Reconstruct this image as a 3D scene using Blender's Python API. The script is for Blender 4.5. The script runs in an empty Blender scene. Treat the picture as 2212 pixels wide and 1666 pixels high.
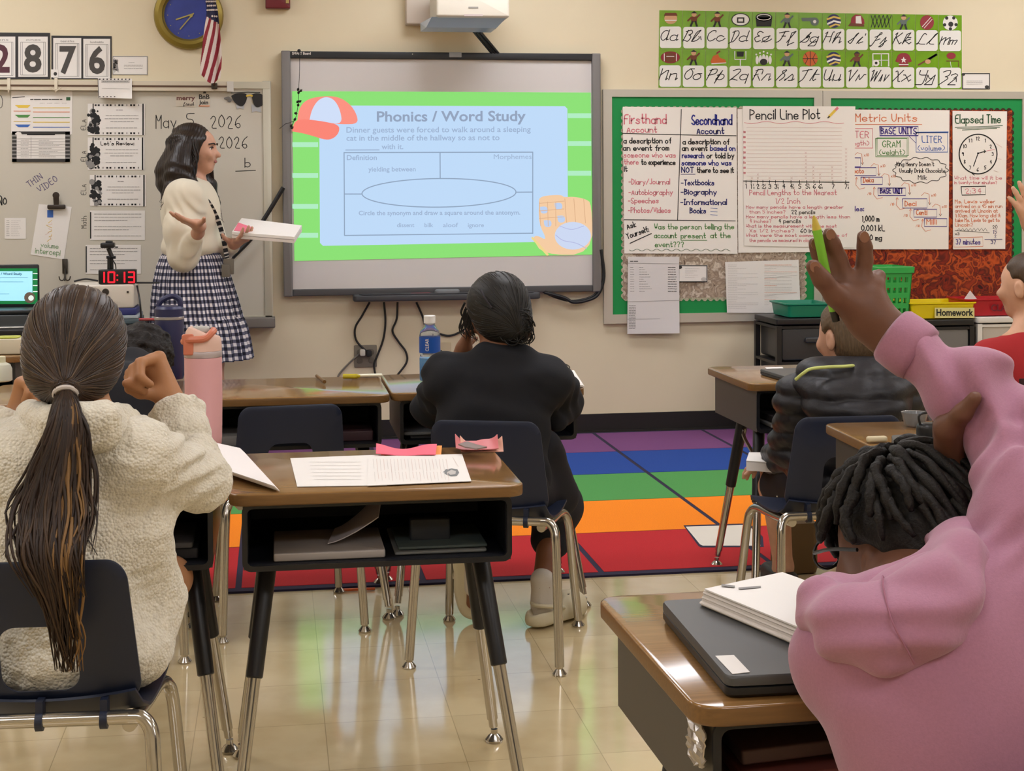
import bpy, math, random
import numpy as np
from mathutils import Vector, Matrix
R = math.radians
random.seed(7)
rng = np.random.default_rng(7)
scene = bpy.context.scene
COL = scene.collection
# ---------------------------------------------------------------- camera, world, exposure
FPX, YAW, PITCH, ROLL, SHY = 3300.0, .154, .030, .006, -304.0
CAM = np.array([-.876, -7.989, 1.253])
_fw = np.array([math.sin(YAW)*math.cos(PITCH), math.cos(YAW)*math.cos(PITCH), -math.sin(PITCH)])
_rt = np.array([math.cos(YAW), -math.sin(YAW), 0.])
_up = np.cross(_rt, _fw)
_rr = math.cos(ROLL)*_rt - math.sin(ROLL)*_up
_uu = math.sin(ROLL)*_rt + math.cos(ROLL)*_up
cd = bpy.data.cameras.new('camera'); cam = bpy.data.objects.new('camera', cd); COL.objects.link(cam)
cam.matrix_world = Matrix(((_rr[0], _uu[0], -_fw[0], CAM[0]), (_rr[1], _uu[1], -_fw[1], CAM[1]),
                           (_rr[2], _uu[2], -_fw[2], CAM[2]), (0, 0, 0, 1)))
cd.sensor_fit = 'HORIZONTAL'; cd.sensor_width = 36.; cd.lens = FPX/2212*36
cd.shift_y = SHY/2212; cd.clip_start = .05; cd.clip_end = 60
scene.camera = cam
w = bpy.data.worlds.new('world'); scene.world = w; w.use_nodes = True
w.node_tree.nodes['Background'].inputs[0].default_value = (.9, .93, 1, 1)
w.node_tree.nodes['Background'].inputs[1].default_value = .25
vs = scene.view_settings
vs.view_transform = 'Standard'; vs.look = 'None'; vs.gamma = 1; vs.use_curve_mapping = False
vs.exposure = 0.0
LAMP = 12.1           # strength of the ceiling troffers

def at(u, v, y=None, z=None, d=None, x=None):
    """world point seen at photo pixel (u, v) on a plane of the room or at a distance d"""
    dr = _fw + _rr*((u-1106)/FPX) + _uu*(-(v-833-SHY)/FPX)
    if d is not None: t = d
    elif y is not None: t = (y-CAM[1])/dr[1]
    elif z is not None: t = (z-CAM[2])/dr[2]
    else: t = (x-CAM[0])/dr[0]
    return CAM+dr*t

# ---------------------------------------------------------------- materials
def lin(c):
    if isinstance(c, str):
        c = c.lstrip('#'); c = [int(c[i:i+2], 16)/255 for i in (0, 2, 4)]
    return tuple([(x/12.92 if x <= .04045 else ((x+.055)/1.055)**2.4) for x in c])+(1.,)
MATS = {}
def mat(name, col='#808080', rough=.6, metal=0., spec=.5, emit=None, es=0., coat=0., trans=0., ior=1.45,
        noise=None, bump=None, sheen=0., alpha=1.):
    """noise=(scale, amount, stretch) mottles the colour; bump=(kind, scale, strength, dist)"""
    if name in MATS: return MATS[name]
    m = bpy.data.materials.new(name); m.use_nodes = True; MATS[name] = m
    nt = m.node_tree; N = nt.nodes; L = nt.links; b = N['Principled BSDF']
    c = lin(col); I = b.inputs
    I['Base Color'].default_value = c; I['Roughness'].default_value = rough; I['Metallic'].default_value = metal
    I['Specular IOR Level'].default_value = spec; I['IOR'].default_value = ior
    I['Transmission Weight'].default_value = trans; I['Coat Weight'].default_value = coat; I['Coat Roughness'].default_value = .08
    I['Sheen Weight'].default_value = sheen; I['Alpha'].default_value = alpha
    if emit: I['Emission Color'].default_value = lin(emit); I['Emission Strength'].default_value = es
    tc = None
    def coord(stretch=None):
        t = N.new('ShaderNodeTexCoord')
        if not stretch: return t.outputs['Object']
        mp = N.new('ShaderNodeMapping'); mp.inputs['Scale'].default_value = stretch
        L.new(t.outputs['Object'], mp.inputs[0]); return mp.outputs[0]
    if noise:
        sc, am, st = (list(noise)+[None])[:3]
        nz = N.new('ShaderNodeTexNoise'); nz.inputs['Scale'].default_value = sc; nz.inputs['Detail'].default_value = 5
        L.new(coord(st), nz.inputs['Vector'])
        rp = N.new('ShaderNodeValToRGB'); e = rp.color_ramp.elements
        e[0].position = .3; e[1].position = .7
        e[0].color = tuple(x*(1-am) for x in c[:3])+(1,); e[1].color = tuple(min(1, x*(1+am)) for x in c[:3])+(1,)
        L.new(nz.outputs[0], rp.inputs[0]); L.new(rp.outputs[0], I['Base Color'])
    if bump:
        kind, sc, stg, dist = bump
        if kind == 'voronoi':
            t = N.new('ShaderNodeTexVoronoi'); t.inputs['Scale'].default_value = sc; o = t.outputs['Distance']
        elif kind == 'wave':
            t = N.new('ShaderNodeTexWave'); t.inputs['Scale'].default_value = sc; t.inputs['Distortion'].default_value = 1.5; o = t.outputs[0]
        else:
            t = N.new('ShaderNodeTexNoise'); t.inputs['Scale'].default_value = sc; t.inputs['Detail'].default_value = 4; o = t.outputs[0]
        L.new(coord(), t.inputs['Vector'])
        bp = N.new('ShaderNodeBump'); bp.inputs['Strength'].default_value = stg; bp.inputs['Distance'].default_value = dist
        L.new(o, bp.inputs['Height']); L.new(bp.outputs[0], I['Normal'])
    return m

# ---------------------------------------------------------------- objects
WL = {}          # world location of parents
def tag(o, label, cat, group=None, kind=None):
    if label: o['label'] = label
    if cat: o['category'] = cat
    if group: o['group'] = group
    if kind: o['kind'] = kind
    return o
def empty(name, loc=(0, 0, 0), label=None, cat=None, group=None, rz=0):
    o = bpy.data.objects.new(name, None); o.empty_display_size = .05; COL.objects.link(o)
    o.location = [float(q) for q in loc]; o.rotation_euler = (0, 0, rz); WL[o.name] = np.array(loc, float)
    return tag(o, label, cat, group)
def kids(o): return [c for c in bpy.data.objects if c.parent == o]
def copy_tree(o, parent=None):
    c = o.copy(); COL.objects.link(c); c.parent = parent
    if parent is None: WL[c.name] = np.array(o.location)
    for ch in list(o.children): copy_tree(ch, c)
    return c
def link_mesh(name, V, F, mats, parent=None, local=False, mi=None, smooth=True, angle=35, uv=None):
    V = np.asarray(V, float).reshape(-1, 3)
    me = bpy.data.meshes.new(name)
    if local: o0 = np.zeros(3)
    else: o0 = np.array([(V[:, 0].min()+V[:, 0].max())/2, (V[:, 1].min()+V[:, 1].max())/2, V[:, 2].min()])
    me.from_pydata((V-o0).tolist(), [], [list(map(int, f)) for f in F])
    for m in (mats if isinstance(mats, (list, tuple)) else [mats]): me.materials.append(m)
    if mi is not None: me.polygons.foreach_set('material_index', np.asarray(mi, np.int32))
    if uv is not None:
        l = me.uv_layers.new(name='UVMap')
        idx = np.zeros(len(me.loops), np.int32); me.loops.foreach_get('vertex_index', idx)
        l.data.foreach_set('uv', np.asarray(uv, np.float32)[idx].ravel())
    me.update()
    if smooth:
        me.shade_smooth()
        if angle < 180: me.set_sharp_from_angle(angle=R(angle))
    ob = bpy.data.objects.new(name, me); COL.objects.link(ob)
    if parent is not None:
        ob.parent = parent
        if not local:
            base = WL.get(parent.name, np.zeros(3)); ob.location = (o0-base).tolist(); WL[ob.name] = o0
        else: WL[ob.name] = WL.get(parent.name, np.zeros(3))
    else:
        ob.location = o0.tolist(); WL[ob.name] = o0
    return ob

def rrect(w, h, r, n=5, cx=0, cy=0):
    """rounded rectangle outline, counter-clockwise"""
    r = max(1e-5, min(r, w/2-1e-5, h/2-1e-5)); P = []
    for (sx, sy, a0) in ((1, 1, 0), (-1, 1, 90), (-1, -1, 180), (1, -1, 270)):
        for k in range(n+1):
            a = R(a0+90*k/n); P.append((cx+sx*(w/2-r)+r*math.cos(a), cy+sy*(h/2-r)+r*math.sin(a)))
    return P

class MB:
    def __init__(s): s.V = []; s.F = []; s.M = []; s.m = 0
    def add(s, V, F, m=None):
        b = len(s.V); s.V.extend([tuple(map(float, v)) for v in V]); s.F.extend([[i+b for i in f] for f in F])
        s.M.extend([s.m if m is None else m]*len(F)); return s
    def box(s, c, d, m=None, rz=0, M=None):
        x, y, z = [q/2 for q in d]
        V = np.array([(-x, -y, -z), (x, -y, -z), (x, y, -z), (-x, y, -z), (-x, -y, z), (x, -y, z), (x, y, z), (-x, y, z)])
        if rz: ca, sa = math.cos(rz), math.sin(rz); V = V@np.array([[ca, sa, 0], [-sa, ca, 0], [0, 0, 1]])
        if M is not None: V = V@np.asarray(M).T
        return s.add(V+np.asarray(c), [(0, 3, 2, 1), (4, 5, 6, 7), (0, 1, 5, 4), (1, 2, 6, 5), (2, 3, 7, 6), (3, 0, 4, 7)], m)
    def box2(s, lo, hi, m=None):
        lo = np.minimum(lo, hi); hi = np.maximum(lo, hi); return s.box((np.array(lo)+hi)/2, np.array(hi)-lo, m)
    def loops(s, LS, m=None, cap0=True, cap1=True, closed=True):
        """loft between loops of equal point count"""
        n = len(LS[0]); b = len(s.V); V = [p for l in LS for p in l]; F = []
        for i in range(len(LS)-1):
            for j in range(n if closed else n-1):
                k = (j+1) % n; F.append((i*n+j, i*n+k, (i+1)*n+k, (i+1)*n+j))
        if cap0: F.append(tuple(range(n-1, -1, -1)))
        if cap1: F.append(tuple((len(LS)-1)*n+j for j in range(n)))
        return s.add(V, F, m)
    def rbox(s, c, d, rc=.01, re=.004, m=None, axis='z', M=None, n=4, rz=0):
        """box with rounded corners (about axis) and rounded edges"""
        w, h, t = d; LS = []
        re = min(re, t/2-1e-5); K = 3
        for side in (0, 1):
            for k in range(K+1):
                a = R(90*k/K); ins = re*(1-math.sin(a)); off = re*(1-math.cos(a))
                if side: ins = re*(1-math.cos(a)); off = re*(1-math.sin(a)); 
                z = (-t/2+off) if not side else (t/2-off)
                LS.append([(x, y, z) for x, y in rrect(w-2*ins, h-2*ins, max(rc-ins, .0008), n)])
        LS = [np.array(l) for l in LS]
        if axis == 'y': LS = [l[:, [0, 2, 1]]*np.array([1, -1, 1]) for l in LS]     # w=x, h=z, t=y
        if axis == 'x': LS = [l[:, [2, 0, 1]] for l in LS]                           # w=y, h=z, t=x
        if rz: ca, sa = math.cos(rz), math.sin(rz); LS = [l@np.array([[ca, sa, 0], [-sa, ca, 0], [0, 0, 1]]) for l in LS]
        if M is not None: LS = [l@np.asarray(M).T for l in LS]
        return s.loops([l+np.asarray(c) for l in LS], m)
    def tube(s, P, r, n=8, m=None, cap=True, flat=None):
        P = np.asarray(P, float); k = len(P); r = np.broadcast_to(np.asarray(r, float), (k,))
        T = np.gradient(P, axis=0); T /= np.linalg.norm(T, axis=1)[:, None]+1e-12
        up = np.array([0, 0, 1.]) if abs(T[0][2]) < .9 else np.array([1., 0, 0])
        u = np.cross(T[0], up); u /= np.linalg.norm(u); LS = []
        for i in range(k):
            u = u-T[i]*np.dot(u, T[i]); u /= np.linalg.norm(u)+1e-12; v = np.cross(T[i], u)
            a = np.arange(n)*2*np.pi/n
            fl = 1 if flat is None else flat
            LS.append(P[i]+r[i]*(np.cos(a)[:, None]*u+fl*np.sin(a)[:, None]*v))
        return s.loops(LS, m, cap, cap)
    def lathe(s, prof, c=(0, 0, 0), n=24, m=None, M=None, cap=True, sc=(1, 1)):
        a = np.arange(n)*2*np.pi/n; LS = []
        for r, z in prof:
            l = np.stack([max(r, 1e-4)*np.cos(a)*sc[0], max(r, 1e-4)*np.sin(a)*sc[1], np.full(n, z)], 1)
            if M is not None: l = l@np.asarray(M).T
            LS.append(l+np.asarray(c))
        return s.loops(LS, m, cap, cap)
    def poly(s, P, m=None): return s.add(P, [tuple(range(len(P)))], m)
    def prism(s, P, off, m=None):
        P = np.asarray(P, float); return s.loops([P, P+np.asarray(off)], m)
    def grid(s, G, m=None, thick=None):
        G = np.asarray(G, float); a, b = G.shape[:2]; F = []
        for i in range(a-1):
            for j in range(b-1): F.append((i*b+j, i*b+j+1, (i+1)*b+j+1, (i+1)*b+j))
        if thick is None: return s.add(G.reshape(-1, 3), F, m)
        du = np.gradient(G, axis=0); dv = np.gradient(G, axis=1); N = np.cross(du, dv); N /= np.linalg.norm(N, axis=2)[..., None]+1e-12
        H = G-N*thick; n = a*b; F = F+[tuple(n+i for i in f[::-1]) for f in F]
        for j in range(b-1): F.append((j+1, j, n+j, n+j+1)); q = (a-1)*b; F.append((q+j, q+j+1, n+q+j+1, n+q+j))
        for i in range(a-1): F.append((i*b, (i+1)*b, n+(i+1)*b, n+i*b)); F.append(((i+1)*b+b-1, i*b+b-1, n+i*b+b-1, n+(i+1)*b+b-1))
        return s.add(np.concatenate([G.reshape(-1, 3), H.reshape(-1, 3)]), F, m)
    def build(s, name, mats, parent=None, local=False, smooth=True, angle=35):
        return link_mesh(name, s.V, s.F, mats, parent, local, s.M, smooth, angle)
def spline(P, n=8):
    """Catmull-Rom through the points"""
    P = np.asarray(P, float); Q = np.concatenate([[2*P[0]-P[1]], P, [2*P[-1]-P[-2]]]); o = []
    for i in range(len(P)-1):
        a, b, c, d = Q[i:i+4]
        for t in np.arange(n)/n:
            o.append(.5*((2*b)+(c-a)*t+(2*a-5*b+4*c-d)*t*t+(3*b-a-3*c+d)*t**3))
    o.append(P[-1]); return np.array(o)
def chaikin(P, k=2):
    P = np.asarray(P, float)
    for _ in range(k):
        if len(P) < 3: return P
        q = P[:-1]*.75+P[1:]*.25; r = P[:-1]*.25+P[1:]*.75
        P = np.concatenate([P[:1], np.stack([q, r], 1).reshape(-1, P.shape[1])[1:-1], P[-1:]])
    return P

# ---------------------------------------------------------------- lettering by strokes
GL = dict(a="452605032243 4642", b="0902 052645432203", c="452605032243", d="452605032243 4942", e="0444452605032243",
 f="39282722 0636", g="452605032243 46412001", h="0902 05264542", i="0602 0708", j="26211001 2728", k="0902 3604 0432", l="0902",
 m="0602 05162522 25364542", n="0602 05264542", o="26050322434526", p="0600 052645432203", q="452605032243 4640", r="0602 042636",
 s="45260534432203", t="19132233 0636", u="0603224346 4642", v="062246", w="0612253246", x="0642 4602", y="0623 4610", z="06460242",
 A="022942 1434", B="0902 09384706 06454302", C="482907042243", D="0902 092847442202", E="49090242 0636", F="490902 0636",
 G="4829070422434535", H="0902 4942 0646", I="1912 0929 0222", J="39332203", K="0902 4905 1642", L="090242", M="0209 092549 4942",
 N="0209 0942 4249", O="29070422444729", P="0902 09484605", Q="29070422444729 2441", R="0902 09484605 2542", S="4829070644422203",
 T="0949 2922", U="0904224449", V="092249", W="0912263249", X="0942 4902", Y="092649 2622", Z="09490242")
GL.update({'0': "29070422444729", '1': "182922", '2': "0729470242", '3': "08294726 26453203", '4': "390545 3932", '5': "49090636442203",
 '6': "49170422433504", '7': "094912", '8': "29084422044829", '9': "472907254748 4842", '.': "0203", ',': "1201", '-': "0535", '/': "0249",
 '?': "0829472524 2223", ':': "0203 0506", '_': "0242", '(': "39170432", ')': "09373402", "'": "1918", '=': "0434 0636", '<': "360432"})
CUR = dict(A="48290704224448 49424353", B="1902 082939472636 2645322203", C="484929180704224354", D="1912 0112223447392908", E="48291817263605132243",
 F="084959 392302 2646", G="0236494837253547432203", H="0819 1902 59494243 1646", I="0336494838221203", J="16484939110001 2445", K="0819 1902 4905 1642 4253",
 L="4839281202132252", M="0809 0902 052838 3832 355868 6862", N="0809 0902 053848 4842 4253", O="29070422444729 2949", P="1902 0829494605", Q="0829494702 021342",
 R="1902 08294946 0526 2542", S="022648492827464422", T="084959 392312 1201", U="0809 0904224449 4942 4253", V="0819 1922 2259", W="0819 1912 1238 3832 3259",
 X="081932 3242 4902", Y="0809 090646 494020 2000", Z="0829494625 25354422 2200",
 a="452605032243 464253", b="0239 391802 02224435 4553", c="452605032243 4354", d="452605032243 494253", e="0234364605032243 4354", f="0239 3918 1810 102142",
 g="452605032243 46402000 0034", h="0239 3918 1802 05364542 4253", i="0226 260312 1233 3738", j="0226 262110 1000 0034", k="0239 3918 1802 2646 4514 1442 4253",
 l="0249 4938 3813 132242", m="0206 0602 05162622 25465642 62", n="0206 0602 05264642 4253", o="26050322434526 2646", p="0228 2800 052645432203", q="452605032243 4640 4042",
 r="0226 2646 4542 4253", s="0236 36454222 0203 4253", t="0229 291322 2233 1646", u="0206 0603224346 4642 4253", v="0216 162246 4656", w="0216 1612 3632 3256", x="0616 1642 4602 4253",
 y="0206 062346 4640 4000 0034", z="0627 274624 3542 4000 0034")
def strokes(ch, tab=GL):
    g = tab.get(ch)
    if g is None: return [], 2.2
    S = []; mx = 0
    for st in g.split():
        p = [(int(st[i]), int(st[i+1])) for i in range(0, len(st)-1, 2)]; mx = max(mx, max(q[0] for q in p)); S.append(np.array(p, float))
    return S, mx
def layout(s, h, tab=GL, shear=0., gap=1.7, rot=0., jit=0., kx=1., smooth=2):
    """strokes of a line of writing in units where capitals are h tall, origin at the baseline's start, y down"""
    x = 0; out = []; sc = h/7.
    for ch in s:
        if ch == ' ': x += 3.2; continue
        S, mx = strokes(ch, tab)
        jy = random.uniform(-jit, jit)
        for p in S:
            q = chaikin(p, smooth) if len(p) > 2 else p
            X = (q[:, 0]+x+(q[:, 1]-2)*shear)*sc*kx; Y = -(q[:, 1]-2+jy)*sc
            out.append(np.stack([X, Y], 1))
        x += mx+gap
    if rot: c_, s_ = math.cos(rot), math.sin(rot); out = [p@np.array([[c_, s_], [-s_, c_]]) for p in out]
    return out, x*sc*kx
def ribbon(mb, P2, wpx, plane, off=.0008, m=None):
    """a pen stroke of width wpx along photo points P2 on a plane function plane(u, v, off)"""
    P = np.asarray(P2, float)
    if len(P) < 2: return
    T = np.gradient(P, axis=0); T /= np.linalg.norm(T, axis=1)[:, None]+1e-9
    N = np.stack([-T[:, 1], T[:, 0]], 1)*wpx/2
    P = P.copy(); P[0] -= T[0]*wpx*.4; P[-1] += T[-1]*wpx*.4
    A = [plane(u, v, off) for u, v in P+N]; B = [plane(u, v, off) for u, v in P-N]; n = len(P)
    mb.add(A+B, [(i, i+1, n+i+1, n+i) for i in range(n-1)], m)
def write(mb, s, u, v, h, plane, w=None, m=None, tab=GL, width=None, rot=0., shear=0., jit=.25, gap=1.7, off=.0008):
    w = w or h*.14
    _, W = layout(s, h, tab, shear, gap); kx = 1. if not width else width/max(W, 1e-6)
    out, W = layout(s, h, tab, shear, gap, rot, jit, kx)
    for p in out: ribbon(mb, p+np.array([u, v]), w, plane, off, m)
def line(mb, pts, w, plane, m=None, off=.0008): ribbon(mb, np.array(pts, float), w, plane, off, m)
def rectline(mb, u0, v0, u1, v1, w, plane, m=None, off=.0008):
    for a, b in (((u0, v0), (u1, v0)), ((u1, v0), (u1, v1)), ((u1, v1), (u0, v1)), ((u0, v1), (u0, v0))): line(mb, [a, b], w, plane, m, off)
def fill(mb, pts, plane, m=None, off=.0006): mb.poly([plane(u, v, off) for u, v in pts], m)
def dashes(mb, u0, u1, v, h, plane, m=None, seed=0, off=.0008, dv=0.):
    """a line of print too small to read: short runs of strokes"""
    r = random.Random(seed); u = u0
    while u < u1-1:
        l = r.uniform(.6, 2.4)*h*1.6; e = min(u+l, u1); q = (u-u0)/(u1-u0+1e-6)*dv
        line(mb, [(u, v+q), (e, v+q)], h*.42, plane, m, off); u = e+h*.7
def wallplane(y): return lambda u, v, off=0.: at(u, v, y=y-off)
def topplane(z): return lambda u, v, off=0.: at(u, v, z=z+off)
def font_mesh(mb, s, fn, h, m=None, bold=0., width=None, shear=0., align='LEFT', res=3):
    """printed type as flat polygons, mapped by fn(x, y) with x, y in units where capitals are h tall"""
    c = bpy.data.curves.new('t', 'FONT'); c.body = s; c.size = 1.; c.offset = bold; c.resolution_u = res; c.align_x = align; c.shear = shear
    o = bpy.data.objects.new('t', c); COL.objects.link(o); bpy.context.view_layer.update()
    me = bpy.data.meshes.new_from_object(o.evaluated_get(bpy.context.evaluated_depsgraph_get()))
    V = np.array([v.co[:2] for v in me.vertices]); F = [list(p.vertices) for p in me.polygons]
    bpy.data.objects.remove(o); bpy.data.curves.remove(c); bpy.data.meshes.remove(me)
    if len(V) == 0: return
    V = V*(h/.69); kx = 1.
    if width: kx = width/(V[:, 0].max()-V[:, 0].min())
    mb.add([fn(x*kx, y) for x, y in V], F, m)
def type_(mb, s, u, v, h, plane, m=None, bold=0., width=None, rot=0., off=.0008):
    c_, s_ = math.cos(rot), math.sin(rot)
    font_mesh(mb, s, lambda x, y: plane(u+x*c_+y*s_, v-y*c_+x*s_, off), h, m, bold, width)

# ---------------------------------------------------------------- smooth bodies: a distance field meshed by surface nets
def N3(v): v = np.asarray(v, float); return v/(np.linalg.norm(v)+1e-12)
def cap(a, b, ra, rb=None, k=.02, w=None): return ('c', np.asarray(a, float), np.asarray(b, float), ra, ra if rb is None else rb, k, w)
def ell(c, r, M=None, k=.02): return ('e', np.asarray(c, float), np.asarray(r, float), np.eye(3) if M is None else np.asarray(M, float), k)
def cut(p): return ('-',)+p
def chain(P, rad, k=.02, w=None): return [cap(P[i], P[i+1], rad[i], rad[i+1], k, w) for i in range(len(P)-1)]
def prim_d(p, X):
    if p[0] == 'c':
        _, a, b, ra, rb, k, w = p; ab = b-a; q = X-a; L2 = ab@ab+1e-12
        t = np.clip(q@ab/L2, 0, 1); d = np.linalg.norm(q-t[:, None]*ab, axis=1)-(ra+(rb-ra)*t)
        if w is not None:       # folds across the limb
            amp, fr, ph = w; e1 = N3(np.cross(ab, [.3, .2, 1])); e2 = N3(np.cross(ab, e1))
            s1 = q@e1; s2 = q@e2
            d = d-amp*np.sin(fr*t*2*np.pi+ph+22*s1+9*np.sin(18*s2+ph))*np.clip(1.3-abs(t-.5)*2, 0, 1)
        return d
    _, c, r, M, k = p; q = (X-c)@M; k0 = np.linalg.norm(q/r, axis=1); k1 = np.linalg.norm(q/(r*r), axis=1)+1e-9
    return k0*(k0-1)/k1
def sdf(prims, X, post=None):
    d = None
    for p in prims:
        if p[0] == '-':
            e = -prim_d(p[1:], X); k = p[-1] if p[1] == 'e' else p[-2]
            h = np.maximum(k-abs(d-e), 0)/k; d = np.maximum(d, e)+h*h*k*.25
        else:
            e = prim_d(p, X)
            if d is None: d = e
            else:
                k = p[4] if p[0] == 'e' else p[5]
                h = np.maximum(k-abs(d-e), 0)/k; d = np.minimum(d, e)-h*h*k*.25
    if post is not None: d = post(X, d)
    return d
def nets(prims, h=.004, post=None, relax=2, pad=.03):
    lo = np.full(3, 1e9); hi = -lo
    for p in prims:
        if p[0] == 'c': pts = [(p[1], max(p[3], p[4])), (p[2], max(p[3], p[4]))]
        elif p[0] == 'e': pts = [(p[1], max(p[2]))]
        else: continue
        for q, r in pts: lo = np.minimum(lo, q-r-pad); hi = np.maximum(hi, q+r+pad)
    B = 6; nb = np.ceil((hi-lo)/(h*B)).astype(int); n = nb*B+1
    ax = [lo[i]+h*B*(np.arange(nb[i])+.5) for i in range(3)]
    C = np.stack(np.meshgrid(*ax, indexing='ij'), -1).reshape(-1, 3)
    dc = sdf(prims, C, post).reshape(nb); act = abs(dc) < h*B*1.3
    D = np.full(n, 1., np.float32)
    sg = np.repeat(np.repeat(np.repeat(np.sign(dc), B, 0), B, 1), B, 2)
    D[:-1, :-1, :-1] = sg
    ids = np.argwhere(act); o = np.arange(B+1); oo = np.stack(np.meshgrid(o, o, o, indexing='ij'), -1).reshape(-1, 3)
    CH = 1500
    for s in range(0, len(ids), CH):
        I = (ids[s:s+CH]*B)[:, None, :]+oo[None]; I = I.reshape(-1, 3)
        D[I[:, 0], I[:, 1], I[:, 2]] = sdf(prims, lo+I*h, post)
    S = D < 0
    cnt = np.zeros(np.array(n)-1, np.int8)
    for a in (0, 1):
        for b in (0, 1):
            for c in (0, 1): cnt += S[a:n[0]-1+a, b:n[1]-1+b, c:n[2]-1+c]
    cells = np.argwhere((cnt > 0) & (cnt < 8)); vid = np.full(np.array(n)-1, -1, np.int32); vid[tuple(cells.T)] = np.arange(len(cells))
    acc = np.zeros((len(cells), 3)); num = np.zeros(len(cells))
    cr = [(a, b, c) for a in (0, 1) for b in (0, 1) for c in (0, 1)]
    for i, p in enumerate(cr):
        for q in cr[i+1:]:
            if sum(abs(p[t]-q[t]) for t in range(3)) != 1: continue
            P = cells+p; Q = cells+q; dp = D[tuple(P.T)]; dq = D[tuple(Q.T)]; x = (dp < 0) != (dq < 0)
            t = np.where(x, dp/(dp-dq+1e-12), 0)[:, None]
            acc += np.where(x[:, None], np.array(p)+(np.array(q)-np.array(p))*t, 0); num += x
    V = lo+(cells+acc/num[:, None])*h
    F = []
    for axis in range(3):
        e = np.eye(3, dtype=int)[axis]; u = np.eye(3, dtype=int)[(axis+1) % 3]; v = np.eye(3, dtype=int)[(axis+2) % 3]
        A = S[:n[0]-e[0], :n[1]-e[1], :n[2]-e[2]]; Bs = S[e[0]:, e[1]:, e[2]:]
        E = np.argwhere(A != Bs); E = E[(E[:, (axis+1) % 3] > 0) & (E[:, (axis+2) % 3] > 0)]
        E = E[(E < np.array(n)-1).all(1)]
        q = [vid[tuple((E-k).T)] for k in (0*u, u, u+v, v)]
        Q = np.stack(q, 1); inside = S[tuple(E.T)]
        Q[~inside] = Q[~inside][:, ::-1]; F.append(Q[(Q >= 0).all(1)])
    F = np.concatenate(F)
    for _ in range(relax):
        s = np.zeros_like(V); c = np.zeros(len(V))
        for a, b in ((0, 1), (1, 2), (2, 3), (3, 0)):
            np.add.at(s, F[:, a], V[F[:, b]]); np.add.at(c, F[:, a], 1)
            np.add.at(s, F[:, b], V[F[:, a]]); np.add.at(c, F[:, b], 1)
        V = V*.5+s/np.maximum(c, 1)[:, None]*.5
    return V, F
def blob(name, prims, material, parent, h=.004, post=None, relax=2):
    V, F = nets(prims, h, post, relax); return link_mesh(name, V, F, material, parent, angle=180)
def basis(fwd, up=(0, 0, 1)):
    f = N3(fwd); r = N3(np.cross(f, up)); u = np.cross(r, f); return r, f, u      # right, forward, up
def head_prims(c, r, f, u, H, ears=True, k=.02):
    def q(a, b, z): return c+(a*r+b*f+z*u)*H
    M = np.stack([r, f, u], 1); e = lambda ctr, rad, k=k: ell(q(*ctr), np.array(rad)*H, M, k)
    P = [e((0, -.03, .10), (.355, .45, .40)), e((0, .10, -.12), (.29, .33, .36), .03), e((0, .25, -.39), (.13, .11, .10), .03),
         cap(q(0, .40, .03), q(0, .49, -.11), .03*H, .055*H, .012), e((0, .385, -.215), (.10, .045, .03), .008), e((0, .37, -.27), (.09, .045, .03), .008),
         e((.16, .34, -.10), (.11, .08, .10), .02), e((-.16, .34, -.10), (.11, .08, .10), .02)]
    if ears: P += [e((s*.375, -.03, -.05), (.04, .085, .14), .008) for s in (1, -1)]
    P += [cut(e((s*.15, .47, .03), (.09, .10, .06), .02)) for s in (1, -1)]
    if ears: P += [cut(e((s*.42, -.01, -.03), (.025, .04, .07), .006)) for s in (1, -1)]
    return P
def eyes(c, r, f, u, H, parent, iris='#3a2a1c'):
    for s in (1, -1):
        mb = MB(); p = c+(s*.15*r+.335*f+.03*u)*H; M = np.stack([r, u, f], 1)
        a = np.linspace(-np.pi/2, np.pi/2, 9); mb.lathe([(.047*H*math.cos(t), .047*H*math.sin(t)) for t in a], p, 14, 0, M)
        mb.lathe([(.028*H, .037*H), (.022*H, .045*H), (.001, .0495*H)], p, 12, 1, M, cap=False)
        mb.build('eye', [mat('eye_white', '#e8e4de', .2), mat('iris_'+iris[1:], iris, .15)], parent)
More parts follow.
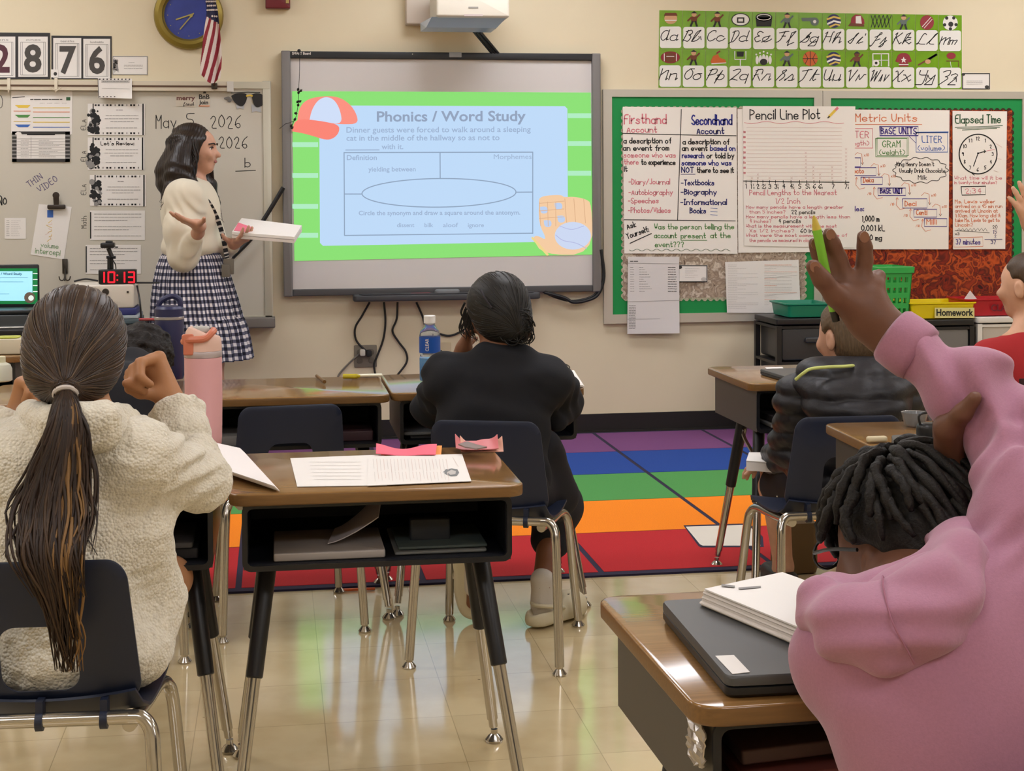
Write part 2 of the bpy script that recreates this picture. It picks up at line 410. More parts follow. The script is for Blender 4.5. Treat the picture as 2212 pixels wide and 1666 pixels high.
def hand_prims(wrist, dirf, palmn, thumb_side, L=.15, curl=(.3, .3, .35, .4), spread=.12, thumb=(.75, .35), k=.006, fat=1.):
    """palm, four fingers of different lengths and a thumb; dirf to the fingertips, palmn out of the palm"""
    f = N3(dirf); n = N3(np.asarray(palmn)-f*(np.asarray(palmn)@f)); s = np.cross(f, n)*thumb_side      # s points to the thumb
    P = []; pl = .50*L; base = np.asarray(wrist, float)
    P += [cap(base, base+f*.12*L, .155*L*fat, .17*L*fat, .02)]
    offs = (.20, .07, -.065, -.19)
    kn = [base+f*(pl*q)+s*(o*L) for o, q in zip(offs, (.98, 1.02, .98, .90))]
    for i in range(4): P.append(cap(base+f*.10*L+s*offs[i]*.5*L, kn[i], .105*L*fat, .075*L*fat, .015))
    for i, (ln, o) in enumerate(zip((.44, .50, .46, .36), offs)):
        d = N3(f+s*o*spread*6); p = kn[i]; ang = 0; c = curl[i] if not isinstance(curl, float) else curl
        seg = (.42, .33, .25); rr = (.068, .062, .056, .048)
        for j in range(3):
            ang += c*(.9, 1., .7)[j]; dd = d*math.cos(ang)+n*math.sin(ang); q = p+dd*ln*L*seg[j]
            P.append(cap(p, q, rr[j]*L*fat*(.92 if i == 3 else 1), rr[j+1]*L*fat*(.92 if i == 3 else 1), k)); p = q
    t0 = base+f*.14*L+s*.13*L; a, b = thumb
    d1 = N3(f*(1-a)+s*a+n*.25); d2 = N3(d1+f*.35+n*b); t1 = t0+d1*.20*L; t2 = t1+d1*.17*L; t3 = t2+d2*.17*L
    P += [cap(t0, t1, .10*L*fat, .085*L*fat, .012), cap(t1, t2, .080*L*fat, .070*L*fat, k), cap(t2, t3, .070*L*fat, .056*L*fat, k)]
    return P
def drape(P, prims, off=.0008, it=5):
    P = np.array(P, float)
    for _ in range(it):
        d = sdf(prims, P); g = np.stack([sdf(prims, P+e)-d for e in np.eye(3)*1e-4], 1)/1e-4; g /= np.linalg.norm(g, axis=1)[:, None]+1e-9
        P = P-g*(d-off)[:, None]
    return P
def rotv(v, ax, a):
    ax = N3(ax); v = np.asarray(v, float); return v*math.cos(a)+np.cross(ax, v)*math.sin(a)+ax*(ax@v)*(1-math.cos(a))
def noise3(X, sc, seed=0):
    """cheap smooth noise from a few rotated sines"""
    r = np.random.default_rng(seed); o = 0
    for i in range(5):
        k = N3(r.normal(size=3))*sc*(1+.35*i); o = o+np.sin(X@k+r.uniform(0, 6.28)+1.3*np.sin(X@N3(r.normal(size=3))*sc*.7))
    return o/5
# ---------------------------------------------------------------- room shell
M_wall = mat('wall_paint', '#dccfb2', .75, noise=(3, .02), bump=('noise', 180, .08, .001))
M_floor = mat('floor_tile', '#d9c59b', .13, spec=.7, coat=.7)
def floor_nodes():
    nt = M_floor.node_tree; N = nt.nodes; L = nt.links; b = N['Principled BSDF']
    t = N.new('ShaderNodeTexCoord'); br = N.new('ShaderNodeTexBrick'); br.offset = 0
    br.inputs['Scale'].default_value = 1; br.inputs['Brick Width'].default_value = .305; br.inputs['Row Height'].default_value = .305
    br.inputs['Mortar Size'].default_value = .0012; br.inputs['Mortar Smooth'].default_value = .3; br.inputs['Bias'].default_value = 0
    br.inputs['Color1'].default_value = lin('#dcc89e'); br.inputs['Color2'].default_value = lin('#d3bf96'); br.inputs['Mortar'].default_value = lin('#b3a27c')
    L.new(t.outputs['Object'], br.inputs['Vector'])
    nz = N.new('ShaderNodeTexNoise'); nz.inputs['Scale'].default_value = 6; nz.inputs['Detail'].default_value = 8; L.new(t.outputs['Object'], nz.inputs['Vector'])
    rp = N.new('ShaderNodeValToRGB'); rp.color_ramp.elements[0].position = .25; rp.color_ramp.elements[1].position = .6
    rp.color_ramp.elements[0].color = lin('#ece6dc'); rp.color_ramp.elements[1].color = (1, 1, 1, 1); L.new(nz.outputs[0], rp.inputs[0])
    mx = N.new('ShaderNodeMix'); mx.data_type = 'RGBA'; mx.blend_type = 'MULTIPLY'; mx.inputs[0].default_value = 1
    L.new(br.outputs['Color'], mx.inputs[6]); L.new(rp.outputs[0], mx.inputs[7])
    vo = N.new('ShaderNodeTexVoronoi'); vo.inputs['Scale'].default_value = 5.5; L.new(t.outputs['Object'], vo.inputs['Vector'])
    r2 = N.new('ShaderNodeValToRGB'); r2.color_ramp.elements[0].position = .02; r2.color_ramp.elements[1].position = .035
    r2.color_ramp.elements[0].color = lin('#8a7454'); r2.color_ramp.elements[1].color = (1, 1, 1, 1); L.new(vo.outputs['Distance'], r2.inputs[0])
    m2 = N.new('ShaderNodeMix'); m2.data_type = 'RGBA'; m2.blend_type = 'MULTIPLY'; m2.inputs[0].default_value = 1
    L.new(mx.outputs[2], m2.inputs[6]); L.new(r2.outputs[0], m2.inputs[7]); L.new(m2.outputs[2], b.inputs['Base Color'])
    n3 = N.new('ShaderNodeTexNoise'); n3.inputs['Scale'].default_value = 3.5; L.new(t.outputs['Object'], n3.inputs['Vector'])
    bp = N.new('ShaderNodeBump'); bp.inputs['Strength'].default_value = .03; bp.inputs['Distance'].default_value = .01
    L.new(n3.outputs[0], bp.inputs['Height']); L.new(bp.outputs[0], b.inputs['Normal'])
floor_nodes()
X0, X1, YF, HC = -4.3, 5.2, -9.9, 2.9
def slab(name, lo, hi, m):
    o = MB().box2(lo, hi).build(name, [m], smooth=False); o['kind'] = 'structure'; return o
slab('floor', (X0-.1, YF-.1, -.1), (X1+.1, .1, 0), M_floor)
slab('ceiling', (X0-.1, YF-.1, HC), (X1+.1, .1, HC+.1), mat('ceiling_tile', '#dedad2', .9, bump=('noise', 90, .3, .003)))
slab('wall_back', (X0-.1, 0, 0), (X1+.1, .1, HC), M_wall)
slab('wall_left', (X0-.1, YF-.1, 0), (X0, 0, HC), M_wall)
slab('wall_right', (X1, YF-.1, 0), (X1+.1, 0, HC), M_wall)
slab('wall_front', (X0-.1, YF-.1, 0), (X1+.1, YF, HC), M_wall)
mb = MB(); mb.box2((X0, -.012, .004), (X1, 0, .10)); mb.box2((X0, -.022, 0), (X1, 0, .012))
o = mb.build('baseboard_back', [mat('cove_base', '#1d1b1c', .45)], smooth=False); o['kind'] = 'structure'
M_dif = mat('light_diffuser', '#ffffff', .5, emit='#f8f9ff', es=LAMP); M_wmetal = mat('white_enamel', '#d8d6d0', .4)
lamp0 = None
for i, (lx, ly) in enumerate([(x, y) for y in (-8.2, -5.7, -3.2, -1.05) for x in (-2.6, .3, 3.2)]):
    if lamp0 is None:
        lamp0 = empty('ceiling_light', (lx, ly, HC), 'recessed ceiling light panel among those above the classroom', 'light', 'ceiling light panels')
        a = MB(); a.box2((-.62, -.32, -.03), (.62, -.29, 0)); a.box2((-.62, .29, -.03), (.62, .32, 0)); a.box2((-.62, -.29, -.03), (-.59, .29, 0)); a.box2((.59, -.29, -.03), (.62, .29, 0))
        a.build('frame', [M_wmetal], lamp0, local=True, smooth=False)
        MB().box2((-.59, -.29, -.02), (.59, .29, -.012)).build('diffuser', [M_dif], lamp0, local=True, smooth=False)
    else: c = copy_tree(lamp0); c.location = (lx, ly, HC)

# ---------------------------------------------------------------- the rug
RY, RS, RX, RC = -3.074, .592, -1.004, .596
def rug():
    cols = ['#b3161f', '#f08300', '#4a9149', '#123f8f', '#713f72']
    ms = [mat('rug_'+c[1:], c, .95, noise=(260, .10), bump=('noise', 500, .4, .002)) for c in cols]+[mat('rug_border', '#26203a', .95, bump=('noise', 500, .4, .002)), mat('rug_white', '#d9d2c6', .95, bump=('noise', 500, .4, .002))]
    mb = MB(); xa, xb = RX-RC-.035, RX+RC*6+.035; t = .008; y0 = RY; y5 = RY+.037+RS*5
    mb.box2((xa, y0, 0), (xb, y5+.03, t-.0012), 5)
    for k in range(5):
        a = RY+.037+RS*k
        for j in range(-1, 6):
            c0 = RX+RC*j; mb.box2((c0+.010, a+.004, .001), (c0+RC-.010, a+RS-.004, t), k)
    r = mb.build('rug', ms, smooth=False)
    tag(r, 'classroom rug in rainbow stripes with dark grid lines on the tiled floor', 'rug')
    pl = lambda u, v, o=0: at(u, v, z=t+o)
    p = MB(); out = [(1476, 1135), (1612, 1131), (1628, 1138), (1648, 1160), (1650, 1182), (1514, 1183), (1508, 1179)]
    inn = [(1481, 1138), (1609, 1134), (1622, 1140), (1640, 1160), (1643, 1179), (1518, 1179), (1512, 1176)]
    p.poly([pl(u, v, .0006) for u, v in out], 0); p.poly([pl(u, v, .0012) for u, v in inn], 1)
    p.build('white_patch', [ms[5], ms[6]], r, smooth=False)
rug()

# ---------------------------------------------------------------- papers and marker inks
M_paper = mat('paper', '#e6e1dc', .8); M_chart = mat('chart_paper', '#ece6de', .8); M_black = mat('ink_black', '#1a1a1c', .7)
M_grey = mat('print_grey', '#8d8a88', .8); M_lgrey = mat('print_pale', '#bdb8b4', .8); M_dk = mat('print_dark', '#3a3836', .8)
INK = {k: mat('marker_'+k, c, .7) for k, c in dict(pink='#d97a86', red='#c4504a', blue='#2b2f86', navy='#23256a', green='#4f8a45', orange='#dd7a4e', purple='#4a3a8e', brown='#7a4a30', faint='#d8b6b0', yellow='#e2c04a', dgreen='#2f5a38', lblue='#3c66b4', teal='#3f8f9a').items()}
def sheet(name, px, y, label, cat, group=None, m=None, t=.0012, parent=None, plane=None, curl=0):
    """a sheet of paper hung flat: px are its four corners in the photo, clockwise from top left"""
    P = plane or wallplane(y); mb = MB()
    n = 6; q = np.array(px, float)
    G = []
    for i in range(n+1):
        row = []
        for j in range(n+1):
            a, b = i/n, j/n
            uv = (q[0]*(1-b)+q[1]*b)*(1-a)+(q[3]*(1-b)+q[2]*b)*a
            row.append(P(uv[0], uv[1], t+curl*max(0, a-.6)**2*max(0, b-.5)*8))
        G.append(row)
    mb.grid(G, thick=t)
    o = mb.build(name, [m or M_paper], parent, smooth=True)
    return tag(o, label, cat, group) if parent is None else o
def box4(u0, v0, u1, v1): return [(u0, v0), (u1, v0), (u1, v1), (u0, v1)]

# ---------------------------------------------------------------- dry-erase board at the left
def whiteboard():
    y = -.035; P = wallplane(y)
    tr = at(567, 196, y=y); br = at(572, 682, y=y); xl = -3.9
    wb = empty('whiteboard', ((xl+tr[0])/2, 0, br[2]), 'wide grey white dry erase board with dates written in marker', 'whiteboard')
    s = MB(); s.box2((xl, y, br[2]), (tr[0], -.001, tr[2]+.01)); s.build('surface', [mat('dry_erase_surface', '#c8c2b5', .22, spec=.5)], wb, smooth=False)
    f = MB(); e = .042; f.rbox(((tr[0]+e/2), -.022, (tr[2]+br[2])/2+.02), (e, tr[2]-br[2]+.06, .044), .004, .003, axis='y')
    f.box2((xl, -.046, tr[2]+.01), (tr[0]+e*.9, -.001, tr[2]+.045)); f.box2((xl, -.044, br[2]-.03), (tr[0]+e*.9, -.001, br[2]))
    f.build('frame', [mat('pale_aluminium', '#c6c2b2', .38, .35)], wb)
    t = MB(); tz = at(588, 708, y=-.1)[2]; t.rbox(((xl+tr[0]+e)/2+.01, -.06, tz+.026), (tr[0]+e-xl, .052, .115), .006, .006, axis='y')
    t.build('marker_tray', [mat('tray_grey', '#77716b', .5, .2)], wb)
    r = MB(); a = at(0, 173, y=-.06); b = at(503, 181, y=-.06); c = at(503, 190, y=-.06)
    z1 = (a[2]+b[2])/2+.004; z0 = z1-.047
    r.box2((xl, -.062, z0), (b[0], -.046, z1), 0); r.box2((xl, -.064, z0+.018), (b[0]-.03, -.0615, z0+.027), 1); r.box2((b[0]-.03, -.065, z0-.003), (b[0]+.003, -.046, z1+.002), 2)
    r.build('map_rail', [mat('rail_cream', '#cfc3ae', .5), mat('rail_cork', '#5d4637', .8), M_wmetal], wb, smooth=False)
    for u in (19, 121):
        k = MB(); p = at(u, 182, y=-.065); k.rbox(p, (.016, .06, .008), .003, .002, axis='y'); k.tube([p+[0, -.004, -.03], p+[0, -.016, -.04], p+[0, -.02, -.025]], .003)
        if u == 121:
            for s_ in (-1, 1): k.tube([p+[0, -.008, -.035], p+[s_*.03, -.01, -.015]], .0025)
        k.build('rail_clip', [mat('clip_cream', '#d8cdb8', .4)], wb)
    bk, pu, gr = 0, 1, 2; wm = [M_black, mat('marker_violet', '#5c5478', .7), M_dk]
    def put(*fs):
        w = MB()
        for f_, a, k in fs: f_(w, *a, **k)
        w.build('marker_writing', wm, wb, smooth=False)
    for s_, u, v, h, W in (('May', 337, 277, 29, 48), ('5', 403, 274, 29, None), ('2026', 455, 277, 28, 70), ('2026', 473, 321, 26, 66), ('b', 529, 361, 20, None)): put((write, (s_, u, v, h, P, 1.7, bk), dict(width=W)))
    put((line, ([(465, 311), (470, 310)], 1.6, P, bk), {})); put((line, ([(509, 370), (552, 368)], 1.5, P, bk), {}))
    put((write, ('THIN', 64, 405, 13, P, 1.5, pu), dict(width=38, rot=-.62))); put((write, ('VIDEO', 87, 417, 14, P, 1.5, pu), dict(width=50, rot=-.6)))
    for v in (281, 349, 421): put((write, ('ELA', 186, v, 11, P, 1.1, gr), dict(width=25, rot=-math.pi/2)))
    put((write, ('Math', 187, 493, 11, P, 1.0, gr), dict(width=28, rot=-math.pi/2)))
    put((write, ('NO', -3, 443, 15, P, 2.2, bk), dict(width=20))); put((line, ([(-4, 205), (3, 208), (6, 218), (4, 231), (-4, 236)], 1.3, P, bk), {})); put((line, ([(-3, 421), (3, 425), (4, 430)], 2.2, P, bk), {}))
    return P
PW = whiteboard()
YB = -.036        # papers hang just in front of the dry-erase surface
def film_card(px, i, label, kind):
    o = sheet('objective_card', px, YB, label, 'card', 'cards stuck on the whiteboard'); P = wallplane(YB-.0013)
    u0, v0 = px[0]; u1, v1 = px[2]; w, h = u1-u0, v1-v0; mb = MB()
    X = lambda a: u0+a*w
    Yv = lambda b: v0+b*h
    if kind == 'film':
        k = 0; x = .12
        while x < .94:
            l = (.035, .035, .012)[k % 3]
            for b in ((.02, .075), (.91, .965)): fill(mb, [(X(x), Yv(b[0])), (X(x+l), Yv(b[0])), (X(x+l), Yv(b[1])), (X(x), Yv(b[1]))], P, 0)
            x += l+(.02, .055, .05)[k % 3]; k += 1
        fill(mb, box4(X(.955), Yv(0), X(.98), Yv(1)), P, 0); fill(mb, box4(X(.085), Yv(.0), X(.105), Yv(.2)), P, 0)
        r = random.Random(i)
        for k in range(46):
            a, b, s = r.uniform(.01, .19), r.uniform(.22, .93), r.uniform(.018, .06); n = r.choice((5, 6, 8))
            fill(mb, [(X(a+s*math.cos(6.28*t/n)*.9), Yv(b+s*1.7*math.sin(6.28*t/n))) for t in range(n)], P, r.choice((0, 0, 0, 1)), .0006+k*.00001)
        dashes(mb, X(.5), X(.62), Yv(.2), 2.5, P, 0, i)
        for j, (a, b, c) in enumerate(((.32, .88, .38), (.30, .90, .48), (.40, .80, .57), (.32, .86, .77))): dashes(mb, X(a), X(b), Yv(c), 2.6, P, 1, i*9+j)
        if i == 2: write(mb, "Let's Review:", X(.23), Yv(.24), 8, P, 1.3, 0, width=.6*w)
    elif kind == 'text':
        fill(mb, box4(X(0), Yv(.05), X(.022), Yv(.95)), P, 0)
        for j in range(8):
            if j in (3, 6): continue
            dashes(mb, X(.08), X(.93 if j % 3 != 2 else .7), Yv(.12+.105*j), 2.5, P, 1, i*9+j)
    mb.build('printing', [M_black, M_grey, M_lgrey], o, smooth=False)
film_card(box4(189.5, 224, 313, 292), 1, 'top black and white filmstrip bordered card on the whiteboard', 'film')
film_card(box4(189.5, 297, 312, 367), 2, 'second filmstrip bordered card down, headed with a dark handwritten line', 'film')
film_card([(194, 378), (314.5, 378), (315, 446), (194.5, 445)], 3, 'third filmstrip bordered card down, left of the teacher in the cream sweater', 'film')
film_card(box4(194.5, 455, 313, 519), 4, 'plain printed text card directly below the three filmstrip cards', 'text')
film_card(box4(185, 529, 304.5, 592), 5, 'lowest printed text card, behind the black document camera', 'text')
def schedules():
    o = sheet('weekly_schedule', [(24, 196), (156, 197), (156, 291), (24, 288)], YB, 'white schedule sheet with yellow, orange, green and blue rows', 'paper'); P = wallplane(YB-.0013); mb = MB()
    line(mb, [(27, 211), (53, 209)], 1.6, P, 0); dashes(mb, 66, 110, 215, 4, P, 0, 1); dashes(mb, 112, 134, 215, 4, P, 0, 2); fill(mb, box4(143, 210, 152, 217), P, 6)
    for k, (c, v) in enumerate(((2, 231), (3, 240), (4, 252), (2, 262), (5, 273))):
        if k in (0, 2, 4): fill(mb, [(32, v-4), (66, v-4), (60, v+2), (40, v+2)], P, c)
        line(mb, [(72, v+2), (150, v+2)], 1.6, P, c)
        if k % 2: line(mb, [(30, v), (66, v)], 1.2, P, c)
    for k in range(4): dashes(mb, 86+k*16, 96+k*16, 223, 2, P, 1, k)
    mb.build('printing', [M_black, M_lgrey, INK['yellow'], INK['orange'], INK['green'], INK['lblue'], INK['dgreen']], o, smooth=False)
    o = sheet('lunch_schedule', [(26, 284), (151, 285), (151, 350), (26, 350)], YB-.0025, 'table sheet with dark plaid border and small white cap', 'paper'); P = wallplane(YB-.0038); mb = MB()
    for b in (box4(26, 284, 151, 290), box4(26, 343, 151, 350), box4(26, 284, 36, 350), box4(141, 284, 151, 350)): fill(mb, b, P, 0)
    for k in range(7):
        for u in (26, 141): fill(mb, box4(u, 292+k*8, u+10, 295+k*8), P, 2, .0009)
    fill(mb, [(33, 291), (33, 288), (38, 284.5), (45, 286), (48, 292)], P, 3, .0010)
    line(mb, [(59, 291), (118, 291)], 2.2, P, 1, .001); line(mb, [(67, 296), (67, 341)], .8, P, 2)
    for k in range(7): line(mb, [(37, 300+k*6), (141, 300+k*6)], .6, P, 2); dashes(mb, 45, 62, 303+k*6, 2, P, 2, k); dashes(mb, 84, 84+22+(k*37) % 26, 303+k*6, 2.2, P, 2, k+20)
    mb.build('printing', [M_dk, M_black, M_grey, M_paper], o, smooth=False)
    o = sheet('note', [(211, 169), (285, 170), (285, 213), (212, 211)], -.067, 'curling bordered note clipped over the cream map rail', 'note', curl=.03); P = wallplane(-.0685); mb = MB()
    for k in range(9): fill(mb, box4(214+k*8, 170, 217+k*8, 172.5), P, 0); fill(mb, box4(214+k*8, 208, 217+k*8, 210), P, 0)
    fill(mb, box4(219, 173, 280, 179), P, 1); dashes(mb, 222, 276, 176, 2, P, 0, 4); line(mb, [(220, 191), (280, 192)], .7, P, 1); line(mb, [(211.5, 170), (213, 211)], 1, P, 0)
    mb.build('printing', [M_dk, M_lgrey], o, smooth=False)
    o = sheet('objective_card', [(243, 121), (319, 121), (319, 162), (243, 161)], -.001, 'small printed card on the wall right of the number six', 'card'); P = wallplane(-.0024); mb = MB()
    rectline(mb, 244, 122, 318, 161, 1.2, P, 1)
    for k in range(14): fill(mb, [(243+random.uniform(1, 12)+2.6*math.cos(t), 138+random.uniform(-12, 20)+2.6*math.sin(t)) for t in (0, 1.6, 3.1, 4.7)], P, k % 2, .0006+k*1e-5)
    dashes(mb, 278, 290, 135, 1.6, P, 1, 1)
    for k in range(3): dashes(mb, 268, 308, 141+k*3.4, 2, P, 1, k)
    mb.build('printing', [M_dk, M_grey], o, smooth=False)
    o = sheet('reminder_slip', box4(10, 471, 56, 516), YB, 'small square white list stuck left of the hanging clip', 'paper'); P = wallplane(YB-.0013); mb = MB()
    for k in range(9): dashes(mb, 14, 20, 477+k*4, 1.6, P, 0, k); dashes(mb, 24, 46-(k*7) % 9, 477+k*4, 1.6, P, 1, k+30)
    mb.build('printing', [M_dk, M_lgrey], o, smooth=False)
schedules()
def clip_paper():
    o = sheet('drawing', [(84, 441), (155, 447), (138, 561), (66, 550)], YB, 'drawing lettered volume intercept hanging from a black clip', 'paper'); P = wallplane(YB-.0014); mb = MB()
    fill(mb, box4(102, 454, 115, 470), P, 0)
    for k in range(9): line(mb, [(104+random.uniform(-6, 8), 476+k*5), (108+random.uniform(-6, 9), 479+k*5), (103+random.uniform(-5, 10), 482+k*5)], 1, P, 1+k % 2)
    write(mb, 'volume', 88, 534, 11, P, 1, 3, width=40, rot=.1); write(mb, 'intercepi', 76, 547, 13, P, 1.1, 3, width=56, rot=.1)
    mb.build('printing', [INK['lblue'], INK['yellow'], INK['faint'], INK['green']], o, smooth=False)
    c = at(122, 447, y=-.05); m = MB(); M_ = mat('black_steel', '#3b332e', .35, .5)
    m.rbox(c+[0, 0, 0], (.088, .022, .02), .006, .004, axis='y'); m.prism([c+[-.012, -.008, 0], c+[.012, -.008, 0], c+[.014, -.012, .055], c+[-.014, -.012, .055]], (0, .004, 0)); m.lathe([(.0, 0), (.016, 0), (.017, .004), (0, .005)], c+[0, -.008, .058], 16, 0, [[1, 0, 0], [0, 0, -1], [0, 1, 0]])
    tag(m.build('bulldog_clip', [M_]), 'black bulldog clip holding the volume intercept drawing', 'clip')
    h = MB(); a = at(140, 562, y=YB-.004); b = at(141, 606, y=YB-.004)
    h.rbox((a+b)/2+[0, 0, .02], (.026, .075, .008), .003, .002, axis='y')
    for s_ in (-1, 1): h.tube(spline([b+[0, -.006, .03], b+[s_*.006, -.016, .004], b+[s_*.022, -.02, .004], b+[s_*.028, -.02, .022]]), .003)
    h.tube([b+[0, -.004, .06], b+[0, -.012, .01], b+[0, -.02, .0]], .004)
    tag(h.build('magnetic_hook', [mat('dark_steel', '#4a4641', .3, .8)]), 'dark metal double hook on the whiteboard below the hanging drawing', 'hook')
    o = sheet('sticker', [(380, 205), (423, 206), (423, 231), (380, 230)], YB, 'small sticker lettered merry in red brown', 'sticker', m=mat('sticker_beige', '#c9bfae', .6)); mb = MB(); P = wallplane(YB-.0013)
    type_(mb, 'merry', 381, 216, 9, P, 0, .03, 40); write(mb, 'fresh', 396, 228, 7, P, .9, 1, CUR, width=24, shear=.3)
    mb.build('printing', [mat('print_wine', '#6d4440', .7), M_dk], o, smooth=False)
    o = sheet('sticker', [(428, 202), (453, 202), (453, 231), (428, 230)], YB, 'small dark lettered sticker right of the merry sticker', 'sticker', m=mat('sticker_beige')); mb = MB()
    type_(mb, 'BnB', 429, 214, 10, P, 0, .03, 23); type_(mb, 'Join', 431, 225, 8, P, 0, .03, 20); line(mb, [(430, 229), (452, 229)], 1.8, P, 1); fill(mb, [(438, 202), (440, 198), (444, 198), (446, 202)], P, 0)
    mb.build('printing', [M_dk, INK['orange']], o, smooth=False)
    s = empty('paper_sunglasses', at(537, 236, y=YB), 'black paper aviator sunglasses cutout at the whiteboard corner', 'decoration'); mb = MB(); P = wallplane(YB-.002)
    L_ = lambda z: [(u/3.545, v/3.545) for u, v in z]
    lens = [L_([(1770, 735), (1800, 715), (1880, 712), (1895, 735), (1885, 780), (1860, 815), (1830, 812), (1790, 780)]), L_([(1925, 725), (1960, 712), (2010, 720), (2042, 765), (2020, 800), (1970, 828), (1940, 800)])]
    for l in lens: mb.prism([P(u, v, .003) for u, v in chaikin(l+[l[0]], 2)[:-1]], (0, .004, 0), 0)
    line(mb, L_([(1770, 712), (1900, 706), (1990, 708)]), 2, P, 1, .004); line(mb, L_([(1890, 735), (1915, 728), (1930, 735)]), 3.4, P, 2, .004)
    mb.build('lenses', [mat('paper_black', '#1d1c1e', .5), M_dk, INK['yellow']], s, smooth=False)
    m2 = MB()
    for q in ([(1805, 795), (1870, 800), (1868, 835), (1835, 828), (1815, 836)], [(1925, 800), (1995, 800), (1998, 862), (1960, 850), (1930, 862)]): m2.prism([P(u, v, .0004) for u, v in L_(q)], (0, .001, 0))
    m2.build('paper_tabs', [mat('paper_blue_grey', '#b3b6ba', .7)], s, smooth=False)
    m3 = MB()
    for k in range(7): u, v = 485+random.uniform(0, 12), 205+random.uniform(0, 14); m3.prism([P(u+5*math.cos(a), v+3*math.sin(a), .002+k*.0006) for a in (0, 1.2, 2.4, 3.6, 4.8)], (0, .001, 0))
    m3.build('leaf_trim', [mat('paper_grey', '#6f6c68', .7)], s, smooth=False)
clip_paper()
def number_cards():
    for pair, (u0, v0, u1, v1), lab, digs in ((0, (-30, 70, 108, 171), 'black framed pair of number cards showing two and eight', ((('2'), (-26, 79, 33, 167), 1), ('8', (39.5, 79, 103, 166), 0))),
                                        (1, (111, 77, 241, 171), 'black framed pair of number cards showing seven and six', (('7', (115, 82, 175.5, 169), 0), ('6', (180, 84, 238, 169), 0)))):
        o = sheet('number_chart', [(u0, v0), (u1, v0+1), (u1, v1), (u0, v1)], -.001, lab, 'number card', m=mat('paper_charcoal', '#2c2a2b', .6), t=.003)
        for d, (a, b, c, e), mi in digs:
            q = sheet('digit_card', box4(a, b, c, e), -.0042, None, None, parent=o); P = wallplane(-.0056); mb = MB(); w = c-a
            type_(mb, d, a+w*(.19 if d != '7' else .20), b+(e-b)*.86, (e-b)*.64, P, 0 if not mi else 1, .03, width=w*.60)
            rectline(mb, a+5, b+12, c-5, e-4, .9, P, 2); line(mb, [(a+w*.14, b+12), (a+w*.14, e-4)], .8, P, 2); line(mb, [(c-w*.14, b+12), (c-w*.14, e-4)], .8, P, 2)
            type_(mb, {'2': 'tens', '8': 'ones', '7': 'tenths', '6': 'hundredths'}[d], a+w*.25, b+9, 4.5, P, 2, 0, width=w*.5)
            mb.build('digit', [mat('digit_charcoal', '#4a4643', .7), mat('digit_maroon', '#56303a', .7), M_grey], q, smooth=False)
        if pair: 
            q = sheet('decimal_square', box4(110, 150, 126, 167), -.0075, None, None, parent=o); mb = MB(); P = wallplane(-.009)
            fill(mb, [(119.5+3.8*math.cos(t*.39), 159.5+4*math.sin(t*.39)) for t in range(16)], P); mb.build('decimal_point', [M_dk], q, smooth=False)
number_cards()
RYZ = [[1, 0, 0], [0, 0, -1], [0, 1, 0]]      # local z (lathe axis) points out of the wall
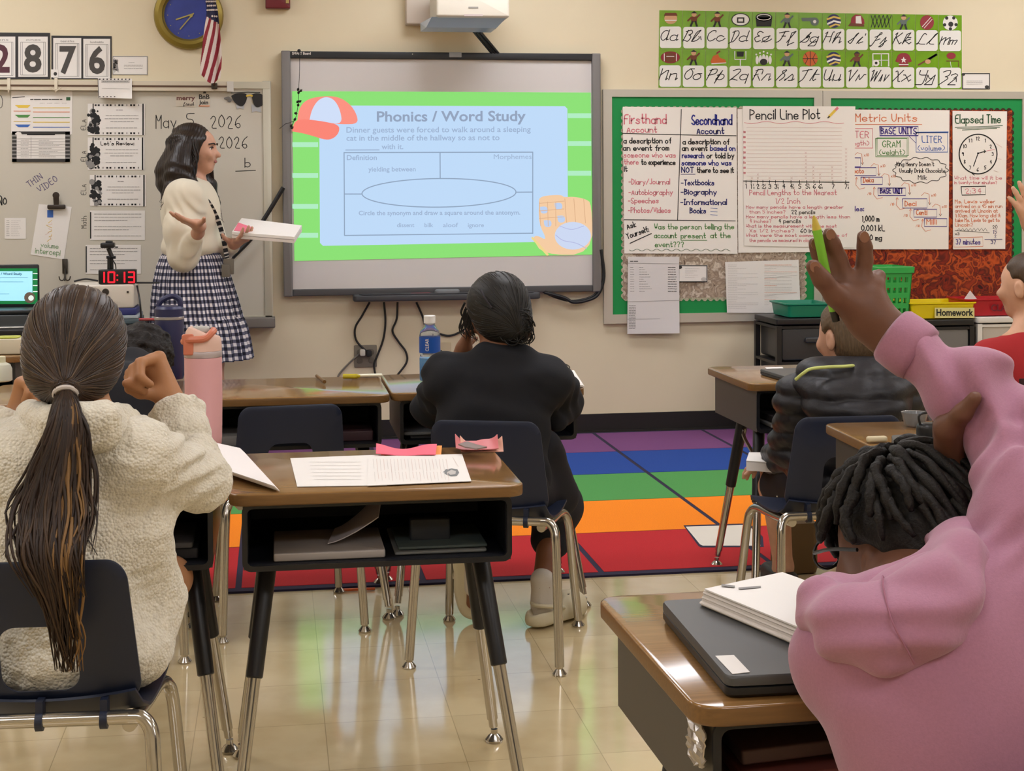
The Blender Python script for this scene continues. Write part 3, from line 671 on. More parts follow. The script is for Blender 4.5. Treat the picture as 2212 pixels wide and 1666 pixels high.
def clock_flag_alarm():
    c = at(408, 34, y=0); k = .1745
    ck = empty('wall_clock', c, 'round wall clock with gold rim and blue face behind the flag', 'clock'); m = MB()
    m.lathe([(k*.70, 0), (k*.97, 0), (k, .012), (k*.97, .03), (k*.86, .042), (k*.76, .036), (k*.715, .022), (k*.70, .02), (k*.70, 0)], c, 56, 0, RYZ, cap=False); m.build('rim', [mat('antique_gold', '#8d7a35', .42, .55)], ck)
    MB().lathe([(0.0001, 0), (k*.705, 0), (k*.705, .016), (.0001, .016)], c, 56, 0, RYZ).build('face', [mat('clock_blue', '#33418f', .5, noise=(9, .18))], ck)
    P = wallplane(-.02)
    for nm, q, w_, o_ in (('hour_hand', [(417, 30), (381, 42)], 3, .001), ('minute_hand', [(418, 29), (389, 63)], 2.4, .002)): h = MB(); line(h, q, w_, P, 0, o_); h.build(nm, [mat('pale_gold', '#a59a5c', .4, .6)], ck)
    h = MB()
    h.lathe([(0, 0), (.008, 0), (.008, .006), (0, .006)], at(413, 34, y=-.017), 14, 0, RYZ)
    for q in range(12):
        a = q*math.pi/6; h.box(c+np.array([math.sin(a)*k*.6, -.0165, math.cos(a)*k*.6]), (.004, .001, .004), 0)
    h.build('dial_marks', [mat('pale_gold', '#a59a5c', .4, .6)], ck)
    m = MB(); a, b = at(573, -25, y=-.05), at(627, 18, y=-.05); m.rbox(((a[0]+b[0])/2, -.025, (a[2]+b[2])/2), (b[0]-a[0], a[2]-b[2], .05), .006, .006, axis='y'); m.box2((b[0]-.022, -.056, b[2]+.025), (b[0]-.006, -.049, b[2]+.05), 1)
    tag(m.build('fire_alarm', [mat('alarm_red', '#6e1f28', .4), mat('alarm_label', '#b39a5c', .5)]), 'dark red fire alarm box high on the wall', 'alarm')
    # flag: cloth hanging in folds from a staff
    L_ = [(444, -2), (446, 28), (440, 73), (432, 152), (437, 164)]; R_ = [(466, -2), (471, 28), (477, 85), (479, 132), (476, 160)]
    f = empty('flag', at(463, 184, y=-.2), 'american flag hanging in folds in front of the wall clock', 'flag')
    lp = spline([(442, -90), (443, -45)]+L_, 18); rp = spline([(462, -90), (465, -45)]+R_, 18); n = len(lp); W = 64; G = []
    for i in range(n):
        row = []
        for j in range(W+1):
            s = j/W; uv = lp[i]*(1-s)+rp[i]*s; t = i/(n-1)
            if i > n-15: uv = uv+np.array([0, (i-(n-15))*1.3*math.sin(min(1, s*1.1)*2.6)])
            row.append(at(uv[0], uv[1], y=-.19+.014*math.sin(s*8+1.5*t)+.005*math.sin(s*17+2)))
        G.append(row)
    m = MB(); m.grid(G); 
    for i in range(n-1):
        for j in range(W):
            s, t = j/W, i/(n-1); v = t*(n-1)
            vpix = (lp[i]*(1-s)+rp[i]*s)[1]
            if vpix < 34+16*s: m.M[i*W+j] = 2
            else: m.M[i*W+j] = int(math.floor(s*5.2+t*8.5+.2)) % 2
    m.build('cloth', [mat('flag_red', '#8a2433', .8), mat('flag_white', '#dccfc8', .8), mat('flag_navy', '#232544', .8)], f, angle=180)
    st = MB()
    for i in range(9, n-1, 6):
        for j in range(5+(i//6 % 2)*5, W-2, 11):
            s = j/W; vpix = (lp[i]*(1-s)+rp[i]*s)[1]
            if vpix < 28+16*s: p = np.array(G[i][j]); st.lathe([(0, 0), (.0055, 0), (.005, .002), (0, .002)], p+[0, -.006, 0], 5, 0, RYZ)
    st.build('stars', [mat('flag_white')], f, smooth=False)
    p = MB(); a = np.array(at(463, 186, y=-.065)); p.tube([a, a+[0, -.05, .03], np.array(at(462, -30, y=-.19)), np.array(at(457, -110, y=-.195))], .006); p.build('staff', [mat('brown_wood', '#5a3b24', .4)], f)
    b = MB(); b.rbox(a+[0, .004, 0], (.03, .03, .03), .004, .003); b.build('bracket', [mat('dark_steel')], f)
clock_flag_alarm()
# ---------------------------------------------------------------- interactive board with the projected slide
def smartboard():
    y = -.05; P = wallplane(y); tl, tr, bl, br = [np.array(at(u, v, y=y)) for u, v in ((607, 107), (1295, 118), (613, 641), (1301, 631))]
    xa, xb = (tl[0]+bl[0])/2, (tr[0]+br[0])/2; za, zb = (tl[2]+tr[2])/2, (bl[2]+br[2])/2
    sb = empty('interactive_whiteboard', ((xa+xb)/2, 0, zb), 'large interactive board in grey frame showing a phonics slide', 'smartboard')
    sw = .047
    MB().box2((xa+.01, y+.012, zb+.01), (xb-.01, -.002, za-.01)).build('panel', [mat('board_white', '#d2cdcb', .35)], sb, smooth=False)
    for x in (xa, xb-sw): s = MB(); s.rbox((x+sw/2, y/2-.006, (za+zb)/2), (sw, za-zb, abs(y)+.012), .005, .008, axis='y'); s.build('side_rail', [mat('rail_grey', '#7b7877', .42, .25)], sb)
    t = MB(); t.rbox(((xa+xb)/2, y/2-.004, za-.02), (xb-xa-2*sw, .036, abs(y)+.006), .003, .004, axis='y'); t.build('top_rail', [mat('rail_black', '#24262a', .4)], sb)
    t = MB(); t.rbox(((xa+xb)/2, y/2-.004, zb+.02), (xb-xa-2*sw, .034, abs(y)+.006), .003, .004, axis='y'); t.build('bottom_rail', [mat('rail_charcoal', '#4b4a4c', .45)], sb)
    g = MB(); a, b = at(970, 113, y=y-.012), at(997, 124, y=y-.012); g.rbox((np.array(a)+b)/2, (.065, .026, .012), .003, .002, axis='y'); g.build('sensor', [mat('sensor_grey', '#9a9c9e', .35)], sb)
    m = MB(); Pt = wallplane(y-.0075); type_(m, 'SMART Board', 631, 118, 5.5, Pt, 0, .02, 40); m.lathe([(0, 0), (.003, 0), (0, .002)], at(891, 117, y=y-.008), 10, 0, RYZ); m.build('logo', [M_paper], sb, smooth=False)
    tr_ = MB(); a, b = np.array(at(763, 640, y=-.1)), np.array(at(1166, 636, y=-.1)); c = (a+b)/2
    tr_.rbox(c+[0, .02, -.008], (b[0]-a[0], .10, .034), .02, .008, 0); tr_.rbox(c+[0, -.004, .010], (b[0]-a[0]-.06, .05, .008), .02, .003, 1)
    tr_.build('pen_tray', [mat('tray_charcoal', '#3e3f43', .5), mat('tray_inner', '#2b2c30', .6)], sb)
    # the projector's light on the board, put into glowing panels
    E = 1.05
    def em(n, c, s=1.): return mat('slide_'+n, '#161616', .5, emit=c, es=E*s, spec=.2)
    S = wallplane(y+.011); z = lambda x, yy: (600+x/3.072, yy/3.072)
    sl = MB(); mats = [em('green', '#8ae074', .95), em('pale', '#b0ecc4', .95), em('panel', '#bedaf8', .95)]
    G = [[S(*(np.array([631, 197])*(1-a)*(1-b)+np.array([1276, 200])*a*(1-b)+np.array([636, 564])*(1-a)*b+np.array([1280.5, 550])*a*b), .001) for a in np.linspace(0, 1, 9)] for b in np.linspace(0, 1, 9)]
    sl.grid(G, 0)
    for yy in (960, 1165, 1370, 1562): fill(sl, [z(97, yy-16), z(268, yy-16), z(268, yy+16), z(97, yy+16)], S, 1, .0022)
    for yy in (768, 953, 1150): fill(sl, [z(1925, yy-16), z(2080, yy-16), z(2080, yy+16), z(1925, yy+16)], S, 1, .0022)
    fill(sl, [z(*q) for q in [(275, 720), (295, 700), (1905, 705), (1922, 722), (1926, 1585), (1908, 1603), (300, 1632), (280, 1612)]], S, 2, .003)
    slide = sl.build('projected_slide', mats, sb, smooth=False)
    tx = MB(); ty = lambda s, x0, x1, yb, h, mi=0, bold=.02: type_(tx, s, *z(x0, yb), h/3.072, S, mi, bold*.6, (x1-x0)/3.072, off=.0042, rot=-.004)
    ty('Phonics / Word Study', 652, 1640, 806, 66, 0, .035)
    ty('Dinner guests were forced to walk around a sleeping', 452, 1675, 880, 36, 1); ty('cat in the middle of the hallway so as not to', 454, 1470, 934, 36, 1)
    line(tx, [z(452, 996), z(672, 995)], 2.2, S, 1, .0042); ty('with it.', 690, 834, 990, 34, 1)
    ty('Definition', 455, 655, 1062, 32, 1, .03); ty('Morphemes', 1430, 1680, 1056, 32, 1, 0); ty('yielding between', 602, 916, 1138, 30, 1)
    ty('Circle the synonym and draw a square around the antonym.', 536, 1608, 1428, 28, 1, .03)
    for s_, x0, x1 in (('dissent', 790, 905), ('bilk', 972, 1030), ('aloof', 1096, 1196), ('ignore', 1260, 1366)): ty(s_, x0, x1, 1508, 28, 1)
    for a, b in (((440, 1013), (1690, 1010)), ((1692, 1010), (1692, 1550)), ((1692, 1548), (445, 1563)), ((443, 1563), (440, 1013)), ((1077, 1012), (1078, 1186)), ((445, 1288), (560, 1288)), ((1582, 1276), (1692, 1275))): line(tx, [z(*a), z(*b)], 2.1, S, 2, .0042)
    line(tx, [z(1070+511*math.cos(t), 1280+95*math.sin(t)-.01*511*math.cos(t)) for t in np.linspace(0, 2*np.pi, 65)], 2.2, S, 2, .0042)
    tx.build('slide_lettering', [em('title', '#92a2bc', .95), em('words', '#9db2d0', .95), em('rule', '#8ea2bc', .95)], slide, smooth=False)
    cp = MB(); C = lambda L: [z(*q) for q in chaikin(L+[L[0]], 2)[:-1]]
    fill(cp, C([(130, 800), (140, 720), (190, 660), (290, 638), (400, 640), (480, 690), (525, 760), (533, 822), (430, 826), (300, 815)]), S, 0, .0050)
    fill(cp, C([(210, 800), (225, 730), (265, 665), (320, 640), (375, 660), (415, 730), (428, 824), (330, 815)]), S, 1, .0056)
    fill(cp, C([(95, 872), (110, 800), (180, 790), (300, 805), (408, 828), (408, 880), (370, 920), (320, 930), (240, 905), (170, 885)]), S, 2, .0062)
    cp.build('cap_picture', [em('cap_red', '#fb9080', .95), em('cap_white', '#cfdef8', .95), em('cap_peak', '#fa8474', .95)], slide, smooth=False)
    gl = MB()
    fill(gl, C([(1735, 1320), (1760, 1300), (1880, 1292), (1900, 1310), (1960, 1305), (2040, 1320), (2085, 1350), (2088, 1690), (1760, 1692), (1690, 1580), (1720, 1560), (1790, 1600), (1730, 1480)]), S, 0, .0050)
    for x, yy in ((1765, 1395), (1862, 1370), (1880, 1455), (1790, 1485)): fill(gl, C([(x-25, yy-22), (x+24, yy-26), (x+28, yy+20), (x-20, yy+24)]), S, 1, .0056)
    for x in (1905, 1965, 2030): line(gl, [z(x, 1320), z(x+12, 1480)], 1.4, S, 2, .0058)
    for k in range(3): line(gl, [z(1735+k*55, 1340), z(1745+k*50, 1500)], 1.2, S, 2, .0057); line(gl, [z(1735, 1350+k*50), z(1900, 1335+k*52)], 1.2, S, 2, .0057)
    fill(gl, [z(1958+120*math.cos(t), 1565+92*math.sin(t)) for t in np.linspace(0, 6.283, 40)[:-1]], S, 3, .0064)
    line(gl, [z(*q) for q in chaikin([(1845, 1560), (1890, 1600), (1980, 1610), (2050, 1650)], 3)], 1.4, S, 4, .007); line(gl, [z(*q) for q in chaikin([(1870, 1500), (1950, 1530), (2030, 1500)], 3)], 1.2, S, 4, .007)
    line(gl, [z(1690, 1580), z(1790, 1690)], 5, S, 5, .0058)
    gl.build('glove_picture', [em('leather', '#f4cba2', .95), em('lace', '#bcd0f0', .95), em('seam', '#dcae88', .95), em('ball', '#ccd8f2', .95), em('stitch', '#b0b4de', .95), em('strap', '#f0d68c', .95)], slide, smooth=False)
    # pens on the tray
    p = MB(); q = np.array(at(888, 636, y=-.105)); r = np.array(at(930, 635, y=-.105)); p.tube([q, r], .007); tag(p.build('stylus_pen', [mat('pen_red', '#8f3440', .4)]), 'red pen lying in the black tray under the big board', 'pen')
    p = MB(); q = np.array(at(966, 633, y=-.105)); p.rbox(q+[0, 0, .004], (.13, .045, .03), .02, .01); tag(p.build('eraser', [mat('eraser_grey', '#6b6d70', .6)]), 'grey eraser lying in the black tray under the big board', 'eraser')
    p = MB(); q = np.array(at(840, 637, y=-.105)); p.tube([q+[-.06, 0, 0], q+[.06, 0, .0]], .007); tag(p.build('stylus_pen', [mat('pen_black', '#1c2022', .4)]), 'dark pen at the left end of the board tray', 'pen')
    # bead string hanging from a clip on the corner
    b = empty('bead_string', at(645, 275, y=-.08), 'thin string of black leaf beads hanging over the board corner', 'string'); mb = MB(); Q = lambda u, v: np.array(at(u, v, y=-.075))
    pts = [(647, 112), (647, 150), (645.5, 190), (645, 215), (643, 232), (640, 250), (635, 262), (628, 278)]
    mb.tube(spline([Q(*q) for q in pts]), .0016, 6); mb.tube([Q(635, 262), Q(616, 268), Q(604, 278)], .0016, 6); mb.build('string', [M_black], b)
    mb = MB()
    for u, v, a in ((644, 193, .5), (650, 196, .8), (645, 200, .4), (643, 220, .7), (648, 219, 1), (644, 227, .2), (639, 245, 1.8), (637, 258, .8), (631, 276, .9), (629, 272, .4)):
        c = Q(u, v); mb.lathe([(0, -.010), (.006, -.004), (.007, .002), (0, .010)], c+[0, -.003, 0], 8, 0, np.array(Matrix.Rotation(a, 3, 'Y')))
    mb.lathe([(.004, 0), (.009, .002), (.009, .006), (.004, .008)], Q(646, 110)+[0, -.002, 0], 16, 0, RYZ); mb.build('beads', [mat('bead_black', '#121314', .35)], b)
smartboard()
def projector():
    y = -.52; a = np.array(at(942, -52, y=y)); b = np.array(at(1101, 38, y=y)); c = np.array(at(1086, 62, y=y+.12)); c0 = np.array(at(918, 64, y=y+.12))
    p = empty('projector', ((a[0]+b[0])/2, -.25, c[2]), 'cream short throw projector on an arm above the big board', 'projector'); m = MB(); wd = b[0]-a[0]
    m.rbox(((a[0]+b[0])/2, y+.16, (a[2]+b[2])/2), (wd, a[2]-b[2], .32), .012, .012, axis='y'); m.build('casing', [mat('projector_cream', '#d2cbbd', .4)], p)
    m = MB(); z0, z1 = c[2], b[2]+.002; xl, xr = a[0]-.02, b[0]-.012
    m.loops([[(xl, y+.03, z1), (xr, y+.03, z1), (xr, y+.31, z1), (xl-.03, y+.31, z1)], [(xl-.02, y+.10, z0), (xr-.04, y+.10, z0), (xr-.04, y+.30, z0), (xl-.03, y+.30, z0)]])
    m.build('lens_hood', [mat('hood_slidelit', '#a9b9cc', .25)], p, smooth=False)  # pale blue holds the slide's light falling on the projector's underside
    m = MB(); q = wallplane(y-.002); rr = lambda u0, v0, u1, v1, mi: m.prism([q(u, v) for u, v in box4(u0, v0, u1, v1)], (0, .004, 0), mi)
    rr(1012, 14.5, 1033, 18, 0); rr(1003, 30.5, 1043, 35, 1); m.build('badge', [mat('badge_grey', '#8b8780', .4), mat('badge_pale', '#b7a9a5', .4)], p, smooth=False)
    m = MB(); w0, w1 = np.array(at(884, -50, y=-.05)), np.array(at(931, 54, y=-.05)); m.rbox(((w0[0]+w1[0])/2+.04, -.045, (w0[2]+w1[2])/2), (w1[0]-w0[0]+.12, w0[2]-w1[2], .09), .008, .006, axis='y')
    m.box2((a[0]+.05, y+.2, b[2]+.06), (a[0]+.2, -.05, b[2]+.16)); m.build('wall_arm', [mat('arm_beige', '#c9bcae', .5)], p)
    cb = MB()
    for k, dx in enumerate((0, .018, .034)): cb.tube(spline([np.array(at(1012, 55, y=-.3))+[dx, 0, 0], np.array(at(1040, 88, y=-.12))+[dx, 0, 0], np.array(at(1070, 116, y=-.03))+[dx, 0, -.02]]), .007)
    tag(cb.build('projector_cable', [mat('cable_black', '#19191b', .5)]), 'black cables running from the projector down to the big board', 'cable')
projector()
def wires():
    z = lambda x, y: (600+x/3.072, 500+y/3.072); M_ = mat('cable_black'); Y = -.02
    def cable(pts, lab, r=.0055, m=M_, y=Y, name='cable', raw=False):
        mb = MB(); q = spline([np.array(at(*(p if raw else z(*p)), y=y)) for p in pts], 8); q[:, 1] += .008*np.sin(np.linspace(0, 3, len(q))); mb.tube(q, r); return tag(mb.build(name, [m]), lab, 'cable')
    cable([(610, 470), (560, 560), (515, 640), (520, 720), (570, 780), (605, 805)], 'black cable ending in a plug at the grey wall outlet')
    cable([(705, 470), (715, 600), (700, 720), (660, 830), (640, 890), (655, 990)], 'black cable hanging straight past the right side of the outlet')
    cable([(795, 470), (790, 580), (762, 660), (800, 730), (850, 800), (855, 870), (790, 960)], 'black cable with an S bend between outlet and water bottle')
    cable([(920, 470), (960, 560), (990, 640), (1080, 682), (1150, 692), (1235, 655), (1300, 600)], 'black cable passing behind the water bottle')
    cable([(2145, 120), (2165, 300), (2125, 420), (2040, 462), (1960, 470), (1900, 440), (1770, 405)], 'bundle of black cable looping under the right corner of the big board', .009, y=-.06)
    cable([(1760, 400), (1850, 440), (1950, 462), (2070, 440), (2150, 380)], 'thin black cable tied to the bundle at the board corner', .006, y=-.05)
    cable([(612, 405), (590, 442), (570, 474), (544, 514), (502, 557), (480, 580)], 'thick black strap cable slanting behind the teacher', .011, y=-.07, raw=True)
    cable([(555, 800), (470, 880), (415, 940), (390, 985)], 'grey cord from the white plug in the outlet', .005, mat('cord_grey', '#6f6a62', .5))
    o = empty('wall_outlet', at(790, 793, y=0), 'grey four socket outlet plate on the wall with plugs in it', 'outlet'); mb = MB(); a, b = np.array(at(765, 746, y=-.006)), np.array(at(814, 793, y=-.006))
    mb.rbox((a+b)/2, (b[0]-a[0], a[2]-b[2], .008), .005, .003, axis='y'); mb.build('plate', [mat('outlet_grey', '#766e62', .45)], o)
    for dx in (-.03, .03):
        for dz in (-.022, .022): s = MB(); s.rbox((a+b)/2+[dx, -.005, dz], (.03, .03, .004), .012, .001, axis='y'); s.build('socket', [mat('socket_grey', '#5d564c', .45)], o)
    for u, v, c in ((783, 762, mat('plug_white', '#b9b4a9', .4)), (797, 763, M_black)):
        mb = MB(); mb.rbox(np.array(at(u, v, y=-.028)), (.028, .034, .035), .008, .004, axis='y'); tag(mb.build('plug', [c]), ('white' if u == 783 else 'black')+' plug pushed into the grey wall outlet', 'plug')
    mb = MB(); a, b = np.array(at(951, 742, y=-.004)), np.array(at(968, 767, y=-.004)); mb.rbox((a+b)/2, (b[0]-a[0]+.03, a[2]-b[2]+.01, .008), .004, .003, axis='y'); mb.lathe([(0, 0), (.006, 0), (.006, .004), (0, .004)], np.array(at(953, 759, y=-.008)), 10, 1, RYZ)
    tag(mb.build('cable_plate', [mat('plate_beige', '#c2b294', .5), M_black]), 'small beige wall plate behind the water bottle', 'wall plate')
wires()

# ---------------------------------------------------------------- bulletin boards
M_felt = mat('board_green', '#0f8a44', .7); M_alu = mat('board_frame', '#c4bfb4', .35, .4)
def camo(name, cols, sc):
    m = mat(name, cols[0], .85); nt = m.node_tree; N = nt.nodes; L = nt.links; b = N['Principled BSDF']
    t = N.new('ShaderNodeTexCoord'); nz = N.new('ShaderNodeTexNoise'); nz.inputs['Scale'].default_value = sc; nz.inputs['Detail'].default_value = 3; nz.inputs['Distortion'].default_value = 1.6
    L.new(t.outputs['Object'], nz.inputs['Vector']); rp = N.new('ShaderNodeValToRGB'); e = rp.color_ramp.elements
    nz.inputs['Distortion'].default_value = .9; nz.inputs['Detail'].default_value = 2
    while len(e) < len(cols): e.new(.5)
    for i, c in enumerate(cols): e[i].position = .30+.42*i/(len(cols)-1); e[i].color = lin(c)
    L.new(nz.outputs[0], rp.inputs[0]); L.new(rp.outputs[0], b.inputs['Base Color']); return m
M_camoA = camo('leaf_fabric', ['#6f5d50', '#b3a08c', '#8d7a6a', '#d3c5b4', '#7d6a58'], 22)
M_camoB = camo('ember_fabric', ['#3c100a', '#8a2810', '#561a0d', '#c2531c', '#6a200f', '#9c3714'], 17)
def board(label, uv_out, uv_felt, uv_fab, fab, border, x1=None):
    y = -.03; P = wallplane(y); (u0, v0, u1, v1) = uv_out; a, b = np.array(at(u0, v0, y=y)), np.array(at(u1, v1, y=y))
    bb = empty('bulletin_board', ((a[0]+b[0])/2, 0, b[2]), label, 'bulletin board'); fa, fb = np.array(at(uv_felt[0], uv_felt[1], y=y)), np.array(at(uv_felt[2], uv_felt[3], y=y))
    m = MB(); m.box2((fa[0]-.005, -.022, fb[2]-.005), (fb[0]+.005, -.002, fa[2]+.005)); m.build('felt', [M_felt], bb, smooth=False)
    f = MB(); f.box2((a[0], y, b[2]), (fa[0], -.001, a[2])); f.box2((fb[0], y, b[2]), (b[0], -.001, a[2])); f.box2((fa[0], y, fa[2]), (fb[0], -.001, a[2])); f.box2((fa[0], y, b[2]), (fb[0], -.001, fb[2]))
    f.build('frame', [M_alu], bb, smooth=False)
    Pf = wallplane(-.0225); u0, v0, u1, v1 = uv_fab; edge = []
    def sc(A, B, n, nx, ny):
        for i in range(n):
            t = i/n; u, v = A[0]+(B[0]-A[0])*t, A[1]+(B[1]-A[1])*t; k = abs(math.sin(i*math.pi/3))*5; edge.append((u+nx*k, v+ny*k))
    sc((u0, v0), (u1, v0), 90, 0, -1); sc((u1, v0), (u1, v1), 90, 1, 0); sc((u1, v1), (u0, v1), 90, 0, 1); sc((u0, v1), (u0, v0), 90, -1, 0)
    m = MB(); m.prism([Pf(u, v, .0008) for u, v in edge], (0, -.0015, 0)); m.build('scalloped_border', [border], bb, smooth=False)
    m = MB(); m.box2(Pf(u0, v1, .003), Pf(u1, v0, .001)); m.build('fabric', [fab], bb, smooth=False)
board('left green bulletin board with pale leaf fabric under the alphabet cards', (1303, 193, 1777, 691), (1322, 209, 1759, 672), (1346, 234, 1738, 646), M_camoA, camo('leaf_trim_fabric', ['#7f8a66', '#b9b49a', '#94907a'], 30))
board('right green bulletin board with dark red ember fabric', (1778, 196, 2226, 684), (1795, 212, 2207, 668), (1800, 238, 2186, 650), M_camoB, camo('ember_trim_fabric', ['#3a1a10', '#2c3018', '#4a2412'], 30))
YP = -.030
z6 = lambda x, y: (1300+x/3.086, 200+y/3.086)
z7 = lambda x, y: (1800+x/3.085, 200+y/3.085)
def poster(px, label, yoff=0., curl=.0, t=.0012):
    o = sheet('anchor_chart', px, YP-yoff, label, 'poster', m=M_chart, curl=curl, t=t); return o, wallplane(YP-yoff-t-.0002)
IK = ['pink', 'navy', 'blue', 'green', 'orange', 'purple', 'faint', 'dgreen', 'lblue', 'red']
inks = [M_black]+[INK[k] for k in IK]; ID = {k: i+1 for i, k in enumerate(IK)}; ID['black'] = 0
def writer(mb, zz, P, sc=3.086):
    def wr(s, x0, x1, yb, h, ink='black', w=None, rot=0.): write(mb, s, *zz(x0, yb), h/sc, P, (w or h*.15)/sc, ID[ink], width=(x1-x0)/sc, rot=rot)
    def ln(pts, w=5, ink='black'): line(mb, [zz(*p) for p in pts], w/sc, P, ID[ink])
    return wr, ln
def charts():
    o, P = poster([z6(140, 95), z6(898, 100), z6(905, 1075), z6(150, 1073)], 'firsthand and secondhand account chart in pink and blue marker', .0); mb = MB(); wr, ln = writer(mb, z6, P)
    wr('Firsthand', 150, 440, 208, 62, 'pink', 8); wr('Account', 168, 375, 266, 40, 'pink', 6); wr('Secondhand', 600, 875, 215, 66, 'blue', 9); wr('Account', 635, 822, 276, 42, 'navy', 7)
    ln([(530, 112), (518, 480), (505, 850)]); ln([(140, 272), (520, 282), (895, 288)]); ln([(148, 848), (890, 856)])
    for s, a, b, y, k in (('a description of', 146, 468, 338, 'black'), ('an event from', 142, 455, 386, 'black'), ('someone who was', 146, 500, 433, 'pink'), ('there', 150, 250, 480, 'pink'), ('to experience', 265, 495, 482, 'black'), ('it', 150, 176, 526, 'black'),
        ('a description of', 540, 855, 345, 'black'), ('an event', 536, 710, 388, 'black'), ('based on', 724, 895, 388, 'blue'), ('research', 536, 686, 436, 'blue'), ('or told by', 700, 888, 438, 'black'), ('someone who was', 532, 870, 486, 'blue'), ('NOT', 532, 620, 534, 'navy'), ('there to see it', 636, 885, 535, 'black'),
        ('-Diary/Journal', 180, 460, 612, 'pink'), ('-Autobiography', 180, 478, 682, 'pink'), ('-Speeches', 176, 385, 738, 'pink'), ('-Photos/Videos', 176, 464, 802, 'pink'),
        ('-Textbooks', 530, 755, 618, 'navy'), ('-Biography', 528, 772, 680, 'navy'), ('-Informational', 526, 840, 748, 'navy'), ('Books', 588, 700, 805, 'navy')): wr(s, a, b, y, 36, k, 6.5 if k != 'pink' else 5)
    ln([(528, 545), (622, 545)], 4, 'navy'); wr('Ask', 172, 238, 912, 36, 'black', 6, -.3); wr('Yourself:', 172, 328, 975, 36, 'black', 6, -.33); ln([(188, 1005), (330, 940)], 6)
    for s, a, b, y in (('Was the person telling the', 352, 888, 912), ('account', 350, 505, 970), ('present', 528, 700, 972), ('at the', 725, 865, 970), ('event???', 355, 555, 1030)): wr(s, a, b, y, 36, 'green', 5)
    ln([(528, 985), (700, 985)], 4, 'green'); ln([(185+i*11, 1050+7*math.sin(i*1.05)) for i in range(62)], 3, 'dgreen')
    for k in range(3): ln([(725, 770+k*22), (770, 774+k*22)], 3, 'lblue')
    mb.build('marker_lettering', inks, o, smooth=False)
    # blank back sheet showing under the line plot
    o = sheet('chart_paper', [z6(905, 110), z6(1560, 110), z6(1560, 1062), z6(910, 1068)], YP-.0004, 'plain white chart paper showing behind the pencil line plot', 'paper', m=M_chart)
    # metric units
    o, P = poster([z7(-10, 112), z7(775, 118), z7(768, 1045), z7(-10, 1045)], 'metric units chart with staircase of boxed unit names', .0016); mb = MB(); wr, ln = writer(mb, z7, P)
    def bx(a, b, c, d, k, w=5): ln([(a, b), (c, b), (c, d), (a, d), (a, b)], w, k)
    wr('Metric Units', 150, 570, 194, 52, 'orange', 6); ln([(142, 212), (590, 212)], 4, 'orange'); bx(310, 227, 566, 287, 'purple', 7); wr('BASE UNITS', 318, 562, 276, 42, 'purple', 7)
    bx(60, 240, 262, 370, 'pink'); wr('METER', 80, 245, 302, 44, 'pink', 5); wr('(length)', 80, 245, 352, 30, 'pink', 4); bx(283, 306, 492, 428, 'green'); bx(292, 302, 502, 420, 'green', 4); wr('GRAM', 328, 455, 364, 44, 'green', 5); wr('(weight)', 305, 485, 414, 34, 'green', 4)
    bx(552, 268, 762, 397, 'lblue'); ln([(550, 266), (764, 264)], 9, 'lblue'); wr('LITER', 592, 730, 334, 44, 'lblue', 5); wr('(volume)', 562, 750, 386, 34, 'lblue', 4); ln([(505, 290), (550, 335)], 3, 'purple')
    ln([(582+178*math.cos(t)*(1+.05*math.cos(14*t)), 518+82*math.sin(t)*(1+.07*math.cos(14*t))) for t in np.linspace(0, 6.283, 120)], 4, 'black')
    for s, a, b, y in (("King Henry Doesn't", 422, 676, 490), ('Usually Drink Chocolate', 442, 750, 534), ('Milk', 566, 630, 580)): wr(s, a, b, y, 28, 'black', 4)
    for s, a, b, c, d, k in (('Kilo', 40, 435, 182, 495, 'orange'), ('Hecto', 100, 500, 285, 553, 'orange'), ('Deka', 185, 564, 328, 612, 'orange'), ('BASE UNIT', 298, 636, 482, 686, 'purple'), ('Deci', 462, 708, 625, 770, 'orange'), ('Centi', 538, 778, 690, 830, 'orange'), ('Milli', 607, 840, 757, 892, 'orange')):
        bx(a, b, c, d, 'purple', 5); wr(s, a+16, (c-14 if s == 'BASE UNIT' else a+16+(c-a)*.5), d-14, 34, k, 5 if k == 'orange' else 7)
    for x, y in ((140, 405), (250, 478), (320, 545), (455, 605), (588, 672), (660, 748)): ln([(x, y+15), (x+20, y-5), (x+50, y+5), (x+55, y+75)], 3, 'orange'); ln([(x+46, y+62), (x+55, y+76), (x+62, y+62)], 3, 'black'); wr('x10', x+65, x+100, y+20, 18, 'orange', 2.5)
    for x, y in ((150, 565), (268, 630), (420, 700), (510, 775), (590, 845)): ln([(x+5, y), (x, y+50), (x+25, y+80), (x+60, y+70)], 3, 'orange'); ln([(x-2, y+12), (x+5, y-2), (x+13, y+12)], 3, 'orange'); wr('/10', x-40, x-12, y+52, 16, 'orange', 2.5)
    wr('Examples:', 25, 210, 790, 32, 'purple', 5); wr('1,000 m', 190, 312, 860, 38, 'black', 6); wr('0.001 kL', 188, 350, 922, 38, 'black', 6); wr('1,000 mg', 170, 330, 984, 36, 'black', 6)
    mb.build('marker_lettering', inks, o, smooth=False)
    # pencil line plot, in front of its neighbour
    o, P = poster([z6(940, 90), z6(1690, 92), z6(1682, 1035), z6(950, 1022)], 'pencil line plot chart with numbered axis and pink notes', .004, curl=.0); mb = MB(); wr, ln = writer(mb, z6, P)
    wr('Pencil Line Plot', 988, 1465, 178, 66, 'black', 7)
    ln([(950+i*17, 200+7*math.sin(i*.55)) for i in range(40)], 3, 'pink')
    for y in range(232, 590, 25): ln([(965, y), (1600, y+3)], 1.6, 'faint')
    for k in range(9): wr('nmrs'[k % 4]+'eo'[k % 2], 945, 960, 270+k*34, 22, 'pink', 3)
    ln([(945, 590), (1300, 596), (1648, 598)], 6)
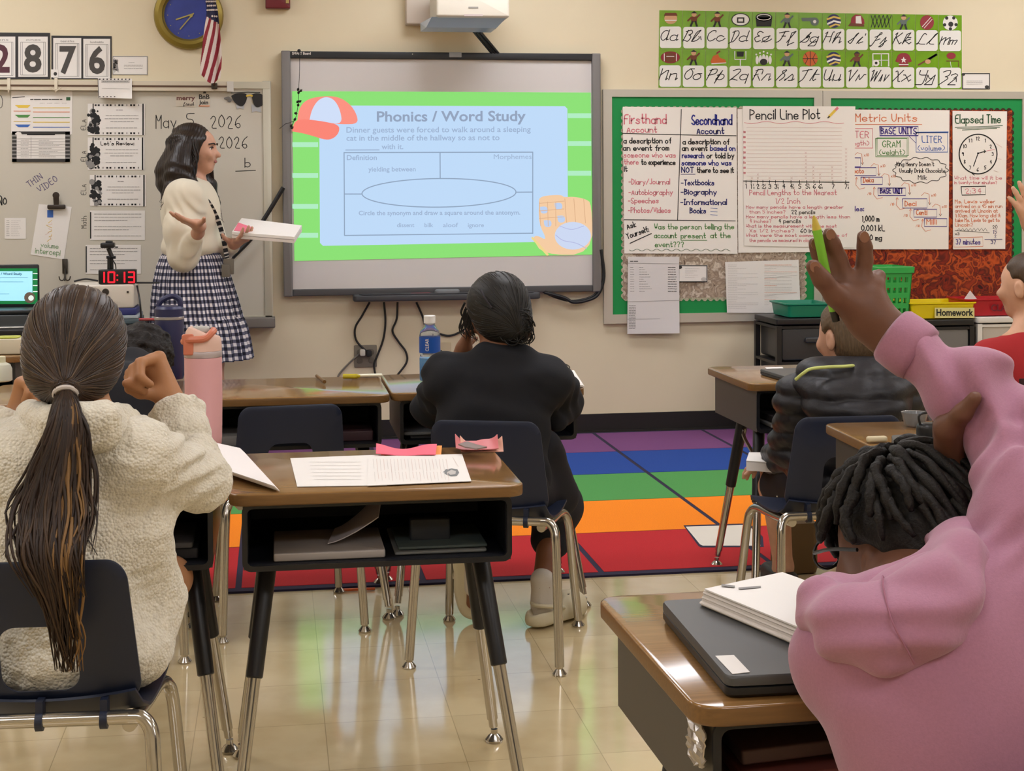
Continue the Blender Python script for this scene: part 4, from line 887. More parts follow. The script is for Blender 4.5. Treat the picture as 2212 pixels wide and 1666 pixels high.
    for s, x in (('1', 955), ('1½', 990), ('2', 1032), ('2½', 1068), ('3', 1112), ('3½', 1152), ('4', 1204), ('4½', 1255), ('5', 1312), ('5½', 1360), ('6', 1408), ('6½', 1445), ('7', 1535), ('7½', 1620)):
        write(mb, s[0], *z6(x, 640), 30/3.086, P, 4.5/3.086, 0); ln([(x+6, 586), (x+6, 606)], 4)
        if len(s) > 1: write(mb, '1', *z6(x+18, 622), 13/3.086, P, 3/3.086, 0); write(mb, '2', *z6(x+20, 642), 13/3.086, P, 3/3.086, 0)
    for x, n in ((1000, 1), (1040, 2), (1118, 1), (1265, 1), (1360, 8), (1410, 4), (1455, 2), (1535, 4), (1628, 9)):
        for k in range(n): y = 570-k*24; ln([(x-6, y-6), (x+6, y+6)], 2, 'faint'); ln([(x+6, y-6), (x-6, y+6)], 2, 'faint')
    for s, a, b, y, h in (('Pencil Lengths to the Nearest', 985, 1572, 684, 36), ('1/2 Inch', 1155, 1328, 740, 36), ('How many pencils have a length greater', 962, 1615, 774, 22), ('than 5 inches?', 985, 1230, 806, 22), ('How many pencils have a length less than', 962, 1660, 838, 22), ('4 inches?', 985, 1135, 868, 22), ('What is the measurement with the most', 962, 1570, 900, 22), ('Xs 1/2 inches?', 985, 1290, 932, 22), ('What were the most common lengths of', 962, 1640, 962, 22), ('the pencils we measured in class?', 985, 1430, 996, 22)): wr(s, a, b, y, h, 'pink', 3.2 if h < 30 else 4)
    for s, a, b, y in (('22 pencils', 1265, 1428, 810), ('4 pencils', 1178, 1332, 870), ('60 inches', 1325, 1500, 936), ('1/2', 1480, 1540, 996)): wr(s, a, b, y, 28, 'black', 4)
    line(mb, [z6(1518, 158), z6(1562, 112)], 17/3.086, P, 11, .0008); line(mb, [z6(1508, 168), z6(1516, 160)], 8/3.086, P, 0, .0009); line(mb, [z6(1562, 112), z6(1570, 104)], 17/3.086, P, 1, .0009)
    mb.build('marker_lettering', inks+[INK['yellow']], o, smooth=False)
    # elapsed time
    o, P = poster([z7(795, 122), z7(1158, 125), z7(1146, 1043), z7(798, 1045)], 'narrow elapsed time chart with a drawn clock face', .0012); mb = MB(); wr, ln = writer(mb, z7, P)
    wr('Elapsed Time', 814, 1124, 204, 56, 'dgreen', 7); ln([(812, 232), (960, 228), (1128, 220)], 4, 'dgreen'); ln([(860, 250), (1090, 238)], 4, 'dgreen'); ln([(825, 240), (1110, 232)], 3, 'dgreen')
    ln([(965+126*math.cos(t), 410+132*math.sin(t)) for t in np.linspace(0, 6.283, 60)], 8)
    for k in range(1, 13):
        a = k*math.pi/6; s = str(k); x, y = 965+100*math.sin(a), 410-104*math.cos(a); wr(s, x-8*len(s), x+8*len(s), y+12, 24, 'black', 4)
    ln([(965, 405), (1010, 392)], 6); ln([(965, 405), (935, 490)], 6); fill(mb, [z7(965+7*math.cos(t), 405+7*math.sin(t)) for t in np.linspace(0, 6.283, 12)[:-1]], P, 0); ln([(1005, 384), (1018, 391), (1006, 400)], 5); ln([(1020, 390), (1075, 378)], 3, 'pink'); ln([(925, 540), (940, 550)], 5)
    for q in ((1085, 340, 1125, 365), (1090, 440, 1120, 445), (1070, 520, 1100, 530)): ln([(q[0], q[1]), (q[2], q[3])], 2.5, 'faint')
    wr('What time will it be', 808, 1130, 580, 24, 'pink', 3); wr('in twenty-four minutes?', 808, 1095, 610, 22, 'pink', 3); ln([(852, 627), (1016, 624), (1014, 680), (858, 684), (852, 627)], 6); wr('2:34', 880, 995, 674, 36, 'pink', 4)
    for k, s in enumerate(('Ms. Lewis walker', 'arrived on a 45 min run', 'arrived at Lincoln at', '1:10am. How long did it', 'take Ms. Lewis to get to', 'Lincoln?')): wr(s, 812, (1084, 1130, 1100, 1120, 1112, 935)[k], 738+k*31, 24, 'orange', 3.4)
    ln([(812, 920), (900, 925), (1040, 935)], 3); 
    for k in range(8): ln([(825+k*25, 922), (838+k*25, 903), (850+k*25, 924)], 2.6)
    wr('20', 1062, 1098, 908, 24, 'black', 3); wr('15', 1062, 1096, 940, 24, 'navy', 3); wr('2', 1075, 1090, 968, 22, 'navy', 3); ln([(1010, 980), (1125, 978)], 4, 'navy'); wr('37', 1050, 1090, 1010, 26, 'navy', 4); wr('37 minutes', 818, 985, 1012, 36, 'purple', 5); ln([(803, 968), (995, 962), (998, 1025), (805, 1030), (803, 968)], 3, 'orange'); wr('x3', 812, 845, 950, 18, 'black', 3)
    mb.build('marker_lettering', inks, o, smooth=False)
    # smaller papers on the left board
    o = sheet('class_list', [z6(175, 1095), z6(515, 1095), z6(518, 1605), z6(170, 1610)], YP-.006, 'long grey printed list hanging below the board frame', 'paper', m=mat('paper_grey_white', '#d9d4d2', .8), curl=.02); P = wallplane(YP-.0075); mb = MB()
    dashes(mb, *[z6(190, 0)[0], z6(240, 0)[0]], z6(0, 1125)[1], 3.4, P, 0, 3)
    for k in range(11): y = z6(0, 1165+k*16)[1]; dashes(mb, z6(190, 0)[0], z6(215, 0)[0], y, 1.8, P, 1, k); dashes(mb, z6(250, 0)[0], z6(275+(k*13) % 60, 0)[0], y, 1.8, P, 1, k+9); dashes(mb, z6(442, 0)[0], z6(498, 0)[0], y, 2.4, P, 0, k+40)
    for k in range(15): dashes(mb, z6(182, 0)[0], z6(225, 0)[0], z6(0, 1420+k*11)[1], 1.9, P, 0, k+60)
    line(mb, [z6(176, 1138), z6(514, 1142)], .7, P, 1); line(mb, [z6(172, 1395), z6(516, 1385)], .7, P, 1); line(mb, [z6(172, 1512), z6(516, 1506)], .7, P, 1); mb.build('printing', [M_dk, M_grey], o, smooth=False)
    o = sheet('objective_card', [z6(510, 1150), z6(705, 1150), z6(705, 1265), z6(512, 1262)], YP-.004, 'small card with black dotted border on the leaf fabric', 'card'); P = wallplane(YP-.0054); mb = MB()
    rectline(mb, *z6(514, 1154), *z6(701, 1261), 1.8, P, 0)
    for k in range(5): dashes(mb, z6(555, 0)[0], z6(650-(k*17) % 40, 0)[0], z6(0, 1175+k*14)[1], 1.5, P, 1, k)
    fill(mb, [z6(520+16*math.cos(t), 1165+12*math.sin(t)) for t in np.linspace(0, 6.28, 10)[:-1]], P, 0, .0009); fill(mb, [z6(680+20*math.cos(t), 1245+14*math.sin(t)) for t in np.linspace(0, 6.28, 8)[:-1]], P, 1, .0009); mb.build('printing', [M_dk, M_lgrey], o, smooth=False)
    o = sheet('worksheet', [z6(822, 1130), z6(1312, 1115), z6(1325, 1470), z6(835, 1468)], YP-.004, 'double page of handwritten notes pinned low on the left board', 'paper', curl=.03); P = wallplane(YP-.0056); mb = MB()
    r = random.Random(4)
    for k in range(26):
        y = 1150+k*11.5
        dashes(mb, z6(842, 0)[0], z6(842+r.choice((60, 120, 200)), 0)[0], z6(0, y)[1], 1.5, P, 0, k)
        if k < 24: dashes(mb, z6(1085, 0)[0], z6(1085+r.choice((40, 80, 180, 215)), 0)[0], z6(0, y)[1], 1.5, P, 1 if k % 4 else 2, k+50)
    for y in (1237, 1355): line(mb, [z6(1085, y), z6(1300, y-20)], .6, P, 0)
    mb.build('handwriting', [M_lgrey, M_lgrey, INK['orange']], o, smooth=False)
charts()

# ---------------------------------------------------------------- alphabet strip
def picture(mb, kind, c, P):
    f = lambda pts, m, o=.0012: fill(mb, [(c[0]+x, c[1]+y) for x, y in pts], P, m, o)
    l = lambda pts, w, m, o=.0018: line(mb, [(c[0]+x, c[1]+y) for x, y in pts], w, P, m, o)
    ov = lambda rx, ry, m, o=.0012, cx=0, cy=0: f([(cx+rx*math.cos(t), cy+ry*math.sin(t)) for t in np.linspace(0, 6.283, 25)[:-1]], m, o)
    K, W, RD, OR, BR, NV, YE, GR, SK = range(9)
    if kind == 'jug': ov(14, 12, SK); f([(-12, -12), (12, -12), (15, -6), (-15, -6)], BR, .0015); l([(-12, 4), (12, 4)], 2, W)
    elif kind in ('player', 'runner', 'bear'):
        col = {'player': BR, 'runner': GR, 'bear': BR}[kind]
        ov(5.5, 5.5, SK if kind != 'bear' else BR, .0014, 0, -10); f([(-7, -5), (7, -5), (6, 7), (-6, 7)], col); l([(-6, -3), (-13, 4)], 3.5, col); l([(6, -3), (12, -9)], 3.5, col); l([(-3, 6), (-7, 15)], 4, K); l([(3, 6), (6, 15)], 4, K); f([(-7, -12), (0, -17), (7, -12)], K, .0016)
    elif kind == 'scoreboard': ov(20, 14, K); ov(18, 12, W, .0015); f([(-8, -5), (8, -5), (8, 7), (-8, 7)], K, .0018); f([(-5, -2), (5, -2), (5, 4), (-5, 4)], W, .0021)
    elif kind == 'puck': ov(18, 9, K, .0012, 0, -6); f([(-18, -6), (18, -6), (16, 14), (-16, 14)], K, .0012); l([(15*math.cos(t), -6+6*math.sin(t)) for t in np.linspace(0, 6.28, 20)], 1.6, W)
    elif kind == 'whistle': ov(9, 9, GR, .0012, 9, 2); f([(-20, -6), (10, -7), (10, 1), (-18, 1)], GR, .0014); ov(3.5, 3.5, W, .0018, 9, 2)
    elif kind == 'volleyball': ov(15, 15, NV); l([(-14, -4), (0, -9), (13, -6)], 4, YE); l([(-13, 6), (0, 0), (14, 3)], 4, W); l([(-8, 12), (4, 7), (12, 9)], 3.5, YE)
    elif kind == 'cap': f([(-14, 4), (-12, -8), (-4, -15), (8, -14), (15, -4), (16, 6)], RD); f([(-3, 4), (-3, -11), (8, -12), (10, 5)], W, .0015); f([(-20, 10), (-14, 3), (14, 6), (16, 11)], BR, .0017)
    elif kind == 'net':
        for k in range(5): l([(-20+k*9, -14), (-12+k*8, 12)], 1.4, K); l([(-12+k*9, -14), (-20+k*8, 12)], 1.4, K)
    elif kind == 'cricket': ov(15, 16, RD); l([(-10, 9), (8, -11)], 1.4, W); l([(-6, 12), (11, -7)], 1.2, W)
    elif kind == 'soccer':
        ov(16, 16, W); ov(5.5, 5.5, K, .0015, 1, 3)
        for t in np.linspace(.3, 6.58, 6)[:-1]: ov(3.6, 3.6, K, .0015, 13*math.cos(t), 13*math.sin(t))
    elif kind == 'football': ov(21, 13, BR); ov(20, 12, RD, .0014); ov(13, 11, BR, .0016); l([(-8, -2), (8, -2)], 1.2, W, .002); l([(-13, -8), (-13, 8)], 1.6, W, .002); l([(13, -8), (13, 8)], 1.6, W, .002)
    elif kind == 'shoe': f([(-14, 8), (-8, -4), (2, -8), (6, 0), (18, 4), (20, 10), (-12, 12)], OR); f([(-12, 12), (20, 10), (20, 12), (-12, 14)], W, .0015); l([(0, -10), (6, -14)], 3, RD)
    elif kind == 'goalpost': l([(0, 16), (0, 4)], 2, W); l([(-12, -14), (-12, 3), (12, 3), (12, -14)], 2, W); f([(-8, -14), (8, -14), (7, -3), (-7, -3)], K)
    elif kind == 'pins':
        for k in range(-2, 3): ov(3.4, 9, W, .0012+abs(k)*.0001, k*7, 4+abs(k)*2-4)
        ov(8, 7, K, .0018, 0, 8); 
        for k in range(-2, 3): ov(2, 2, W, .0012, k*8, -14+abs(k)*3)
    elif kind == 'basketball': ov(16, 16, OR); l([(-16, 0), (16, 0)], 1.3, K); l([(0, -16), (0, 16)], 1.3, K); l([(-11, -11), (-5, 0), (-11, 11)], 1.3, K); l([(11, -11), (5, 0), (11, 11)], 1.3, K)
    elif kind == 'goal': l([(-16, 14), (-16, -12), (18, -12), (18, 14)], 3, W); l([(2, -12), (2, 14)], 1.6, W); l([(-16, 2), (18, 2)], 1.2, W); ov(7, 7, W, .002, -9, 8); ov(3, 3, K, .0023, -9, 8)
    elif kind == 'jersey': f([(-12, -10), (-5, -14), (5, -14), (12, -10), (18, 4), (11, 7), (9, 2), (10, 15), (-10, 15), (-9, 2), (-11, 7), (-18, 4)], RD); l([(-10, 11), (10, 11)], 2, W); f([(0, -6), (2, -1), (6, -1), (3, 2), (4, 7), (0, 4), (-4, 7), (-3, 2), (-6, -1), (-2, -1)], W, .0016)
    elif kind == 'bat': l([(-18, 11), (-4, 3), (20, -11)], 3.5, BR); l([(2, 0), (20, -11)], 5, K); ov(6, 5, SK, .002, 2, 4)
    elif kind == 'hoop': ov(10, 7, RD, .0012, 2, -9); l([(-8, 2), (18, 2), (18, 14)], 2, BR); l([(0, 4), (2, 16)], 1, W)
def alphabet():
    tl, tr, bl, br = np.array([1424, 22.]), np.array([2078, 33.]), np.array([1422, 190.]), np.array([2078, 193.])
    seq = ['jug', 'player', 'player', 'scoreboard', 'puck', 'runner', 'whistle', 'volleyball', 'cap', 'net', 'runner', 'cricket', 'soccer', 'football', 'player', 'shoe', 'goalpost', 'pins', 'runner', 'basketball', 'volleyball', 'bear', 'goal', 'jersey', 'bat', 'hoop']
    pm = [mat('pic_black', '#232220', .6), mat('pic_white', '#e4e0da', .6), mat('pic_red', '#8e2430', .6), mat('pic_orange', '#c4612c', .6), mat('pic_brown', '#6e3a24', .6), mat('pic_navy', '#2e2d55', .6), mat('pic_yellow', '#d6b85a', .6), mat('pic_grey', '#5f6b66', .6), mat('pic_skin', '#c99c74', .6)]
    M_g = mat('card_green', '#6f9e1f', .22, noise=(14, .10)); M_w = mat('card_white', '#e6e3de', .25)
    word = dict(jug='jug', player='ball player', runner='runner', bear='bear', scoreboard='scoreboard', puck='hockey puck', whistle='whistle', volleyball='volleyball', cap='red cap', net='net', cricket='cricket ball', soccer='soccer ball', football='football', shoe='shoe', goalpost='goalpost', pins='bowling pins', basketball='basketball', goal='goal', jersey='jersey', bat='bat', hoop='hoop')
    for i in range(26):
        r, c = divmod(i, 13); L_ = chr(65+i); f = lambda s, t: (tl*(1-s)+tr*s)*(1-t)+(bl*(1-s)+br*s)*t
        s0, s1, t0, t1 = c/13, (c+1)/13, r/2, (r+1)/2; g = .0006
        o = sheet('alphabet_card', [f(s0+g, t0), f(s1-g, t0), f(s1-g, t1-.004), f(s0+g, t1-.004)], -.001, 'green cursive alphabet card '+L_+L_.lower()+' with a '+word[seq[i]]+' picture', 'alphabet card', 'cursive alphabet cards above the boards', m=M_g)
        P = wallplane(-.0024); a = f(s0, t0+.21); b = f(s1, t1-.016); cx, cy = (a+b)/2; w, h = b[0]-a[0]-4, b[1]-a[1]
        mb = MB(); mb.poly([P(u, v, .0004) for u, v in rrect(w, h, 5, 3, cx, cy)]); mb.build('letter_panel', [M_w], o, smooth=False)
        mb = MB(); _, Wd = layout(L_+L_.lower(), 24, CUR, .32); W2 = min(Wd, 42); H = 24 if L_ != 'M' else 17
        write(mb, L_+L_.lower(), cx-W2/2-3, cy+8, H, P, 1.9, 0, CUR, width=W2, shear=.32, jit=0, gap=.9, off=.0009); mb.build('lettering', [M_black], o, smooth=False)
        mb = MB(); pc = f((s0+s1)/2, t0+.105); picture(mb, seq[i], pc, P); mb.build('picture', pm, o, smooth=False)
    o = sheet('objective_card', [(2078, 157), (2139, 158), (2139, 193), (2078, 193)], -.001, 'small card with dotted black border right of the alphabet cards', 'card'); mb = MB(); P = wallplane(-.0024); rectline(mb, 2079.5, 159, 2137.5, 192, 2, P, 0)
    for k in range(3): dashes(mb, 2088, 2122, 175+k*3.4, 1.6, P, 1, k)
    fill(mb, [(2081+4*math.cos(t), 161+3*math.sin(t)) for t in np.linspace(0, 6.28, 8)[:-1]], P, 0, .0009); fill(mb, [(2132+5*math.cos(t), 188+4*math.sin(t)) for t in np.linspace(0, 6.28, 8)[:-1]], P, 0, .0009); mb.build('printing', [M_dk, M_grey], o, smooth=False)
alphabet()
# ---------------------------------------------------------------- school desks and chairs
M_wood = mat('desk_laminate', '#86633a', .11, spec=.55, noise=(7, .16, (1.2, 22, 6)))
M_edge = mat('desk_edge', '#775630', .35, noise=(9, .14, (1.5, 20, 20)))
M_steel = mat('painted_steel', '#4d4842', .42, .1); M_liner = mat('box_liner', '#14151c', .5); M_sleeve = mat('leg_sleeve', '#17171b', .38)
M_chrome = mat('chrome', '#b9b4ac', .17, .95); M_navy = mat('chair_shell', '#1b2236', .42, spec=.45, bump=('noise', 900, .15, .0005))
ZD = .67
def make_desk(w=.595, d=.505):
    root = empty('student_desk'); t = .024; zb = .515; zt = ZD-t
    m = MB(); m.rbox((0, 0, ZD-t/2), (w, d, t), .035, .004, 0)
    o = m.build('desktop', [M_wood, M_edge], root, local=True)
    P = o.data
    for f in P.polygons: f.material_index = 0 if f.normal.z > .7 else 1
    bw, bd = w-.055, d-.05; y0, y1 = -bd/2-.004, bd/2; th = .006
    m = MB(); q = lambda lo, hi, k: m.box2(lo, hi, k)
    q((-bw/2, y0, zb), (-bw/2+th, y1, zt), 0); q((bw/2-th, y0, zb), (bw/2, y1, zt), 0); q((-bw/2+th, y1-th, zb), (bw/2-th, y1, zt), 0); q((-bw/2+th, y0, zb), (bw/2-th, y1-th, zb+th), 0)
    m.build('book_box', [M_steel], root, local=True, smooth=False)
    m = MB(); e = .001; q((-bw/2+th+e, y0+.004, zb+th+e), (-bw/2+th+e+.002, y1-th-e, zt-.002), 0); q((bw/2-th-e-.002, y0+.004, zb+th+e), (bw/2-th-e, y1-th-e, zt-.002), 0)
    q((-bw/2+th+e, y1-th-e-.002, zb+th+e), (bw/2-th-e, y1-th-e, zt-.002), 0); q((-bw/2+th+e, y0+.004, zb+th+e), (bw/2-th-e, y1-th-e, zb+th+e+.002), 0); m.build('box_lining', [M_liner], root, local=True, smooth=False)
    m = MB(); A = rrect(bw+.004, zt-zb+.006, .018, 5, 0, (zt+zb)/2); B = rrect(bw-.016, zt-zb-.016, .012, 5, 0, (zt+zb)/2)
    m.loops([[(x, y0, z) for x, z in A], [(x, y0-.005, z) for x, z in A], [(x, y0-.005, z) for x, z in B], [(x, y0+.004, z) for x, z in B]], 0, False, False); m.build('front_trim', [M_sleeve], root, local=True)
    for sx in (-1, 1):
        for sy in (-1, 1):
            top = np.array([sx*(bw/2-.05), sy*.10-(.03 if sy > 0 else 0), zb]); foot = np.array([sx*(w/2-.01), -d/2-.015 if sy < 0 else d/2-.10, .022]); f = lambda s: top+(foot-top)*s
            a = MB(); a.tube([f(0), f(.02), f(.47), f(.475)], [.016, .0195, .0175, .015], 14); lg = a.build('leg', [M_sleeve], root, local=True)
            a = MB(); a.tube([f(.46), f(.93)], [.0135, .0125], 14); a.tube([f(.93), f(.97)], [.010, .010], 12); a.build('leg_insert', [M_chrome], lg, local=True)
            a = MB(); a.lathe([(.0, .0), (.019, 0), (.021, .006), (.014, .015), (.008, .02), (.008, .03)], (foot[0], foot[1], 0), 16); a.build('glide', [M_chrome], lg, local=True)
            if sy > 0:
                g = lambda s: (lambda tp, ft: tp+(ft-tp)*s)(np.array([sx*(bw/2-.05), -.10, zb]), np.array([sx*(w/2-.01), -d/2-.015, .022]))
                a = MB(); a.tube(spline([f(.03)+[0, -.012, -.02], f(.12)+[0, -.05, 0], g(.22)+[0, .012, 0]]), .0065, 8); a.build('brace', [M_chrome], root, local=True)
    return root
desk0 = make_desk()
DESKS = {}
_first = [True]
def place_desk(key, x, yf, label, rz=0., sx=1., z=0.):
    o = desk0 if _first[0] else copy_tree(desk0); _first[0] = False
    o.location = (x, yf+.2525, 0); o.rotation_euler = (0, 0, rz); o.scale = (sx, 1, 1); WL[o.name] = np.array([x, yf+.2525, 0.])
    tag(o, label, 'desk', 'student desks'); DESKS[key] = o; return o
place_desk('D', -.675, -4.935, 'empty seat school desk in the centre holding two worksheets and pink papers')
place_desk('E', -1.277, -4.90, 'school desk in front of the girl in the cream fleece jacket')
place_desk('A', -1.445, -3.44, 'school desk in the far row carrying the tall navy bottle')
place_desk('B', -.838, -3.44, 'far row school desk with a pencil stub and yellow highlighter on it')
place_desk('C', -.236, -3.41, 'far row school desk with the blue labelled water bottle on it')
place_desk('F', .885, -3.40, 'school desk of the boy in the black puffer jacket', .0)
place_desk('G', -.115, -6.31, 'nearest school desk with a black laptop and thick paper stack', .02)
place_desk('H', .80, -4.75, 'school desk mostly hidden behind the girl in the pink hoodie', -.05)
_hx = at(46, 770, z=ZD); place_desk('K', _hx[0]-.2975, _hx[1]-.0, 'far left school desk with a tissue box on top')

def make_chair():
    root = empty('school_chair'); n = 12
    def ring(w, h, r, cx, cy): return np.array(rrect(w, h, r, n, cx, cy))
    zb, zt = .412, .658
    def surf(x, z):      # the back: leans and curves around the sitter
        s = (z-zb)/(zt-zb); return np.array([x, -.135-.055*s**1.2+.16*x*x/.16*.35-.012*math.sin(s*3.1), z])
    k = len(ring(1, 1, .1, 0, 0)); L0 = []
    out = ring(.33, zt-zb, .035, 0, (zt+zb)/2)
    for p in out:
        s = (p[1]-zb)/(zt-zb); p[0] *= 1.0-.11*s
        if s > .9: p[1] += .008*(1-abs(p[0])/.15)
    hole = ring(.128, .118, .03, 0.0, zb+.080)
    def loft(th): return [[surf(*(hole[j]*(1-t)+out[j]*t))-np.array([0, th*(1 if True else 0), 0]) for j in range(k)] for t in np.linspace(0, 1, 9)]
    A, B = loft(0), loft(.006)
    m = MB(); LS = A+[[q+np.array([0, -.004, .003*np.sign(q[2]-.5)]) for q in A[-1]]]+B[::-1]; LS.append(A[0]); m.loops(LS, 0, False, False); m.build('backrest', [M_navy], root, local=True, angle=60)
    G = []
    for i in range(15):
        t = i/14; row = []
        for j in range(13):
            s = j/12*2-1; hw = .172*(1 if t > .15 else .9+.1*t/.15); yy = -.150+t*.355; zz = .387-.018*math.sin(t*3.0)+.014*s*s
            if t > .82: zz -= .030*((t-.82)/.18)**1.6
            if t < .12: zz += .034*((.12-t)/.12)**1.4
            row.append((s*hw*(1-.10*max(0, t-.85)/.15*abs(s)), yy, zz))
        G.append(row)
    m = MB(); m.grid(G, thick=-.005); m.build('seat', [M_navy], root, local=True, angle=60)
    m = MB(); m.tube([(-.150, -.165, .391), (.150, -.165, .391)], .0125, 12); m.build('rail', [M_chrome], root, local=True)
    m = MB(); m.tube([(-.158, .10, .358), (.158, .10, .358)], .010, 10); m.build('cross_bar', [M_chrome], root, local=True)
    for x in (-.105, .0, .105): h = MB(); h.box((x, -.158, .403), (.012, .026, .04)); h.tube([(x-.006, -.165, .389), (x+.006, -.165, .389)], .0165, 12); h.build('clip', [M_navy], root, local=True)
    for sx in (-1, 1):
        a = MB(); a.tube(spline([(sx*.146, -.165, .391), (sx*.168, -.168, .389), (sx*.183, -.175, .370), (sx*.188, -.186, .33), (sx*.195, -.205, .20), (sx*.203, -.231, .022)]), .0125, 12); lg = a.build('leg', [M_chrome], root, local=True)
        g = [(0, 0), (.017, 0), (.019, .005), (.013, .013), (.009, .018), (.009, .028)]
        a = MB(); a.lathe(g, (sx*.203, -.231, 0), 14); a.build('glide', [M_chrome], lg, local=True)
        a = MB(); a.tube(spline([(sx*.142, -.14, .369), (sx*.150, .0, .361), (sx*.158, .11, .359), (sx*.168, .155, .343), (sx*.175, .175, .30), (sx*.184, .205, .15), (sx*.193, .233, .022)]), .0125, 12); lg = a.build('leg', [M_chrome], root, local=True)
        a = MB(); a.lathe(g, (sx*.193, .233, 0), 14); a.build('glide', [M_chrome], lg, local=True)
    return root
chair0 = make_chair(); _fc = [True]; CHAIRS = {}
def place_chair(key, x, y, rz, label):
    o = chair0 if _fc[0] else copy_tree(chair0); _fc[0] = False
    o.location = (x, y, 0); o.rotation_euler = (0, 0, rz); WL[o.name] = np.array([x, y, 0.]); tag(o, label, 'chair', 'school chairs'); CHAIRS[key] = o
place_chair('C', -.267, -3.79, -.325, 'navy school chair under the girl in black')
place_chair('B', -.855, -3.37, .10, 'empty navy school chair pushed in at the far row desk')
_p = at(1828, 902, z=.655); place_chair('F', _p[0]+.0, _p[1]+.16, -.02, 'navy school chair under the boy in the black puffer jacket')
_p = at(94, 1215, z=.655); place_chair('E', _p[0], _p[1]+.165, -.06, 'navy school chair under the girl in the cream fleece jacket')
